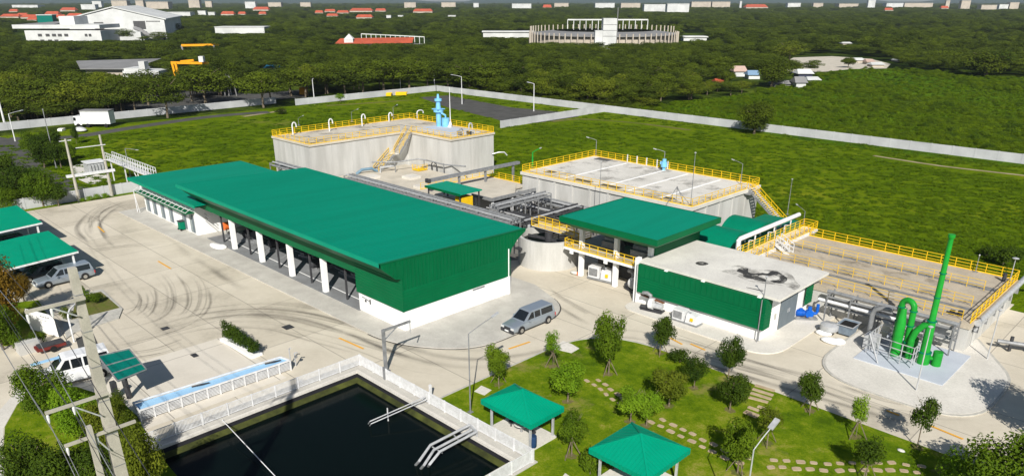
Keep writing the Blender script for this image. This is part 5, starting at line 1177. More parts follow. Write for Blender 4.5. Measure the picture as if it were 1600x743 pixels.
# ---------------- vehicles
def vehicle(name, label, cat, paint, L_=5.8, W=2.0, H_=1.85, kind='suv', loc=(0, 0, 0), rz=0, group=None):
    t = thing(name, label, cat, (0, 0, 0), 0, group); hw = W / 2; F_ = -L_ / 2; B_ = L_ / 2
    belt = H_ * .56; gc = .24
    hood_e = F_ + L_ * .25
    prof = {'suv': [(F_, .45, belt * .66), (F_ + .15, .3, belt * .82), (hood_e * .98, .27, belt * .98), (hood_e + .5, .27, belt), (0, .27, belt), (B_ - .4, .27, belt), (B_ - .08, .32, belt * .98), (B_, .5, belt * .8)],
            'pickup': [(F_, .45, belt * .66), (F_ + .15, .3, belt * .84), (hood_e, .27, belt * .98), (hood_e + .5, .27, belt), (0, .27, belt), (B_ - .4, .27, belt), (B_ - .06, .32, belt * .98), (B_, .5, belt * .8)]}[kind]
    mb = MB(); k = 0; rows = []
    for (y, zl, zh) in prof:
        e = 1 - .10 * max(0, (abs(y) - L_ * .38) / (L_ * .12)); w_ = hw * e
        ring_ = [(-w_ * .9, y, zl), (w_ * .9, y, zl), (w_, y, zl + .12), (w_, y, zh * .78), (w_ * .95, y, zh * .96), (w_ * .82, y, zh), (-w_ * .82, y, zh), (-w_ * .95, y, zh * .96), (-w_, y, zh * .78), (-w_, y, zl + .12)]
        rows.append(ring_)
    n = 10; vs = [p for r_ in rows for p in r_]; fs = []
    for i in range(len(rows) - 1):
        for j in range(n): fs.append((i * n + j, (i + 1) * n + j, (i + 1) * n + (j + 1) % n, i * n + (j + 1) % n))
    fs.append(tuple(range(n))); fs.append(tuple((len(rows) - 1) * n + j for j in range(n))[::-1])
    mb.add(vs, fs); body = mb.build('body', paint, t, smooth=True)
    # cabin
    ya0, ya1 = hood_e - .05, hood_e + .95; yb1, yb0 = (B_ - .35, B_ - .1)
    wb, wr = hw * .93, hw * .76; zb = belt - .02; zr_ = H_
    cab = MB(); cab.add([(-wb, ya0, zb), (wb, ya0, zb), (wb, yb0, zb), (-wb, yb0, zb), (-wr, ya1, zr_ - .03), (wr, ya1, zr_ - .03), (wr, yb1, zr_), (-wr, yb1, zr_), (-wr * .9, ya1 + .25, zr_ + .03), (wr * .9, ya1 + .25, zr_ + .03), (wr * .9, yb1 - .15, zr_ + .04), (-wr * .9, yb1 - .15, zr_ + .04)],
        [(0, 1, 5, 4), (1, 2, 6, 5), (2, 3, 7, 6), (3, 0, 4, 7), (4, 5, 9, 8), (5, 6, 10, 9), (6, 7, 11, 10), (7, 4, 8, 11), (8, 9, 10, 11)])
    cab.build('cabin', paint, t)
    def side(s, y, f): return Vector((s * (wb + (wr - wb) * f), y, zb + (zr_ - zb) * f))
    def glassq(name_, pts_, out_):
        o2 = Vector(out_) * .012; MB().add([p + o2 for p in pts_], [(0, 1, 2, 3)]).build(name_, 'glass', t)
    A0, A1 = Vector((-wb, ya0, zb)), Vector((wb, ya0, zb)); T0, T1 = Vector((-wr, ya1, zr_ - .03)), Vector((wr, ya1, zr_ - .03))
    def lerp2(a, b, c, d, x, y): return a.lerp(b, x).lerp(d.lerp(c, x), y)
    glassq('windshield', [lerp2(A0, A1, T1, T0, x, y) for x, y in ((.06, .1), (.94, .1), (.93, .92), (.07, .92))], (0, -.7, .7))
    R0, R1 = Vector((wb, yb0, zb)), Vector((-wb, yb0, zb)); S0, S1 = Vector((wr, yb1, zr_)), Vector((-wr, yb1, zr_))
    glassq('rear_window', [lerp2(R0, R1, S1, S0, x, y) for x, y in ((.1, .15), (.9, .15), (.88, .88), (.12, .88))], (0, 1, .3))
    ys = [ya0 + .45, ya0 + 1.35, ya0 + 1.42 + (yb1 - ya0 - 1.42) * .30, ya0 + 1.5 + (yb1 - ya0 - 1.42) * .36, yb1 - .12]
    wins = [(ya0 + .48, ya0 + 1.4, ya1 + .12), (ya0 + 1.52, ya0 + 2.3, ya0 + 1.52), (ya0 + 2.45, yb1 - .08, ya0 + 2.45)]
    for s in (-1, 1):
        for (w0_, w1_, wt) in wins:
            p = [side(s, w0_, .14), side(s, w1_, .14), side(s, w1_, .86), side(s, min(wt, w1_ - .2), .86)]
            if s > 0: pass
            else: p = p[::-1]
            glassq('side_window', p, (s, 0, .2))
        MB().box(min(s * (hw + .0), s * (hw + .2)), max(s * (hw + .0), s * (hw + .2)), ya0 + .5, ya0 + .68, belt - .02, belt + .16).build('mirror', paint, t)
        for yw in (F_ + L_ * .175, B_ - L_ * .19):
            wl_ = MB(); wl_.tube([(s * (hw - .24), yw, .37), (s * (hw + .02), yw, .37)], .37, 18); wo = wl_.build('wheel', 'rubber', t); MB().tube([(s * (hw + .0), yw, .37), (s * (hw + .035), yw, .37)], .22, 12).build('rim', 'chrome', wo)
            MB().tube([(s * (hw - .3), yw, .40), (s * (hw + .008), yw, .40)], .44, 18).build('wheel_arch', 'dark_steel', t)
        hl = MB(); hl.box(min(s * hw * .5, s * hw * .88), max(s * hw * .5, s * hw * .88), F_ - .01, F_ + .12, belt * .55, belt * .72); hl.build('headlight', 'lamp_amber', t)
        tl = MB(); tl.box(min(s * hw * .72, s * hw * .93), max(s * hw * .72, s * hw * .93), B_ - .08, B_ + .015, belt * .55, belt * .85); tl.build('tail_light', 'red', t)
    MB().box(-hw * .88, hw * .88, F_ - .08, F_ + .1, .3, .55).build('front_bumper', 'dark_steel' if kind == 'suv' else paint, t); MB().box(-hw * .88, hw * .88, B_ - .05, B_ + .08, .32, .52).build('rear_bumper', 'dark_steel', t)
    MB().box(-hw * .42, hw * .42, F_ - .025, F_ + .06, belt * .56, belt * .72).build('grille', 'dark_steel', t); MB().box(-.25, .25, F_ - .1, F_ - .075, .36, .5).build('number_plate', 'white', t)
    for s in (-1, 1): MB().box(s * hw - .012, s * hw + .012, -.35, -.15, belt * .72, belt * .76).build('door_handle', 'chrome', t)
    place(t, loc, rz); return t
vehicle('parked_van', 'silver long-roofed van parked on the drive beside the hall gable', 'van', 'car_silver', 5.9, 1.95, 1.9, 'suv', (-46.95, 49.3, .0), R(-1))
vehicle('parked_pickup', 'silver pickup with a canopy in front of the lower carport', 'pickup', 'car_silver', 6.1, 1.95, 1.85, 'pickup', (-93.4, 20.6, 0), R(1.5))
vehicle('parked_car', 'dark car in the shade of the lower carport beside the silver pickup', 'car', 'car_dark', 4.9, 1.9, 1.55, 'suv', (-96.9, 19.2, 0), R(2))
vehicle('parked_car', 'pale blue car in the shade of the lower carport behind the dark car', 'car', 'car_silver', 4.8, 1.9, 1.5, 'suv', (-100.0, 18.8, 0), R(0))
vehicle('parked_car', 'white car showing between the two carports', 'car', 'car_white', 4.9, 1.9, 1.6, 'suv', (-109.3, 18.6, 0), R(-3))
vehicle('parked_car', 'dark car under the upper carport', 'car', 'car_dark', 4.9, 1.9, 1.6, 'suv', (-112.6, 19.0, 0), R(2))
# ---------------- carports
def carport(label, u0, u1, v1, z1=3.25, v0=8.0, z0=2.0):
    t = thing('carport', label, 'carport', (u0, v1, 0)); N_ = 8; mb = MB(); prof = []
    for k in range(N_ + 1): f = k / N_; v = v1 + (v0 - v1) * f; prof.append((v, z1 + (z0 - z1) * f ** 1.15 + .18 * math.sin(math.pi * f)))
    mb.ext_u(prof + [(v, z - .06) for v, z in prof[::-1]], u0, u1)
    n = int((u1 - u0) / .42)
    for k in range(n):
        u = u0 + (k + .5) * (u1 - u0) / n
        for j in range(N_): mb.bar((u, prof[j][0], prof[j][1] + .02), (u, prof[j + 1][0], prof[j + 1][1] + .02), .05, .04)
    mb.build('roof', 'canopy_green', t)
    mb = MB(); mb.bar((u1 + .04, v1, z1 - .12), (u1 + .04, (v0 + v1) / 2, prof[N_ // 2][1] - .12), .08, .2); mb.bar((u1 + .04, v0, z0 - .12), (u1 + .04, (v0 + v1) / 2, prof[N_ // 2][1] - .12), .08, .2); mb.build('edge_beam', 'white_steel', t)
    for u in (u0 + .3, (u0 + u1) / 2, u1 - .25):
        for v, z in ((v1 - .6, z1), (v0 + .5, z0)): MB().box(u - .1, u + .1, v - .1, v + .1, 0, z - .05).build('post', 'white_steel', t)
carport('lower green carport sheltering the cars', -104.9, -93.4, 22.6)
carport('upper green carport partly cut by the left edge', -122.0, -109.8, 23.2)
# ---------------- entrance things at the lower left
t = thing('entrance_sign', 'white slanted sign wall with faint grey lettering near the carports', 'sign', (-82.5, 15.6, .1))
sg = [Vector((*G(33, 487, 1.9), 1.9)), Vector((*G(79, 478, 1.9), 1.9)), Vector((*G(92, 526), .1)), Vector((*G(58, 506), .1))]
b0 = Vector((*G(92, 526, .1), .1)); b1 = Vector((*G(48, 514, .1), .1)); e0 = b0 + Vector((-.2, 0, 2.1)); e1 = b1 + Vector((-.2, 0, 2.1))
thk = Vector((-.35, .05, 0)); mb = MB(); mb.add([b0, b1, e1, e0, b0 + thk, b1 + thk, e1 + thk * .6, e0 + thk * .6], [(0, 3, 2, 1), (4, 5, 6, 7), (0, 4, 7, 3), (1, 2, 6, 5), (3, 7, 6, 2), (0, 1, 5, 4)]); sgn = mb.build('sign_wall', 'white', t)
mb = MB(); dd = (e0 - e1)
for k in range(6): p = e1 + dd * (.5 + .06 * k) + Vector((.04, 0, -.35)); mb.bar(p, p + dd * .035, .02, .14)
for k in range(4): p = e1 + dd * (.55 + .05 * k) + Vector((.06, 0, -.75)); mb.bar(p, p + dd * .03, .02, .08)
mb.build('lettering', 'grey_steel', sgn)
t = thing('arch_frame', 'bent white tube frame next to the sign wall', 'frame', (*G(110, 530), 0)); p0 = Vector(G3(116, 534)); p1 = Vector(G3(134, 514)); mb = MB()
mb.tube([p0, p0 + Vector((0, 0, 2.6)), p0 + Vector((-.1, .1, 2.9)), p0.lerp(p1, .2) + Vector((0, 0, 3.05)), p1 + Vector((0, 0, 3.1)), p1], .08, 8); mb.build('tube_frame', 'white_steel', t, smooth=True)
u, v = G(82, 546); t = thing('utility_trailer', 'small red and black trailer on the pavement below the sign wall', 'trailer', (u, v, 0)); MB().box(u - .6, u + .6, v - 1.3, v + 1.1, .35, .6).build('bed', mat('faded_red', (.16, .03, .025), rough=.8), t); MB().box(u - .5, u + .5, v - 1.1, v + 1.0, .6, .75).build('load', 'dark_steel', t)
for s in (-1, 1): MB().tube([(u + s * .6, v, .3), (u + s * .75, v, .3)], .28, 12).build('wheel', 'rubber', t)
MB().sheet([G(*p) for p in [(118, 528), (146, 521), (158, 548), (126, 555)]], .02).build('drain_grate', 'asphalt', label='dark rectangular grate in the pavement beside the white tube frame', cat='grate')
u, v = G(46, 548); t = thing('planter_box', 'grey concrete planter box on the pavement at the left edge', 'planter', (u, v, .0)); mb = MB(); mb.prism([(u - .7, v - .9), (u + .7, v - .9), (u + .6, v + .9), (u - .6, v + .9)], 0, 1.0); mb.build('box', 'concrete', t)
vehicle('parked_truck', 'white truck half hidden by the foreground trees below the teal shelter', 'truck', 'car_white', 6.2, 2.2, 2.4, 'suv', (*G(118, 592), 0), R(-8))
t = thing('loading_frame', 'pale frame with a blue top bar behind the foreground trees', 'frame', (*G(60, 580), 0)); p0 = Vector(G3(48, 570, 2.2)); p1 = Vector(G3(130, 547, 2.2)); mb = MB(); mb.bar(p0, p1, .35, .1); mb.build('top_bar', 'lining_blue', t)
for p in (p0, p1): MB().bar(p, (p.x, p.y, 0), .1).build('leg', 'white_steel', t)
p0 = Vector(G3(143, 548)); t = thing('white_pipe_post', 'thick white angled pipe next to the power pole', 'pipe', tuple(p0)); MB().tube([G3(160, 600), G3(152, 575, 1.4), G3(143, 540, 2.0)], .28, 10).build('pipe', 'white', t, smooth=True)
# ---------------- equipment round the annex
pump('pump_unit', 'blue', 'bright blue pump standing by the grey annex doors', 'pump', (*G(1258, 499), .12), R(40), cab=None, s=1.0)
u, v = G(1294, 521); t = thing('tank_vessel', 'rounded grey vessel on the yard right of the blue pump', 'vessel', (u, v, .1)); mb = MB(); mb.tube([(u, v, .25), (u, v, .5), (u, v, 1.0), (u, v, 1.15), (u, v, 1.2)], [.55, .85, .85, .5, .1], 16); mb.build('vessel', 'light_steel', t, smooth=True)
MB().tube([(u - .4, v, 1.2), (u + .4, v, 1.25)], .12, 8).build('nozzle', 'grey_steel', t)
for s in (-1, 1): MB().box(u + s * .4 - .1, u + s * .4 + .1, v - .2, v + .2, .05, .35).build('foot', 'dark_steel', t)
u, v = G(1323, 522); t = thing('waste_skip', 'grey-blue open skip filled with dark waste', 'skip', (u, v, .1))
mb = MB(); mb.add([(u - .55, v - .7, .2), (u + .55, v - .7, .2), (u + .55, v + .7, .2), (u - .55, v + .7, .2), (u - .75, v - .95, 1.2), (u + .75, v - .95, 1.2), (u + .75, v + .95, 1.2), (u - .75, v + .95, 1.2)], [(3, 2, 1, 0), (0, 1, 5, 4), (1, 2, 6, 5), (2, 3, 7, 6), (3, 0, 4, 7)]); mb.build('skip_body', mat('skip_blue', (.22, .28, .34), (.16, .2, .25), rough=.6), t)
MB().box(u - .68, u + .68, v - .88, v + .88, .95, 1.05).build('waste', 'rubber', t); mb = MB(); 
for a_ in (-1, 1): mb.bar((u - .8, v + a_ * 1.0, 1.2), (u + .8, v + a_ * 1.0, 1.2), .07); mb.bar((u + a_ * .8, v - 1, 1.2), (u + a_ * .8, v + 1, 1.2), .07)
mb.build('skip_rim', 'light_steel', t)
for (x, y, s_, lb_) in ((1285, 522.5, .8, 'white bag slumped on the yard left of the vessel feet'), (1299, 535, 1.15, 'larger open white bag lying in front of the grey vessel')):
    u, v = G(x, y); mb = MB(); mb.blob((u, v, .18), (.9 * s_, .55 * s_, .28), 12); mb.blob((u + .5 * s_, v + .3 * s_, .2), (.5 * s_, .5 * s_, .3), 10); mb.build('bulk_bag', 'white', label=lb_, cat='bag', smooth=True)
def machine(name, label, u, v, z=0.05, kind=0, rz=0):
    t = thing(name, label, 'machine', (0, 0, 0)); 
    if kind == 0:      # twin white housings on a skid
        MB().box(-1.5, 1.5, -.55, .55, 0, .18).build('skid', 'grey_steel', t)
        mb = MB(); mb.box(-1.4, -.1, -.5, .5, .18, 1.25); hb_ = mb.build('housing', 'white_steel', t); MB().box(-1.3, -.3, -.53, -.5, .35, 1.1).build('louvre', 'grey_steel', hb_)
        mb = MB(); mb.add([(.1, -.5, .18), (1.4, -.5, .18), (1.4, .5, .18), (.1, .5, .18), (.2, -.45, 1.15), (1.3, -.45, 1.05), (1.3, .45, 1.05), (.2, .45, 1.15)], [(3, 2, 1, 0), (4, 5, 6, 7), (0, 1, 5, 4), (1, 2, 6, 5), (2, 3, 7, 6), (3, 0, 4, 7)]); mb.build('housing', 'white_steel', t)
        MB().tube([(-.1, -.2, .7), (.1, -.2, .9), (.25, -.2, 1.25), (.6, -.2, 1.3)], .1, 8).build('duct', 'light_steel', t, smooth=True)
        MB().box(.7, 1.0, -.6, -.5, .5, .8).build('gauge', 'yellow', t)
    else:              # blower: round casing, motor, silencer
        MB().box(-1.2, 1.2, -.5, .5, 0, .15).build('skid', 'dark_steel', t)
        MB().tube([(-.35, 0, .75), (.1, 0, .75)], .6, 18).build('blower_casing', 'white_steel', t, smooth=True)
        MB().tube([(.1, 0, .6), (1.1, 0, .6)], .33, 14).build('motor', 'light_steel', t, smooth=True)
        MB().tube([(-.3, 0, 1.3), (-.3, 0, 1.6), (-.7, 0, 1.8), (-1.2, 0, 1.7)], .2, 10).build('outlet', 'grey_steel', t, smooth=True)
        MB().tube([(-1.2, -.3, .35), (-.5, -.3, .35)], .2, 10).build('silencer', 'dark_steel', t, smooth=True)
    place(t, (u, v, z), rz); return t
u, v = G(1090, 512); machine('generator_set', 'pair of white machine housings against the white annex wall', -36.2, 61.0, .1, 0, 0)
machine('blower_unit', 'dark and white blower against the left end of the annex wall', -40.4, 61.1, .1, 1, R(10)); MB().bar((-42.2, 61.5, 1.3), (-39.2, 61.3, 1.2), .3, .1).build('steel_beam', mat('rusty', (.2, .09, .05), rough=.8), label='rusty brown beam lying over the blower by the annex', cat='beam')
machine('packing_machine', 'white boxy machine under the balcony left of the middle column', -50.0, 64.8, .1, 0, R(8)).scale = (1.1, 1.3, 1.2)
machine('screw_pump', 'white rounded machine under the balcony right of the middle column', -45.2, 64.4, .1, 1, R(-20)).scale = (1.0, 1.1, 1.15)
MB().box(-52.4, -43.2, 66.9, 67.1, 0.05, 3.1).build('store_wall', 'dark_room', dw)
u, v = G(897, 428); t = thing('debris_bag', 'orange and white bags dropped beside the round tank and the column', 'bag', (u, v, 0)); mb = MB(); mb.blob((u, v, .2), (.6, .35, .22), 10); mb.build('white_bag', 'white_dirty', t, smooth=True); mb = MB(); mb.blob((u + .5, v + .1, .18), (.35, .25, .2), 10); mb.build('orange_bag', 'orange', t, smooth=True)
# ---------------- green scrubber with its stack
MB().prism([(-21.0, 64.6), (-13.6, 64.6), (-13.6, 72.4), (-21.0, 72.4)], .1, .2).build('equipment_pad', 'pad_blue', kind='structure')
gs = thing('green_stack', 'tall thin bright green exhaust stack with a forked base', 'chimney', (-16.0, 68.9, .2))
u, v = G(1441, 566, .2); zt2 = zat(u, v, 366)
MB().tube([(u, v, .2), (u, v, 1.2), (u, v, 1.3), (u, v, 4.1), (u, v, 4.3), (u, v, zt2 - .3), (u, v, zt2 - .28), (u, v, zt2)], [.55, .55, .42, .34, .27, .2, .28, .28], 14).build('stack', 'pipe_green', gs, smooth=True)
for zf_ in (1.25, 4.2, 6.4, 8.6): MB().tube([(u, v, zf_), (u, v, zf_ + .08)], .58 if zf_ < 2 else (.42 if zf_ < 5 else .3), 14).build('flange', 'vault_green', gs)
MB().tube([(u - 1.2, v - .2, .3), (u - 1.2, v - .2, 2.2), (u - 1.0, v - .15, 3.0), (u - .5, v - .1, 3.7), (u, v, 3.9)], .28, 12).build('branch_duct', 'pipe_green', gs, smooth=True)
MB().tube([(u + 1.0, v + .3, .2), (u + 1.0, v + .3, 1.5)], .4, 12).build('fan_casing', 'pipe_green', gs, smooth=True); MB().tube([(u + .2, v, .8), (u + 1, v + .3, .8)], .2, 10).build('fan_duct', 'pipe_green', gs)
sc_ = thing('green_scrubber', 'bright green inverted-U ducts standing in a grey pipe cage', 'scrubber', (-19.7, 71, .2))
def arch(u0, v0, u1, v1, h, r=.3):
    c0, c1 = Vector((u0, v0, 0)), Vector((u1, v1, 0)); mid = (c0 + c1) / 2; d = (c1 - c0) / 2; R_ = d.length
    pts = [(u0, v0, .2), (u0, v0, h - R_)] + [tuple(mid - d * math.cos(math.pi * k / 10) + Vector((0, 0, h - R_ + R_ * math.sin(math.pi * k / 10)))) for k in range(1, 10)] + [(u1, v1, h - R_), (u1, v1, .8)]
    return MB().tube(pts, r, 12)
a1_, a2_ = G(1394, 548, .2), G(1412, 556, .2)
arch(a1_[0], a1_[1], a2_[0], a2_[1], 5.4, .27).build('arch_duct', 'pipe_green', sc_, smooth=True)
for p_ in (a1_, a2_):
    for zf_ in (1.6, 3.2, 4.6): MB().tube([(p_[0], p_[1], zf_), (p_[0], p_[1], zf_ + .07)], .35, 12).build('flange', 'vault_green', sc_)
MB().tube([(a1_[0] + .4, a1_[1] - .6, .2), (a1_[0] + .4, a1_[1] - .6, 3.2), (a1_[0] + .3, a1_[1] - .3, 4.6)], [.42, .42, .25], 14).build('scrubber_column', 'pipe_green', sc_, smooth=True)
MB().tube([(a2_[0] + .1, a2_[1] + .9, .2), (a2_[0] + .1, a2_[1] + .9, 1.8), (a2_[0] + .1, a2_[1] + .9, 2.1)], [.6, .6, .2], 16).build('scrubber_vessel', 'pipe_green', sc_, smooth=True)
mb = MB(); cg = [(-20.6, 66.4), (-16.6, 66.0), (-16.6, 69.0), (-20.6, 69.4)]
for i in range(4):
    a_, b_ = cg[i], cg[(i + 1) % 4]
    for z_ in (.9, 1.5, 2.1): mb.bar((*a_, z_), (*b_, z_), .06)
    for k in range(4): q_ = Vector((*a_, 0)).lerp(Vector((*b_, 0)), k / 4); mb.bar((q_.x, q_.y, .2), (q_.x, q_.y, 2.1), .07)
mb.bar((-20.6, 66.4, 2.1), (-19.0, 64.9, .2), .1); mb.build('pipe_cage', 'light_steel', sc_)
t = thing('duct_elbow', 'large grey bent duct on a platform left of the green arches', 'duct', (-21.4, 70.5, .1)); MB().tube([(-22.0, 70.6, .2), (-22.0, 70.6, 2.4), (-21.8, 70.6, 2.9), (-21.2, 70.6, 3.2), (-20.4, 70.7, 3.2)], .24, 10).build('duct', 'grey_steel', t, smooth=True)
MB().tube([(-21.3, 69.6, .3), (-20.6, 69.8, 1.0), (-20.4, 69.9, 2.2)], .5, 12).build('hopper', 'slab_beige', t, smooth=True); MB().box(-21.3, -20.2, 67.3, 68.5, .2, 1.5).build('platform_frame', 'light_steel', t)
t = thing('outlet_pipework', 'cluster of grey pipes and valves at the right edge behind the basin', 'pipework', (-9.5, 77, 0)); mb = MB()
mb.tube([(-12.5, 76, .9), (-6, 78.5, .9)], .2, 8); mb.tube([(-11.5, 77.2, .5), (-5, 79.4, .5)], .16, 8); mb.build('pipe', 'grey_steel', t, smooth=True)
for k in range(4): MB().tube([(-11.5 + k * 1.6, 76.4 + k * .6, .1), (-11.5 + k * 1.6, 76.4 + k * .6, 1.5)], .16, 8).build('valve', 'dark_steel', t)
# ---------------- pipe racks behind the hall
def rack(label, p0, p1, z, wd=1.2, pipes=4, step=4.0, m='grey_steel', r=.13, loc=None):
    p0, p1 = Vector((*p0, 0)), Vector((*p1, 0)); d = (p1 - p0).normalized(); nn = Vector((-d.y, d.x, 0)); L_ = (p1 - p0).length
    t = thing('pipe_rack', label, 'pipe rack', tuple(p0)); 
    for k in range(pipes):
        o2 = nn * (-wd / 2 + wd * (k + .5) / pipes); zz_ = Vector((0, 0, z + .12 + (.45 if k % 2 else 0))); MB().tube([p0 + o2 + zz_, p1 + o2 + zz_], r * (1 + .4 * (k % 3 == 0)), 8).build('pipe', 'light_steel' if k % 3 == 1 else m, t, smooth=True)
    n = max(1, int(L_ / step))
    for k in range(n + 1):
        q_ = p0.lerp(p1, k / n); mb = MB()
        for s in (-1, 1): mb.bar(q_ + nn * s * wd / 2, q_ + nn * s * wd / 2 + Vector((0, 0, z + .5)), .13)
        mb.bar(q_ - nn * wd / 2 + Vector((0, 0, z)), q_ + nn * wd / 2 + Vector((0, 0, z)), .13); mb.bar(q_ - nn * wd / 2 + Vector((0, 0, z + .45)), q_ + nn * wd / 2 + Vector((0, 0, z + .45)), .1)
        mb.build('portal_frame', m, t)
    return t
rack('long pipe rack running behind the hall roof edge', (-104, 66.5), (-66, 66.5), 3.2, 2.0, 7, 3.0, r=.1)
rack('second pipe rack closer to the hall carrying darker pipes', (-98, 63.6), (-64, 63.6), 2.4, 1.6, 6, 3.0, 'dark_steel', r=.1)
rack('pipe rack along the foot of the pale-decked tank', (-80, 80.9), (-56, 80.9), 1.9, 1.4, 4, 3.4)
rack('low pipe rack crossing in front of the pale-decked tank', (-76.2, 71.5), (-63.5, 71.5), 2.0, 1.8, 6, 2.4, 'dark_steel', r=.1)
rack('short upper pipe rack crossing towards the round tank', (-72.5, 69.0), (-72.5, 79.8), 3.4, 1.6, 5, 2.6, 'grey_steel', r=.1)
rack('pipe rack between the valve chamber and the round tank', (-66.5, 68.5), (-66.5, 80.0), 2.6, 1.5, 5, 2.6, 'dark_steel', r=.1)
rack('lowest pipe rack beside the foot of the pale-decked tank', (-80, 78.6), (-56, 78.6), 1.2, 1.4, 5, 3.0, 'dark_steel', r=.12)
rack('curved grey pipe gallery at the left foot of the tall tank', (-123, 63.4), (-106, 63.4), 3.0, 1.6, 4, 2.6)
t = thing('conveyor_bridge', 'dark grey enclosed bridge on posts between the two big tanks', 'bridge', (-87, 78, 0)); MB().box(-87.6, -86.9, 69.3, 88.8, 4.7, 5.1).build('bridge_deck', 'grey_steel', t)
for v_ in (75.6, 81.2, 87.5): MB().box(-87.4, -87.1, v_ - .15, v_ + .15, 2.8 if v_ < 84 else 0, 4.7).build('post', 'grey_steel', t)
MB().box(-87.7, -86.8, 69.2, 69.6, 4.6, 5.2).build('end_cap', 'dark_steel', t)
t = thing('blue_manifold', 'pale blue pipe manifold at the foot of the tall tank stair', 'pipe', (-111.5, 75.5, 1)); MB().tube([(-112.2, 73.2, 1.5), (-111.8, 74.2, 2.2), (-111.4, 76.0, 2.2), (-111.2, 77.0, 1.6)], .26, 10).build('manifold', mat('grey_blue_paint', (.16, .26, .34), rough=.5), t, smooth=True); MB().tube([(-110.2, 77, 1.5), (-110.2, 77, 2.4), (-109.6, 79.5, 2.4)], .2, 8).build('branch_pipe', 'light_steel', t, smooth=True)
t = thing('pipe_loop', 'thin looped grey pipe on supports in front of the inner tank corner', 'pipe', (-107, 83, 1.5)); mb = MB(); mb.tube([(-112, 76.5, 3.2), (-108.5, 79, 3.3), (-107.5, 83.5, 3.4), (-106, 84.5, 3.2), (-102, 84.8, 3.0), (-98, 86.5, 3.0)], .12, 8); mb.build('pipe', 'grey_steel', t, smooth=True)
for p in ((-108.5, 79), (-106.5, 84), (-102, 84.8)): MB().bar((*p, 1.4), (*p, 3.2), .12).build('support', 'grey_steel', t)
for a_ in (0, 1): MB().tube([(-105.5 + a_ * 1.4, 84.9, 1.5), (-105.5 + a_ * 1.4, 84.9, 2.6), (-105 + a_ * .6, 84.9, 3.1), (-104.4, 84.9, 2.8)], .09, 8).build('riser', 'dark_steel', t, smooth=True)
for k, (u, v, lb_) in enumerate(((-106.8, 83.2, 'small yellow platform below the looped pipe'), (-88.0, 71.8, 'yellow railed platform left of the small canopy'))):
    t = thing('yellow_platform', lb_, 'platform', (u, v, 1.5)); MB().box(u - .9, u + .9, v - 1, v + 1, 1.6, 1.72).build('platform_deck', 'yellow', t); railing(t, [(u - .9, v - 1, 1.72), (u + .9, v - 1, 1.72), (u + .9, v + 1, 1.72)], .9, .9)
t = thing('small_canopy', 'small green flat canopy on thin posts behind the hall roof', 'canopy', (-80.8, 68.8, 0)); MB().box(-84.7, -77.0, 66.8, 71.0, 4.9, 5.05).build('roof', 'canopy_green', t); MB().box(-84.75, -76.95, 66.74, 66.8, 4.75, 5.08).build('fascia', 'clad_green', t)
for p in ((-84.3, 67.1), (-77.4, 67.1), (-77.4, 70.7), (-84.3, 70.7), (-80.8, 70.7), (-80.8, 67.1)): MB().bar((*p, 0), (*p, 4.9), .16).build('post', 'dark_steel', t)
MB().box(-79.0, -77.5, 67.6, 69.6, 2.6, 4.3).build('yellow_panel', 'yellow', t); MB().box(-83.8, -79.4, 67.6, 70.2, 2.2, 2.5).build('platform', 'grey_steel', t)
railing(t, [(-84.3, 67.0, 2.5), (-79.4, 67.0, 2.5)], .9, 1.1)
for k in range(4):
    t = thing('pump_unit', 'grey pump ' + ('nearest the round tank', 'next to the valve chamber', 'under the small canopy edge', 'farthest left along the pipe racks')[k] + ' in the pipe yard', 'pump', (0, 0, 0), 0, 'pumps in the pipe yard')
    MB().box(-.9, .9, -.4, .4, 0, .4).build('plinth', 'slab_light', t); MB().tube([(-.8, 0, .8), (.2, 0, .8)], .34, 12).build('motor', 'grey_steel', t, smooth=True); MB().tube([(.2, 0, .75), (.7, 0, .75)], .42, 12).build('volute', 'dark_steel', t, smooth=True); MB().tube([(.5, 0, 1.1), (.5, 0, 2.0)], .15, 8).build('riser', 'light_steel', t)
    place(t, ((-66.5, 69), (-74.5, 75.5), (-75.5, 68.6), (-95, 68.2))[k] + (0,), k * .7, 1.3)
railing(rt, [(RU - 5.5, RV + 3.4, .1), (RU + 2, RV + 4.6, .1)], 1.0, 1.2)

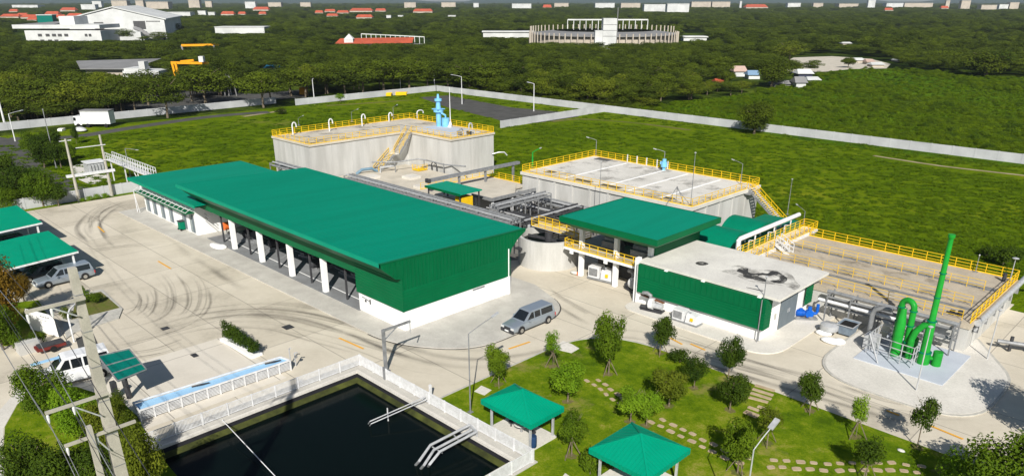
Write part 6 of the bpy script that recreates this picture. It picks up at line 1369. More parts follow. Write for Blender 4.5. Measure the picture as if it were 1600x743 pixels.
# ============================================================ TREES AND PLANTS
def crown_mesh(name, m, n, leaf, clumps, seed, z0=.3, flat=1.0, spread=1.0, inner=.55, skirt=0.0):
    """leaves spread through clumps of a crown 1 wide and reaching from z0 to 1; every leaf a small bent diamond"""
    r = random.Random(seed); vs, fs = [], []; cl = []; cv = []
    for k in range(clumps):
        for _ in range(50):
            x, y, z = r.uniform(-1, 1), r.uniform(-1, 1), r.uniform(-1, 1)
            if .25 < x * x + y * y + z * z < 1: break
        rr = r.uniform(.17, .30) * spread
        cl.append((x * (.5 - rr * .75), y * (.5 - rr * .75), (z0 + 1) / 2 + z * ((1 - z0) / 2 - rr * .5 * flat), rr))
    cl.append((0, 0, (z0 + 1) / 2, .28))
    tot = sum(c[3] ** 2 for c in cl)
    for (cx, cy, cz, cr) in cl:
        tone = min(1, max(0, r.gauss(.5, .3)))
        for _ in range(int(n * cr * cr / tot)):
            a = r.uniform(0, 2 * math.pi); s = r.uniform(-.75, 1); q_ = math.sqrt(max(0, 1 - s * s)); d = r.uniform(inner, 1) ** .6
            jx = r.gauss(0, .012)
            p = Vector((cx + cr * d * q_ * math.cos(a) + jx, cy + cr * d * q_ * math.sin(a), cz + cr * d * s * flat))
            nrm = Vector((q_ * math.cos(a) + r.gauss(0, .45), q_ * math.sin(a) + r.gauss(0, .45), s + .35 + r.gauss(0, .45))).normalized()
            t = nrm.cross(Vector((r.gauss(0, 1), r.gauss(0, 1), r.gauss(0, 1)))).normalized(); b = nrm.cross(t); l_ = leaf * r.uniform(.65, 1.35); k = len(vs)
            vs += [p - t * l_, p + b * l_ * .5 - nrm * l_ * .15, p + t * l_, p - b * l_ * .5 - nrm * l_ * .15]; fs.append((k, k + 1, k + 2, k + 3)); cv.append(tone)
    me = bpy.data.meshes.new(name); me.from_pydata([tuple(v) for v in vs], [], fs); me.materials.append(M[m]); me.update()
    ca = me.attributes.new('clump', 'FLOAT', 'FACE'); ca.data.foreach_set('value', cv); return me
def trunk_mesh(name, seed, h=.6, r0=.035, limbs=5, m='bark', z0=.28):
    r = random.Random(seed); mb = MB()
    top = Vector((r.uniform(-.04, .04), r.uniform(-.04, .04), h)); mb.tube([(0, 0, -.01), (r.uniform(-.02, .02), r.uniform(-.02, .02), h * .5), top], [r0, r0 * .75, r0 * .4], 7)
    for k in range(limbs):
        a = k * 2.4 + r.uniform(-.4, .4); z = r.uniform(z0, h * .9); s = Vector((0, 0, z)) + (top - Vector((0, 0, h))) * z / h
        e = s + Vector((math.cos(a) * .28, math.sin(a) * .28, r.uniform(.12, .3))); mid = s.lerp(e, .5) + Vector((0, 0, -.02)); mb.tube([s, mid, e], [r0 * .5, r0 * .35, r0 * .15], 5)
    return mb.mesh(name, m)
TM = {}
for i in range(4):
    TM['young', i] = (crown_mesh('young_crown', 'leaf_mid', 4600, .027, 14, 10 + i, z0=.24, spread=.82, inner=.25), trunk_mesh('young_trunk', 10 + i, .75, .022, 5, z0=.3))
    TM['thin', i] = (crown_mesh('thin_crown', 'leaf_mid', 1900, .028, 10, 30 + i, z0=.34, spread=.75, inner=.2), trunk_mesh('thin_trunk', 30 + i, .8, .016, 7, z0=.3))
    TM['near', i] = (crown_mesh('near_crown', 'leaf_mid', 8500, .022, 26, 70 + i, z0=.14, spread=.85, inner=.3), trunk_mesh('near_trunk', 70 + i, .75, .03, 7, z0=.2))
    TM['rain', i] = (crown_mesh('broad_crown', 'leaf_forest', 3600, .022, 13, 50 + i, z0=.3, flat=.5, spread=.95, inner=.6), trunk_mesh('broad_trunk', 50 + i, .7, .022, 6, z0=.25))
    TM['bush', i] = (crown_mesh('bush_crown', 'leaf_mid', 1300, .045, 12, 90 + i, z0=.02, inner=.6), trunk_mesh('bush_stem', 90 + i, .5, .02, 4, z0=.1))
MC = {}
def with_mat(me, m):
    k = (me.name, m)
    if k not in MC: c = me.copy(); c.materials.clear(); c.materials.append(M[m]); MC[k] = c
    return MC[k]
sk = MB()
for a in (0, 2.1, 4.2): sk.bar((math.cos(a) * .9, math.sin(a) * .9, 0), (math.cos(a) * .08, math.sin(a) * .08, 1.5), .06)
TREES = []
def tree(label, u, v, w, h, kind='young', m='leaf_mid', var=None, group=None, name='tree', z=0.0, stakes=False, crown_part=True, cat='tree'):
    i = rnd.randrange(4) if var is None else var; cm_, tm_ = TM[kind, i]
    t = thing(name, label, cat, (u, v, z), rnd.uniform(0, 6.28), group); t.scale = (w, w, h)
    for nm_, me in (('trunk', tm_), ('crown', with_mat(cm_, m))):
        o = bpy.data.objects.new(nm_, me); C.objects.link(o); o.parent = t
    if stakes:
        for a in (0, 2.1, 4.2):
            s_ = MB().bar((math.cos(a) * .75 / w, math.sin(a) * .75 / w, 0), (math.cos(a) * .06 / w, math.sin(a) * .06 / w, 1.35 / h), .05 / w, .05 / w)
            o = bpy.data.objects.new('stake', s_.mesh('stake', 'bark')); C.objects.link(o); o.parent = t
    TREES.append(t); return t
def tree_px(label, base, top, wpx, **k):
    z = k.get('z', 0.0); u, v = G(base[0], base[1], z); h = zat(u, v, top) - z; r_ = (u + v) * Q; F = (v - u) * Q; d = F * CO + (CAMH - h * .6) * SI
    return tree(label, u, v, wpx * d / FPX, h, **k)
park = [
 ((779, 600), 537, 50, 'young', 'leaf_mid', 'green young tree at the drive edge behind the pond gazebo', 1),
 ((864, 572), 518, 35, 'thin', 'leaf_bright', 'sparse light green sapling by the kerb in front of the silver van', 1),
 ((951, 584), 480, 60, 'young', 'leaf_mid', 'tallest dense tree of the park on the upper kerb bend', 1),
 ((1031, 552), 490, 48, 'young', 'leaf_dark', 'round dark young tree on the kerb below the blower unit', 1),
 ((887, 627), 564, 66, 'young', 'leaf_bright', 'broad bright green tree between the van sapling and the second gazebo path', 0),
 ((893, 712), 634, 54, 'young', 'leaf_mid', 'propped tree between the two gazebos', 1),
 ((985, 658), 603, 66, 'young', 'leaf_bright', 'bright tree right behind the second gazebo', 0),
 ((1010, 664), 606, 52, 'young', 'leaf_bright', 'bright slimmer tree touching the right side of the tree behind the second gazebo', 0),
 ((1045, 634), 572, 72, 'young', 'leaf_olive', 'wide olive tree in the middle of the park', 0),
 ((1084, 606), 556, 44, 'young', 'leaf_dark', 'low dark tree right of the wide olive tree', 0),
 ((1138, 592), 526, 50, 'young', 'leaf_dark', 'dark upright tree at the top end of the log steps', 0),
 ((1140, 640), 580, 62, 'young', 'leaf_dark', 'dark spreading tree left of the log steps', 0),
 ((1265, 641), 576, 50, 'young', 'leaf_dark', 'dark round tree by the kerb right of the log steps', 1),
 ((1337, 682), 619, 38, 'thin', 'leaf_bright', 'sparse light green sapling on the kerb between two dark trees', 1),
 ((1433, 698), 616, 62, 'thin', 'leaf_dark', 'sparse dark tree with an open crown by the yellow lane line', 0),
 ((1152, 738), 658, 72, 'young', 'leaf_mid', 'mid green tree left of the pale lamp post at the bottom edge', 1),
 ((1198, 692), 634, 52, 'thin', 'leaf_olive', 'thin olive sapling right of the pale lamp post', 1),
 ((1352, 748), 684, 66, 'thin', 'leaf_dark', 'thin dark sapling standing over the stepping stones', 1),
]
for b_, t_, w_, kd, mt, lb_, stk in park: tree_px(lb_, b_, t_, w_, kind=kd, m=mt, name='park_tree', z=.06, stakes=bool(stk))
for b_ in [p_[0] for p_ in park]:
    u, v = G(*b_, .06)
    if v > 53.5: continue
    n_ = 14; MB().sheet([(u + (.42 + .12 * math.sin(k * 2.1 + u)) * math.cos(2 * math.pi * k / n_), v + (.42 + .12 * math.cos(k * 1.7 + v)) * math.sin(2 * math.pi * k / n_)) for k in range(n_)], .072).build('soil_ring', 'patchy', kind='structure')
tree_px('large bushy tree cut by the bottom right corner', (1560, 800), 676, 150, kind='near', m='leaf_mid', name='corner_tree', z=.06)
tree_px('bright shrub left of the large bottom right tree', (1488, 765), 704, 60, kind='bush', m='leaf_bright', name='shrub', cat='shrub', z=.06)
tree_px('large tree just outside the right edge shading the road', (1668, 700), 560, 130, kind='near', m='leaf_mid', name='road_tree', z=.0)
tree_px('round clipped bush beside the second gazebo', (922, 740), 696, 34, kind='bush', m='leaf_mid', name='shrub', cat='shrub', z=.06)
tree_px('small bush behind the left post of the second gazebo', (952, 732), 708, 26, kind='bush', m='leaf_dark', name='shrub', cat='shrub', z=.06)
tree_px('low dark hedge shrub on the kerb right of the round dark tree', (1062, 566), 545, 40, kind='bush', m='leaf_dark', name='shrub', cat='shrub', z=.06)
fg = [((75, 650), 566, 84, 'leaf_mid', 'leafy tree at the lower left under the blue top bar'), ((128, 690), 600, 80, 'leaf_bright', 'bright yellow-green tree behind the upper crossarm'),
      ((170, 700), 625, 62, 'leaf_olive', 'olive tree directly behind the big power pole'), ((60, 790), 684, 100, 'leaf_dark', 'dark bushy tree at the bottom left below the corner lawn'),
      ((120, 800), 690, 110, 'leaf_dark', 'dark tree between the stay pole and the lower left lawn'), ((215, 745), 646, 52, 'leaf_olive', 'upright olive tree close to the pond fence end'),
      ((238, 800), 668, 80, 'leaf_olive', 'brownish green tree leaning over the dark pond water'), ((180, 810), 700, 100, 'leaf_dark', 'dark leafy mass at the foot of the big power pole'),
      ((190, 668), 612, 40, 'leaf_olive', 'small olive tree right of the power pole near the trough end')]
for b_, t_, w_, mt, lb_ in fg: tree_px(lb_, b_, t_, w_, kind='near', m=mt, name='foreground_tree', z=.08)
for b_, t_, w_, mt, lb_ in [((10, 520), 396, 85, 'leaf_autumn', 'tree with orange and green leaves at the left edge by the lower carport'), ((38, 470), 428, 36, 'leaf_autumn', 'small orange-tinged tree beside the lower carport'),
                            ((5, 545), 470, 70, 'leaf_mid', 'green tree under the orange tree at the left edge')]: tree_px(lb_, b_, t_, w_, kind='near', m=mt, name='carport_tree', z=.08)
sh_ = [((30, 546), 520, 24, 'leaf_mid', 'rounded bush left of the sign wall foot'), ((52, 540), 518, 22, 'leaf_dark', 'rounded bush in front of the sign wall'), ((68, 534), 516, 16, 'leaf_mid', 'smallest bush in front of the sign wall'),
       ((135, 473), 454, 22, 'leaf_mid', 'left bush on the small planted island'), ((151, 474), 455, 22, 'leaf_mid', 'right bush on the small planted island'), ((106, 500), 478, 22, 'leaf_olive', 'yellowish bush under the crossarm by the island'), ((128, 458), 446, 14, 'leaf_mid', 'tiny bush behind the island near the pickup')]
for b_, t_, w_, mt, lb_ in sh_: tree_px(lb_, b_, t_, w_, kind='bush', m=mt, name='shrub', cat='shrub', z=.1)
# hedge plants
hp, h0, h1 = HEDGE
for k in range(5):
    q_ = h0.lerp(h1, (k + .5) / 5); o = bpy.data.objects.new('foliage', with_mat(TM['bush', k % 4][0], 'leaf_dark')); C.objects.link(o); o.parent = hp; o.location = q_ + Vector((0, 0, .15)) - off(hp); o.scale = (1.75, 1.4, 2.0 - .12 * k)
for k, (u, v, w_, h_) in enumerate(((-131.9, 35.3, 1.2, .8), (-131.9, 36.4, 1.5, .9), (-131.9, 37.6, 1.4, .85), (-131.9, 34.2, 1.0, .6))): tree('bright low bush at the left wall foot ' + ('left of', 'just behind', 'right of', 'far left of')[k] + ' the first twin pole', u, v, w_, h_, 'bush', 'leaf_bright', name='shrub', cat='shrub')
# trees by the outer road and the wall on the left
lt_ = [((30, 320), 258, 70, 'leaf_dark'), ((68, 322), 266, 62, 'leaf_mid'), ((92, 322), 286, 44, 'leaf_dark'), ((8, 300), 240, 60, 'leaf_dark'), ((-30, 310), 235, 90, 'leaf_mid'), ((50, 300), 262, 50, 'leaf_mid'), ((12, 330), 292, 50, 'leaf_mid'),
       ((70, 262), 208, 46, 'leaf_dark'), ((96, 262), 214, 40, 'leaf_dark'), ((50, 245), 205, 36, 'leaf_mid'), ((84, 240), 196, 34, 'leaf_dark'), ((112, 250), 222, 26, 'leaf_mid'), ((120, 225), 196, 14, 'leaf_dark')]
ll_ = ['dark tree behind the upper carport', 'mid green tree over the left end of the wall', 'small dark tree throwing its shadow on the left wall', 'dark tree at the left edge beside the outer road', 'tree cut off by the left edge near the outer road', 'round tree behind the two carport trees', 'low leafy tree just above the upper carport',
       'tall dark tree in front of the tall dark pole', 'dark tree right of the tall dark pole', 'bushy tree on the bend of the outer road', 'dark narrow tree behind the roadside group', 'small tree near the transformer slab', 'small round topiary tree at the service road']
for (b_, t_, w_, mt), lb_ in zip(lt_, ll_): tree_px(lb_, b_, t_, w_, kind='young' if w_ < 45 else 'near', m=mt, name='roadside_tree')
for k, (x, y, h_) in enumerate(((36, 272, 9), (46, 276, 10), (60, 284, 9), (120, 176, 14), (141, 178, 12))):
    tree_px('small shrub ' + ('first from the road bend', 'second from the road bend', 'beside the driveway entrance', 'at the wall left of the white truck', 'touching the white truck')[k], (x, y), y - h_, h_ * 1.6, kind='bush', m='leaf_mid', name='shrub', cat='shrub')
tree_px('lone dark tree against the long white wall', (1178, 209), 158, 66, kind='near', m='leaf_forest', name='wall_tree')
tree_px('small bright tree in front of the broken part of the white wall', (532, 160), 146, 22, kind='thin', m='leaf_bright', name='wall_tree')
for k, (x, y, t_, w_) in enumerate(((1566, 415, 385, 44), (1585, 408, 384, 34), (1540, 400, 384, 26), (440, 178, 168, 22))):
    tree_px(('dark shrub in the grass beyond the far right basin corner', 'dark shrub cut between basin lamp and right edge', 'small shrub behind the basin rod', 'tiny shrub on the worn track left of the tall tank')[k], (x, y), t_, w_, kind='bush', m='leaf_dark' if k < 3 else 'leaf_forest', name='shrub', cat='shrub')

# ---------------- the woods
def inpoly(x, y, P_):
    c = False; n = len(P_)
    for i in range(n):
        x1, y1 = P_[i]; x2, y2 = P_[(i + 1) % n]
        if (y1 > y) != (y2 > y) and x < (x2 - x1) * (y - y1) / (y2 - y1) + x1: c = not c
    return c
clear_px = [pf, [(120, 128), (250, 124), (250, 100), (120, 96)], [(200, 160), (262, 146), (300, 152), (345, 152), (400, 138), (470, 136), (478, 152), (395, 160), (205, 184)], [(1205, 116), (1390, 110), (1398, 92), (1300, 84), (1235, 86)],
            [(1128, 132), (1200, 138), (1290, 134), (1275, 116), (1135, 118)], [(15, 66), (270, 64), (270, 46), (15, 46)], [(262, 118), (335, 116), (335, 104), (262, 106)], [(520, 76), (672, 76), (672, 58), (520, 58)], [(1060, 66), (1110, 66), (1110, 56), (1060, 56)], [(750, 62), (835, 62), (835, 52), (750, 52)], [(335, 54), (415, 54), (415, 47), (335, 47)]]
STF, STR, STRAD = 560.0, 64.5, 52.0
def wood_ok(u, v):
    if not (v > 180.5 or u < -231): return False
    x, y = pix(u, v)
    if x < -60 or x > 1660: return False
    r_ = (u + v) * Q; F = (v - u) * Q
    if math.hypot(r_ - STR, F - STF) < STRAD + 8: return False
    for P_ in clear_px:
        if inpoly(x, y, P_): return False
    return True

# towns seen over the woods; the trees in front of them stay low enough to leave them in view
red = [(0, 30, 26), (32, 60, 27), (26, 44, 23), (60, 78, 26), (80, 102, 27), (104, 128, 25), (130, 152, 25), (150, 172, 23), (42, 58, 30), (70, 92, 22), (195, 215, 22), (212, 238, 26), (94, 118, 16), (14, 28, 17), (225, 236, 17), (395, 420, 15), (404, 416, 21), (492, 505, 19), (507, 524, 17), (526, 545, 19), (546, 582, 17), (586, 603, 16), (510, 528, 24), (645, 676, 18), (556, 582, 27), (1165, 1200, 11), (848, 862, 10), (1382, 1396, 15), (1470, 1482, 12), (345, 366, 22), (372, 384, 21)]
wt = [(262, 298, 27, 19, 'far_white'), (310, 322, 25, 17, 'far_white'), (326, 336, 26, 19, 'far_white'), (337, 414, 54, 42, 'far_white'), (60, 84, 38, 23, 'teal'), (128, 150, 17, 7, 'far_white'), (146, 160, 12, 2, 'far_white'), (176, 200, 15, 1, 'far_beige'), (214, 226, 17, 1, 'far_beige'), (230, 264, 16, 3, 'far_beige'), (296, 313, 14, 0, 'far_beige'), (322, 332, 13, 2, 'far_beige'),
      (384, 400, 15, 3, 'far_white'), (700, 712, 28, 24, 'far_white'), (604, 611, 30, 24, 'far_white'), (622, 630, 28, 24, 'far_white'), (632, 650, 14, 4, 'far_beige'), (690, 712, 13, 4, 'far_beige'), (800, 830, 15, 6, 'far_white'), (930, 960, 14, 5, 'far_white'), (970, 1000, 14, 5, 'far_beige'), (1006, 1040, 20, 7, 'far_white'), (1042, 1076, 21, 6, 'far_white'),
      (1080, 1110, 13, 3, 'far_beige'), (1112, 1140, 13, 3, 'far_beige'), (1155, 1158, 14, 2, 'far_white'), (1355, 1366, 14, 0, 'far_white'), (1384, 1410, 12, 5, 'far_white'), (1412, 1456, 13, 5, 'far_beige'), (1476, 1482, 14, 1, 'far_beige'), (1500, 1514, 16, 1, 'far_beige'), (1532, 1556, 17, 8, 'far_beige'), (1560, 1574, 16, 7, 'far_white'), (1576, 1590, 16, 4, 'far_beige'), (740, 748, 13, 5, 'far_white'), (866, 888, 12, 5, 'far_beige'), (20, 60, 14, 8, 'far_white'), (420, 440, 12, 4, 'far_beige'), (470, 486, 12, 4, 'far_beige'), (1230, 1250, 13, 5, 'far_white'), (1270, 1285, 12, 5, 'far_beige'), (1310, 1340, 12, 6, 'far_beige')]

sights = [(38, 262, 63, 66), (830, 1068, 66, 74), (522, 668, 68, 76), (268, 330, 119, 128), (284, 345, 77, 92), (124, 254, 112, 122), (192, 252, 120, 126), (755, 834, 58, 60), (1066, 1106, 62, 64), (336, 416, 51, 54), (1112, 1200, 126, 134), (1204, 1292, 133, 138), (1328, 1392, 103, 106), (262, 300, 25, 28), (1314, 1334, 69, 71), (408, 440, 107, 112)]
sights += [(a - 2, b + 2, y + 2, y + 5) for a, b, y in red] + [(a - 2, b + 2, yb - 2, yb) for a, b, yb, yt, _ in wt]
def capped(u, v, h, w_):
    x, y = pix(u, v); wx = w_ * .4 * FPX / max(60, (v - u) * Q)
    for (x0, x1, ya, yb) in sights:
        if x0 - wx < x < x1 + wx and y > yb - .5:
            if pix(u, v, h)[1] < ya: h = zat(u, v, ya)
            if h < 2.2: return 0
    return h
wood = []
rw = random.Random(99)
bands = [(60, 420, 8.6, 1.0), (420, 800, 11.5, 1.3), (800, 1500, 16, 1.8), (1500, 2600, 24, 2.6), (2600, 4800, 42, 3.8)]
for F0, F1, st_, sc_ in bands:
    F = F0
    while F < F1:
        half = .72 * F + 30; r_ = -half
        while r_ < half:
            rr, ff = r_ + rw.uniform(-.5, .5) * st_, F + rw.uniform(-.5, .5) * st_
            u, v = (rr - ff) * Q, (rr + ff) * Q
            gap = math.sin(u * .021 + 1.3) * math.sin(v * .017) + .5 * math.sin(u * .055) * math.sin(v * .049 + 2)
            if wood_ok(u, v) and not (ff > 520 and gap > .62):
                tall = 1 + .18 * math.sin(u * .03) * math.cos(v * .023); h = rw.choice((rw.uniform(3.6, 6), rw.uniform(5.5, 9.5))) * tall * (sc_ ** .3)
                ww = rw.choice((rw.uniform(.8, 1.3), rw.uniform(1.2, 2.1))) * 7.6 * sc_; h0 = h; h = capped(u, v, h, ww)
                if h > 0: wood.append((math.hypot(rr, ff), u, v, ww * (.6 + .4 * h / h0), h, rw.randrange(4)))
            r_ += st_
        F += st_ * .9
# the front row of spreading street trees, one by one
front = [((104, 182), 128, 60), ((60, 184), 122, 70), ((20, 182), 120, 66), ((150, 176), 118, 64), ((183, 178), 116, 60), ((212, 180), 126, 40), ((232, 164), 112, 52), ((262, 184), 116, 62), ((322, 164), 104, 78), ((300, 158), 112, 44), ((346, 150), 118, 36), ((412, 168), 110, 60), ((424, 160), 118, 50), ((455, 150), 104, 70),
         ((478, 152), 108, 56), ((512, 146), 98, 60), ((540, 148), 104, 52), ((568, 146), 96, 60), ((600, 144), 92, 62), ((640, 142), 94, 60), ((668, 141), 98, 56), ((700, 140), 100, 56), ((735, 144), 98, 60), ((770, 146), 96, 60), ((800, 147), 100, 52), ((850, 156), 122, 50), ((900, 160), 118, 60), ((950, 165), 128, 56)]
ORD = ['first', 'second', 'third', 'fourth', 'fifth', 'sixth', 'seventh', 'eighth', 'ninth', 'tenth', 'eleventh', 'twelfth', 'thirteenth', 'fourteenth', 'fifteenth', 'sixteenth', 'seventeenth', 'eighteenth', 'nineteenth', 'twentieth', 'twenty-first', 'twenty-second', 'twenty-third', 'twenty-fourth', 'twenty-fifth', 'twenty-sixth', 'twenty-seventh', 'twenty-eighth']
front.sort()
for k_, (b_, t_, w_) in enumerate(front): tree_px('spreading dark tree, ' + ORD[k_] + ' from the left in the front row behind the walls', b_, t_ - 4, w_ * 1.4, kind='rain', m='leaf_forest', name='forest_tree', group='trees of the woods beyond the walls')
for x_ in range(-10, 480, 11):                       # the tall belt along the street
    for yb_ in (184, 172, 160):
        if x_ > 330 and yb_ > 165: continue
        b_ = (x_ + rw.uniform(-6, 6), yb_ + rw.uniform(-5, 5) - x_ * .035)
        if any(inpoly(*b_, P_) for P_ in clear_px) or G(*b_)[0] > -227: continue
        u, v = G(*b_); h = capped(u, v, rw.uniform(7.5, 12), 9)
        if h > 3: wood.append((math.hypot(u, v), u, v, rw.uniform(8, 14), h, rw.randrange(4)))
for k_ in range(190):                                 # the dense edge right behind the long wall
    u = rw.uniform(-212, -98); v = 181 + rw.uniform(0, 16) + max(0, u + 125) * .25; x_, y_ = pix(u, v)
    if inpoly(x_, y_, pf): continue
    h = capped(u, v, rw.uniform(5.5, 9.5), 9)
    if h > 3: wood.append((math.hypot(u, v), u, v, rw.uniform(6.5, 12), h, rw.randrange(4)))
wood.sort()
vis = [w_ for w_ in wood if 0 <= pix(w_[1], w_[2], w_[4] * .7)[0] <= 1600]
near_ = vis[:300 - len(front)]; ns = set(id(x) for x in near_); rest = [w_ for w_ in wood if id(w_) not in ns]
for d_, u, v, w_, h_, k_ in near_:
    tree('spreading dark tree in the thick of the woods beyond the walls', u, v, w_, h_, 'rain', 'leaf_forest' if k_ < 3 else 'leaf_forest2', var=k_, group='trees of the woods beyond the walls', name='forest_tree')
def scatter(name, pts, sources, label=None):
    """pts (x, y, z, sx, sz, kind, rot): copies of the sources set out by a geometry-nodes modifier, one object"""
    me = bpy.data.meshes.new(name); me.from_pydata([p[:3] for p in pts], [], [])
    for nm_, ty, ix in (('sx', 'FLOAT', 3), ('sz', 'FLOAT', 4), ('kind', 'INT', 5), ('rot', 'FLOAT', 6)):
        a = me.attributes.new(nm_, ty, 'POINT'); a.data.foreach_set('value', [p[ix] for p in pts])
    o = bpy.data.objects.new(name, me); C.objects.link(o); tag(o, label, None, None, 'stuff')
    ng = bpy.data.node_groups.new(name + '_scatter', 'GeometryNodeTree'); ng.interface.new_socket('Geometry', in_out='INPUT', socket_type='NodeSocketGeometry'); ng.interface.new_socket('Geometry', in_out='OUTPUT', socket_type='NodeSocketGeometry')
    n = ng.nodes; l = ng.links; gi = n.new('NodeGroupInput'); go = n.new('NodeGroupOutput')
    g2i = n.new('GeometryNodeJoinGeometry')
    for s_ in sources[::-1]:
        oi = n.new('GeometryNodeObjectInfo'); oi.transform_space = 'ORIGINAL'; oi.inputs['Object'].default_value = s_; oi.inputs['As Instance'].default_value = True; l.new(oi.outputs['Geometry'], g2i.inputs[0])
    m2p = n.new('GeometryNodeMeshToPoints'); l.new(gi.outputs[0], m2p.inputs['Mesh'])
    iop = n.new('GeometryNodeInstanceOnPoints'); l.new(m2p.outputs[0], iop.inputs['Points']); l.new(g2i.outputs[0], iop.inputs['Instance']); iop.inputs['Pick Instance'].default_value = True
    def at_(nm_, ty):
        a = n.new('GeometryNodeInputNamedAttribute'); a.data_type = ty; a.inputs['Name'].default_value = nm_; return a.outputs['Attribute']
    l.new(at_('kind', 'INT'), iop.inputs['Instance Index'])
    cs = n.new('ShaderNodeCombineXYZ'); sx = at_('sx', 'FLOAT'); l.new(sx, cs.inputs[0]); l.new(sx, cs.inputs[1]); l.new(at_('sz', 'FLOAT'), cs.inputs[2]); l.new(cs.outputs[0], iop.inputs['Scale'])
    cr_ = n.new('ShaderNodeCombineXYZ'); l.new(at_('rot', 'FLOAT'), cr_.inputs[2]); l.new(cr_.outputs[0], iop.inputs['Rotation'])
    l.new(iop.outputs[0], go.inputs[0]); md = o.modifiers.new('scatter', 'NODES'); md.node_group = ng; return o
# one crown of each of the four shapes serves as source
src = []
for k in range(4):
    for t_ in TREES:
        c_ = [c for c in t_.children if c.data and c.data.name.startswith('broad_crown')]
        if c_ and c_[0].data in (with_mat(TM['rain', k][0], 'leaf_forest'), with_mat(TM['rain', k][0], 'leaf_forest2')): src.append(c_[0]); break
scatter('distant_woods', [(u, v, -.05, w_, h_, k_, rw.uniform(0, 6.28)) for d_, u, v, w_, h_, k_ in rest], src)
print('wood', len(wood), 'rest', len(rest), 'src', len(src))
eb = []
for _ in range(1500):
    x = rw.uniform(480, 1120); u, v = G(x, 150); u = rw.uniform(-205, -60); v = rw.uniform(178, 186) + max(0, (u + 120) * -.02); xx, yy = pix(u, v)
    if inpoly(xx, yy, pf): continue
    eb.append((u, v, -.05, rw.uniform(1.6, 4), rw.uniform(1.2, 2.6), rw.randrange(4), rw.uniform(0, 6.28)))
scatter('wood_edge_undergrowth', eb, src)
# ---------------- scrub on the meadow and tufts in the field
def tuft_mesh(name, m, n, seed, h=1.0, leaf=.09):
    r = random.Random(seed); vs, fs = [], []
    for _ in range(n):
        a = r.uniform(0, 6.28); rr = r.uniform(0, .5); p = Vector((math.cos(a) * rr, math.sin(a) * rr, 0)); lean = Vector((r.gauss(0, .28), r.gauss(0, .28), 1)).normalized() * h * r.uniform(.5, 1); sd_ = Vector((math.cos(a + 1.6), math.sin(a + 1.6), 0)) * leaf; k = len(vs)
        vs += [p - sd_, p + sd_, p + lean + sd_ * .2]; fs.append((k, k + 1, k + 2))
    me = bpy.data.meshes.new(name); me.from_pydata([tuple(v) for v in vs], [], fs); me.materials.append(M[m]); return me
tsrc = []
for k in range(3):
    o = bpy.data.objects.new('grass_clump', tuft_mesh('grass_clump', 'scrub', 60, 200 + k)); C.objects.link(o); o.location = (-70 - k * 3, 120 + k * 4, 0); o.scale = (1.4, 1.4, .6); tag(o, None, None, None, 'stuff'); tsrc.append(o)
TRK = [[(1365, 243), (1410, 250), (1470, 259), (1530, 266), (1610, 275)], [(862, 190), (905, 186), (960, 189), (1010, 194), (1078, 203)], [(510, 165), (560, 162), (600, 159), (650, 156)], [(380, 182), (420, 176), (445, 172)]]
def neartrack(x, y):
    for t_ in TRK:
        for (x0, y0), (x1, y1) in zip(t_, t_[1:]):
            if min(x0, x1) - 4 < x < max(x0, x1) + 4:
                f = (x - x0) / (x1 - x0)
                if -2.0 < y - (y0 + (y1 - y0) * f) < 5: return True
    return False
pts = []
for _ in range(17000):
    x = rw.uniform(-20, 1620); y = 135 + 300 * rw.random() ** 1.2; u, v = G(x, y)
    if not (v < 175 and u > -212): continue
    if u > -140 and (v < 91 if u < -14 else v < 90): continue
    if u <= -140 and v < 20: continue
    if -127 < u < -99.5 and v < 97.5 or -81 < u < -48.5 and v < 101 or u < -99 and u > -127 and v < 60: continue
    if -138.5 < u < -137.5: continue
    xx, yy = pix(u, v)
    if inpoly(xx, yy, [(655, 152), (700, 149), (800, 168), (880, 175), (905, 182), (855, 190), (800, 196), (775, 186), (700, 168)]): continue
    if u < -198 and v < 110: continue
    if neartrack(xx, yy): continue
    d_ = math.hypot(u, v); s_ = rw.uniform(.6, 1.3) * (.5 + d_ / 260)
    pts.append((u, v, -.03, s_ * 1.3, s_ * rw.uniform(.12, .28), rw.randrange(3), rw.uniform(0, 6.28)))
scatter('field_grass_tufts', pts, tsrc)
pts = []
bs = [c for t_ in TREES for c in t_.children if c.data and c.data.name.startswith('bush_crown')][:1]
sb_ = []
for k in range(3):
    o = bpy.data.objects.new('scrub_clump', with_mat(TM['bush', k][0], ('scrub', 'scrub', 'leaf_mid')[k])); C.objects.link(o); o.location = (-60 + k * 9, 186 + k, 0); o.scale = (3, 3, 1.2); tag(o, None, None, None, 'stuff'); sb_.append(o)
for _ in range(9000):
    x = rw.uniform(950, 1640); y = rw.uniform(106, 262); u, v = G(x, y)
    if v < 178 or not inpoly(x, y, pf): continue
    nz_ = math.sin(u * .09 + 2) * math.sin(v * .08) + .6 * math.sin(u * .21) * math.sin(v * .19 + 1) + .5 * math.sin((u + v) * .05)
    if nz_ < .05 and rw.random() > .25: 
        continue
    s_ = rw.uniform(1.2, 3.2) * (.8 + .5 * max(0, nz_)); pts.append((u, v, -.1, s_, s_ * rw.uniform(.28, .6), rw.choice((0, 1, 1, 2)), rw.uniform(0, 6.28)))
scatter('meadow_scrub', pts, sb_)
pts = []
for _ in range(9000):
    x = rw.uniform(950, 1640); y = rw.uniform(106, 262); u, v = G(x, y)
    if v < 178 or not inpoly(x, y, pf): continue
    s_ = rw.uniform(1.0, 2.0); pts.append((u, v, -.03, s_ * 1.3, s_ * rw.uniform(.25, .5), rw.randrange(3), rw.uniform(0, 6.28)))
scatter('meadow_grass_tufts', pts, tsrc)
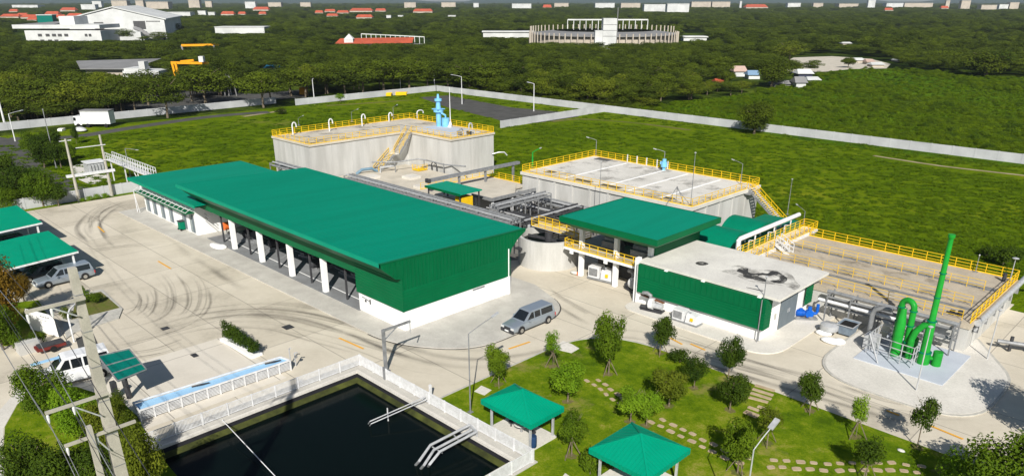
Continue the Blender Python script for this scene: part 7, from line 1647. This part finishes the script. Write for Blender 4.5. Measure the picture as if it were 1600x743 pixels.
# ---------------- stepping stones, each one a thing
def stones(px_line, group, lb_, step=.95, gap=.42, size=.27, start=0):
    L_ = smooth_line([(*G(*p, .06), 0) for p in px_line], .1); acc = 0; k = 0; last = L_[0]; sm_ = []
    for i in range(1, len(L_)):
        acc += (L_[i] - L_[i - 1]).length
        if acc >= step:
            acc = 0; d = (L_[i] - L_[i - 1]).normalized(); nn = Vector((-d.y, d.x, 0))
            for s in (-1, 1):
                p = L_[i] + nn * s * gap + d * (.22 * s) + Vector((rnd.uniform(-.07, .07), rnd.uniform(-.07, .07), 0)); a0 = math.atan2(d.y, d.x) + rnd.uniform(-.25, .25); sz = size * rnd.uniform(.85, 1.2)
                poly = [(p.x + sz * q_[0] * math.cos(a0) - sz * q_[1] * math.sin(a0), p.y + sz * q_[0] * math.sin(a0) + sz * q_[1] * math.cos(a0)) for q_ in ((-1.0, -.6), (-.3, -.72), (.8, -.65), (1.05, -.1), (.9, .6), (0, .75), (-.9, .62), (-1.1, 0))]
                MB().prism(poly, .05, .1).build('stepping_stone', 'stone', label=('left' if s > 0 else 'right') + '-hand tan stone of the ' + ORD[min(27, k // 2)] + ' pair ' + lb_, cat='stepping stone', group=group); k += 1
stones([(915, 588), (935, 600), (952, 612), (965, 622), (990, 637)], 'stones of the upper path', 'down the short upper path', .85)
stones([(1012, 650), (1040, 664), (1070, 678), (1100, 693), (1125, 705), (1150, 715), (1180, 722)], 'stones of the middle path', 'in the path behind the second gazebo', .85)
stones([(1186, 724), (1220, 724), (1260, 727), (1300, 729), (1345, 728), (1390, 728), (1440, 733)], 'stones of the right path', 'in the path along the bottom edge', .85)
lg = [((1180, 601), (1210, 610), 1), ((1176, 607), (1208, 617), 2), ((1173, 613), (1205, 623), 3), ((1170, 620), (1200, 628), 4), ((1169, 635), (1186, 641), 5), ((1184, 634), (1196, 638), 6), ((1164, 642), (1184, 650), 7)]
od = ['highest', 'second highest', 'third highest', 'fourth highest', 'short lower left', 'short lower right', 'lowest wide']
for (a_, b_, k) in lg:
    p0, p1 = Vector(G3(*a_, .1)), Vector(G3(*b_, .1)); MB().bar(p0, p1, .3 if k != 7 else .55, .1).build('step_log', 'stone', label=od[k - 1] + ' tan step of the steps leading up to the road', cat='step')
MB().blob((*G(1408, 703, .1), .1), (.28, .18, .1), 8).build('pale_rock', 'white_dirty', label='single pale rock in the grass left of the sparse dark tree', cat='rock')

# ============================================================ BEYOND THE SITE
def conv(mb): mb.v = [((r - f) * Q, (r + f) * Q, z) for r, f, z in mb.v]; return mb
def RF(x, F, z=0): return (x - CX) * (F * CO + (CAMH - z) * SI) / FPX
def zy(F, y):
    lo, hi = -5, 400
    for _ in range(50):
        m_ = (lo + hi) / 2; d = F * CO + (CAMH - m_) * SI; yy = CY + FPX * ((CAMH - m_) * CO - F * SI) / d
        if yy > y: lo = m_
        else: hi = m_
    return lo
def Fy(y): return (CAMH * (CO - SI * (y - CY) / FPX)) / (CO * (y - CY) / FPX + SI)
def bxp(x0, x1, yb, yt, depth=20, F=None, zb=0):
    F = F or Fy(yb); return (RF(x0, F), RF(x1, F), F, F + depth, zb, zy(F, yt))
# ---- white factory with a wide gable
F = Fy(60); fac = thing('factory_hall', 'big white factory hall with a wide gable at the upper left', 'factory', ((RF(187, F) - F) * Q, (RF(187, F) + F) * Q, 0))
x0, x1, xm = RF(112, F), RF(261, F), RF(185, F); ze, zp = zy(F, 30), zy(F, 13)
mb = MB(); vs = [(x0, F, 0), (x1, F, 0), (x1, F, ze), (xm, F, zp), (x0, F, ze)]; bk = [(a - 40, b + 130, c) for a, b, c in vs]
mb.add(vs + bk, [(0, 1, 2, 3, 4), (9, 8, 7, 6, 5), (1, 6, 7, 2), (5, 0, 4, 9)]); conv(mb).build('wall', 'far_white', fac)
mb = MB(); mb.add([(x0 - 2, F - 1, ze - .5), (xm, F - 1, zp + .6), (x1 + 2, F - 1, ze - .5), (x0 - 42, F + 131, ze - .5), (xm - 40, F + 131, zp + .6), (x1 - 38, F + 131, ze - .5), (x0 - 2, F - 1, ze + .4), (xm, F - 1, zp + 1.4), (x1 + 2, F - 1, ze + .4), (x0 - 42, F + 131, ze + .4), (xm - 40, F + 131, zp + 1.4), (x1 - 38, F + 131, ze + .4)],
             [(6, 7, 10, 9), (7, 8, 11, 10), (1, 0, 3, 4), (2, 1, 4, 5), (0, 1, 7, 6), (1, 2, 8, 7), (3, 9, 10, 4), (4, 10, 11, 5), (0, 6, 9, 3), (2, 5, 11, 8)]); conv(mb).build('roof', 'far_white', fac)
for (a, b, t_, bt) in ((152, 166, 35, 56), (213, 231, 33, 45)):
    MB_ = MB(); MB_.box(RF(a, F), RF(b, F), F - .6, F - .05, zy(F, bt), zy(F, t_)); conv(MB_).build('gate_opening', 'dark_room', fac)
MB_ = MB(); 
for k in range(10): MB_.box(RF(233 + k * 2.2, F), RF(234.6 + k * 2.2, F), F - .4, F - .1, zy(F, 34.2), zy(F, 32.6))
conv(MB_).build('lettering', 'far_grey', fac)
F2 = Fy(66); ofc = thing('factory_office', 'white stepped office block with a sloping grey roof left of the factory', 'office', ((RF(90, F2) - F2) * Q, (RF(90, F2) + F2) * Q, 0))
conv(MB().box(RF(42, F2), RF(160, F2), F2, F2 + 30, 0, zy(F2, 48))).build('wall', 'far_white', ofc); conv(MB().box(RF(22, F2), RF(158, F2), F2 + 2, F2 + 34, zy(F2, 45), zy(F2, 39))).build('upper_wall', 'far_white', ofc)
mb = MB(); a, b, c_ = RF(22, F2), RF(85, F2), zy(F2, 39); mb.add([(a, F2 + 2, c_), (b, F2 + 2, c_), (b, F2 + 34, c_ + 2.5), (a, F2 + 34, c_ + .5), (b, F2 + 2, c_ + .1), (a, F2 + 2, c_ + .1)], [(0, 1, 2, 3), (0, 5, 4, 1)]); conv(mb).build('roof', 'far_grey', ofc)
for k, x in enumerate((62, 74, 84, 93, 103, 135, 141)): conv(MB().box(RF(x, F2), RF(x + (6 if k < 5 else 4), F2), F2 - .3, F2 - .05, zy(F2, 57), zy(F2, 53))).build('window', 'dark_room', ofc)
for x in (64, 76, 86): conv(MB().box(RF(x, F2), RF(x + 6, F2), F2 - .3, F2 - .05, zy(F2, 65), zy(F2, 62))).build('window', 'dark_room', ofc)
conv(MB().box(RF(88, F2), RF(112, F2), F2 + 10, F2 + 30, zy(F2, 39), zy(F2, 26))).build('roof_tower', 'far_white', ofc)
# conveyor / ramp on the right of the factory
cv_ = thing('curved_ramp', 'long sagging grey covered ramp running right from the factory', 'ramp', ((RF(240, F2) - F2) * Q, (RF(240, F2) + F2) * Q, 0)); Fz = Fy(62)
mb = MB(); mb.tube([(RF(214, Fz), Fz, zy(Fz, 44)), (RF(226, Fz), Fz - 4, zy(Fz, 47)), (RF(240, Fz), Fz - 10, zy(Fz, 53)), (RF(256, Fz), Fz - 14, zy(Fz, 57)), (RF(272, Fz), Fz - 16, zy(Fz, 58))], 1.6, 8); conv(mb).build('ramp_cover', 'far_grey', cv_, smooth=True)
for x in (218, 232, 262): conv(MB().box(RF(x, Fz), RF(x + 1.6, Fz), Fz - 9, Fz - 8, 0, zy(Fz, 56))).build('support', 'far_white', cv_)
wb_ = thing('low_white_block', 'low white row building in front of the factory ramp', 'building', ((RF(200, Fz) - Fz) * Q, (RF(200, Fz) + Fz) * Q, 0)); conv(MB().box(RF(168, Fz), RF(232, Fz), Fz - 12, Fz, 0, zy(Fz - 12, 50))).build('wall', 'far_white', wb_)
for x in (178, 194): conv(MB().box(RF(x, Fz), RF(x + 12, Fz), Fz - 12.3, Fz - 12.05, zy(Fz, 56), zy(Fz, 52))).build('window', 'dark_room', wb_)
# ---- stadium
st_ = thing('round_stadium', 'large round stadium with pale columns and a white central tower', 'stadium', ((STR - STF) * Q, (STR + STF) * Q, 0)); n_ = 72; zc = 9.5; zin = 8.0
mb = MB()
for j in range(n_):
    a0, a1 = 2 * math.pi * j / n_, 2 * math.pi * (j + 1) / n_
    def P2(r_, a, z): return (STR + r_ * math.cos(a), STF + r_ * math.sin(a), z)
    mb.add([P2(STRAD - 3, a0, 0), P2(STRAD - 3, a1, 0), P2(STRAD - 3, a1, zin), P2(STRAD - 3, a0, zin)], [(0, 1, 2, 3)])
conv(mb).build('wall', 'far_beige', st_)
mb = MB()
for j in range(n_):
    a0, a1 = 2 * math.pi * j / n_, 2 * math.pi * (j + 1) / n_
    mb.add([P2(STRAD - .6, a0, zc - 1), P2(STRAD - .6, a1, zc - 1), P2(STRAD - 17, a1, zc + .8), P2(STRAD - 17, a0, zc + .8), P2(STRAD - .6, a0, zc - 1.6), P2(STRAD - .6, a1, zc - 1.6)], [(0, 1, 2, 3), (4, 5, 1, 0)])
conv(mb).build('ring_roof', 'far_grey', st_)
mb = MB()
for j in range(n_):
    a = 2 * math.pi * (j + .5) / n_; 
for j in range(n_):
    a = 2 * math.pi * j / n_; c0 = Vector(P2(STRAD, a, 0)); back = math.sin(a) > .1
    o = conv(MB().tube([c0, c0 + Vector((0, 0, zc + (3.2 if back else .2)))], .42, 6)).build('column', 'far_beige', st_)
x0, x1 = RF(886, STF + 30), RF(1010, STF + 30); zt3, zb3 = zy(STF + 30, 31), zc
mb = MB(); mb.bar((x0, STF + 30, zt3), (x1, STF + 30, zt3), .9); 
for k in range(14): x = x0 + (x1 - x0) * k / 13; mb.bar((x, STF + 30, zb3), (x, STF + 30, zt3), .5)
conv(mb).build('roof_frame', 'far_white', st_)
Ff = STF - STRAD - 2; conv(MB().box(RF(941, Ff), RF(962, Ff), Ff, Ff + 10, 0, zy(Ff, 29))).build('tower', 'far_white', st_)
mb = MB(); 
for y_ in (39, 48, 57): mb.box(RF(941, Ff) - .1, RF(962, Ff) + .1, Ff - .15, Ff, zy(Ff, y_), zy(Ff, y_ - .6))
conv(mb).build('floor_band', 'far_grey', st_)
conv(MB().box(RF(929, Ff), RF(941, Ff) - .1, Ff, Ff + 6, 0, zy(Ff, 48))).build('side_block', 'far_white', st_); conv(MB().tube([(RF(962, Ff) + .5, Ff + 2, 0), (RF(962, Ff) + .5, Ff + 2, zy(Ff, 12))], .3, 6)).build('antenna', 'far_grey', st_)
for lb_, a, b, yb, yt, F in (('long low white building left of the stadium', 755, 834, 60, 49, Fy(60)), ('small white building with openings right of the stadium', 1068, 1104, 64, 57, Fy(64))):
    t = thing('white_building', lb_, 'building', ((RF(a, F) - F) * Q, (RF(a, F) + F) * Q, 0)); conv(MB().box(RF(a, F), RF(b, F), F, F + 14, 0, zy(F, yt + 1.5))).build('wall', 'far_white', t); conv(MB().box(RF(a, F) - 1, RF(b, F) + 1, F - 1, F + 15, zy(F, yt + 1.5), zy(F, yt))).build('roof', 'far_white', t)
# ---- orange cranes
for lb_, a, b, yb, yt in (('orange gantry crane standing above the street trees', 272, 327, 128, 98), ('long orange crane beam over the woods behind', 287, 342, 92, 71)):
    F = Fy(yb); t = thing('gantry_crane', lb_, 'crane', ((RF(a, F) - F) * Q, (RF(a, F) + F) * Q, 0)); z_ = zy(F, yt); th_ = .9 if yb > 100 else 1.1
    conv(MB().bar((RF(a, F), F, z_), (RF(b, F), F + 3, z_ - (.4 if yb > 100 else -.2)), th_, th_)).build('beam', 'gold', t)
    for x in ((a + 4, a + 9) if yb > 100 else (a + 2, b - 3)): conv(MB().bar((RF(x - 2, F), F, z_), (RF(x + 1, F), F, 0), .8)).build('leg', 'gold' if yb > 100 else 'far_grey', t)
    if yb > 100: conv(MB().box(RF(b - 10, F), RF(b - 3, F), F - 1, F + 1, z_ + .3, z_ + 2.4)).build('trolley', 'far_white', t); conv(MB().bar((RF(a + 12, F), F + 2, z_ + .3), (RF(b - 22, F), F + 2, z_ + .8), .7)).build('rail', 'gold', t)
# ---- grey-roofed shed and white building in the left woods
F = Fy(122); t = thing('grey_shed', 'wide grey roofed shed among the trees at the left', 'shed', ((RF(180, F) - F) * Q, (RF(180, F) + F) * Q, 0))
mb = MB(); z0_, z1_ = zy(F, 107), zy(F + 30, 95); mb.add([(RF(128, F), F, z0_), (RF(210, F), F, z0_), (RF(256, F + 30), F + 30, z1_ + 1), (RF(122, F + 30), F + 30, z1_), (RF(128, F), F, z0_ - .4), (RF(210, F), F, z0_ - .4)], [(0, 1, 2, 3), (4, 5, 1, 0)]); conv(mb).build('roof', 'far_grey', t); conv(MB().box(RF(132, F), RF(206, F), F + 2, F + 20, 0, z0_ - .5)).build('wall', 'far_beige', t)
F = Fy(126); t = thing('white_building', 'white block with a narrow tower beside the grey shed', 'building', ((RF(222, F) - F) * Q, (RF(222, F) + F) * Q, 0)); conv(MB().box(RF(194, F), RF(250, F), F, F + 12, 0, zy(F, 111))).build('wall', 'far_white', t); conv(MB().box(RF(222, F), RF(231, F), F - .6, F + 3, 0, zy(F, 96))).build('tower', 'far_white', t)
conv(MB().box(RF(196, F), RF(220, F), F + .3, F + 10, zy(F, 111), zy(F, 107))).build('upper_wall', 'far_white', t)
mb = MB(); mb.box(RF(194, F) - .1, RF(250, F) + .1, F - .15, F - .02, zy(F, 117), zy(F, 115)); conv(mb).build('window_band', 'far_grey', t)
# ---- red-roofed pavilion, tent
F = Fy(76); t = thing('red_pavilion', 'long red roofed open building with white frames in the middle woods', 'building', ((RF(600, F) - F) * Q, (RF(600, F) + F) * Q, 0))
mb = MB(); z_ = zy(F, 68); mb.add([(RF(524, F), F, z_), (RF(645, F), F, z_ + .8), (RF(645, F), F + 9, z_ + 3.5), (RF(528, F), F + 9, z_ + 2.7), (RF(524, F), F, z_ - .5), (RF(645, F), F, z_ + .3)], [(0, 1, 2, 3), (4, 5, 1, 0)]); conv(mb).build('roof', 'red_roof', t); conv(MB().box(RF(526, F), RF(664, F), F + 1, F + 8, 0, z_ - .5)).build('wall', 'far_grey', t)
mb = MB(); zf = zy(F + 14, 53)
mb.bar((RF(566, F + 14), F + 14, zf), (RF(664, F + 14), F + 14, zf - 2), .5)
for k in range(14): x = 566 + k * 7.5; mb.bar((RF(x, F + 14), F + 14, 0), (RF(x, F + 14), F + 14, zf - 2 * k / 13), .4)
conv(mb).build('frame', 'far_white', t)
mb = MB(); F3 = F + 4; c_ = RF(547, F3); z3 = zy(F3, 54); mb.add([(c_ - 3, F3 - 3, 6), (c_ + 3, F3 - 3, 6), (c_ + 3, F3 + 3, 6), (c_ - 3, F3 + 3, 6), (c_, F3, z3 + .5), (c_ - 3, F3 - 3, 0), (c_ + 3, F3 - 3, 0)], [(0, 1, 4), (1, 2, 4), (2, 3, 4), (3, 0, 4), (5, 6, 1, 0)]); conv(mb).build('white_tent', 'far_white', label='pointed white tent beside the red roofed building', cat='tent')
# ---- houses
def house(label, x0, x1, yb, yt, roof='red_roof', wl='far_beige', F=None, depth=None, flat=False, name='distant_house', cat='house', group=None, ridge=.45):
    F = F or Fy(yb); a, b = RF(x0, F), RF(x1, F); zt_2 = zy(F, yt); depth = depth or min(60, max(7, (b - a) * .5)); t = thing(name, label, cat, (((a + b) / 2 - F) * Q, ((a + b) / 2 + F) * Q, 0), 0, group)
    if flat:
        conv(MB().box(a, b, F, F + depth, 0, zt_2 * .93)).build('wall', wl, t); conv(MB().box(a - .4, b + .4, F - .4, F + depth + .4, zt_2 * .93, zt_2)).build('roof', roof, t)
    else:
        ze_ = zt_2 * (1 - ridge); conv(MB().box(a + .6, b - .6, F + .6, F + depth - .6, 0, ze_)).build('wall', wl, t)
        mb = MB(); e = (b - a) * .1; mb.add([(a, F, ze_), (b, F, ze_), (b, F + depth, ze_), (a, F + depth, ze_), (a + e, F + depth / 2, zt_2), (b - e, F + depth / 2, zt_2)], [(0, 1, 5, 4), (1, 2, 5), (2, 3, 4, 5), (3, 0, 4), (3, 2, 1, 0)]); conv(mb).build('roof', roof, t)
    return t
for k, (a, b, y) in enumerate(red): house('red roofed house in the far town along the horizon', a, b, y + 6, y - 4 if b - a > 20 else y - 2.5, group='red roofed houses of the far town', F=min(Fy(y + 5), 2400))
for k, (a, b, yb, yt, wl) in enumerate(wt):
    lb_ = 'white flat-roofed building among trees right of the factory' if k == 3 else ('teal sheet-walled building behind the factory office' if wl == 'teal' else 'pale flat-roofed building in the far town on the horizon')
    house(lb_, a, b, yb + 1, yt, roof='far_white' if wl != 'far_beige' else 'far_beige', wl=wl, flat=True, name='distant_building', cat='building', group='pale buildings of the far town' if k != 3 and wl != 'teal' else None, F=min(Fy(yb + 1), 2600))
near_h = [(1168, 1190, 124, 111, 'far_blue', 'far_white', 'house with a pale blue roof among the trees right of the woods'), (1146, 1168, 120, 104, 'pink_roof', 'far_white', 'pink roofed house left of the pale blue roof'), (1118, 1135, 134, 124, 'red_roof', 'far_white', 'low tan roofed house at the edge of the green meadow'),
          (1242, 1262, 138, 121, 'far_grey', 'far_white', 'grey and white tent-like house at the meadow edge'), (1262, 1284, 130, 121, 'far_white', 'far_white', 'white shelter right of the grey tent-like house'), (1208, 1240, 136, 127, 'far_grey', 'far_grey', 'flat grey shed left of the tent-like house'), (1246, 1272, 122, 109, 'far_white', 'far_dark', 'dark van-like hut with a white top near the sandy clearing'),
          (1336, 1352, 98, 91, 'far_white', 'far_beige', 'leftmost small white shack of the sandy settlement'), (1354, 1368, 101, 93, 'pink_roof', 'far_beige', 'pink shack in the sandy settlement'), (1362, 1384, 105, 98, 'far_white', 'far_beige', 'front white shack of the sandy settlement'), (1400, 1412, 97, 92, 'far_white', 'far_beige', 'lone white shack right of the settlement'), (1205, 1222, 96, 90, 'far_white', 'far_beige', 'small white roof left of the big round tree'), (1316, 1332, 70, 66, 'far_white', 'far_beige', 'small pale roof in the right woods'), (1505, 1520, 66, 62, 'far_white', 'far_beige', 'tiny white roof in the far right woods'), (1322, 1332, 34, 30, 'far_white', 'far_beige', 'tiny white house far off at the upper right'), (412, 436, 110, 102, 'far_cyan', 'far_white', 'bright blue roof peeking out of the street trees')]
M['far_blue'] = mat('far_blue_roof', (.22, .34, .48), rough=.6); M['pink_roof'] = mat('pink_roof', (.52, .38, .32), rough=.8); M['far_dark'] = mat('far_dark_wall', (.05, .055, .09), rough=.6); M['far_cyan'] = mat('far_cyan_roof', (.05, .35, .62), rough=.6)
for a, b, yb, yt, rf, wl, lb_ in near_h: house(lb_, a, b, yb, yt, roof=rf, wl=wl, ridge=.5, name='house', cat='house')
tree_px('big round-topped tree on the edge of the sandy clearing', (1232, 100), 63, 62, kind='rain', m='leaf_forest2', name='clearing_tree')
tree_px('dense dark tree in front of the houses by the meadow', (1205, 136), 88, 66, kind='near', m='leaf_forest', name='clearing_tree')
tree_px('dark narrow tree between the tan and pink roofed houses', (1138, 134), 110, 24, kind='young', m='leaf_forest', name='clearing_tree')
tree_px('green bushy tree left of the small white shacks', (1325, 106), 88, 28, kind='young', m='leaf_forest', name='clearing_tree')
tree_px('light green crown at the right edge of the woods', (1540, 120), 78, 90, kind='near', m='leaf_forest2', name='clearing_tree')
# ---- things by the left and back walls
u, v = G(156, 198); t = thing('parked_truck', 'white box truck parked by the service road at the left wall', 'truck', (u, v, 0)); F = (v - u) * Q; r_ = (u + v) * Q
conv(MB().box(r_ - 3.6, r_ + 3.6, F - 1.4, F + 1.4, .9, 4.0)).build('cargo_box', 'car_white', t); conv(MB().box(r_ - 3.7, r_ + 3.7, F - 1.5, F + 1.5, 4.0, 4.25)).build('roof', 'far_grey', t)
conv(MB().box(r_ - 5.6, r_ - 3.7, F - 1.3, F + 1.3, .6, 2.8)).build('cab', 'car_white', t); conv(MB().box(r_ - 5.65, r_ - 5.0, F - 1.33, F - 1.31, 1.7, 2.5)).build('side_window', 'glass', t)
for d_ in (-4.6, -2.2, 2.4): conv(MB().tube([(r_ + d_, F - 1.45, .5), (r_ + d_, F - 1.1, .5)], .5, 12)).build('wheel', 'rubber', t)
u, v = G(126, 205); mb = MB(); mb.blob((u, v, .4), (2.6, 1.3, .6), 12); mb.build('tarpaulin', 'far_white', label='white tarpaulin heap in the grass left of the box truck', cat='tarpaulin', smooth=True)
for k, (a, b, yb, yt, m_, lb_) in enumerate(((599, 611, 150, 145, 'yellow', 'yellow crate stack behind the white wall'), (618, 635, 149, 144, 'yellow', 'yellow sheet leaning behind the white wall'), (468, 480, 148, 137, 'gold', 'orange machine standing in the shade of the street trees'), (90, 97, 205, 201, 'white', 'white concrete bench slab by the roadside group'))):
    F = Fy(yb); t = thing(('yellow_crate', 'yellow_sheet', 'orange_machine', 'bench')[k], lb_, ('crate', 'sheet', 'machine', 'bench')[k], ((RF(a, F) - F) * Q, (RF(a, F) + F) * Q, 0)); conv(MB().box(RF(a, F), RF(b, F), F, F + 1.5, 0, max(.5, zy(F, yt) * .8))).build('body', m_, t); conv(MB().box(RF(a, F) + .1, RF(b, F) + .3, F + .2, F + 1.2, max(.5, zy(F, yt) * .8), max(.6, zy(F, yt)))).build('top', m_ if k < 3 else 'slab_light', t)
F = Fy(150); t = thing('street_canopy', 'dark green open canopy frame by the street trees', 'canopy', ((RF(365, F) - F) * Q, (RF(365, F) + F) * Q, 0)); z_ = zy(F, 117)
mb = MB(); mb.tube([(RF(352, F), F, 0), (RF(352, F), F, z_ - 1), (RF(356, F), F, z_), (RF(362, F), F, z_ - .5), (RF(368, F), F, z_ * .6), (RF(370, F), F, 0)], .18, 6); mb.tube([(RF(358, F), F, 0), (RF(358, F), F, z_ - .4)], .2, 6); conv(mb).build('frame', 'far_grey', t)
# ---- the air
hz = bpy.data.materials.new('haze_air'); hz.use_nodes = True; nn_ = hz.node_tree.nodes; nn_.remove(nn_['Principled BSDF'])
pv = nn_.new('ShaderNodeVolumePrincipled'); pv.inputs['Color'].default_value = (.78, .87, 1, 1); pv.inputs['Density'].default_value = .00007; pv.inputs['Anisotropy'].default_value = .2
hz.node_tree.links.new(pv.outputs[0], nn_['Material Output'].inputs['Volume']); M['haze_air'] = hz
mb = MB(); mb.box(-14500, 14500, -6500, 16500, -3.2, 240); mb.build('haze', 'haze_air', kind='stuff')
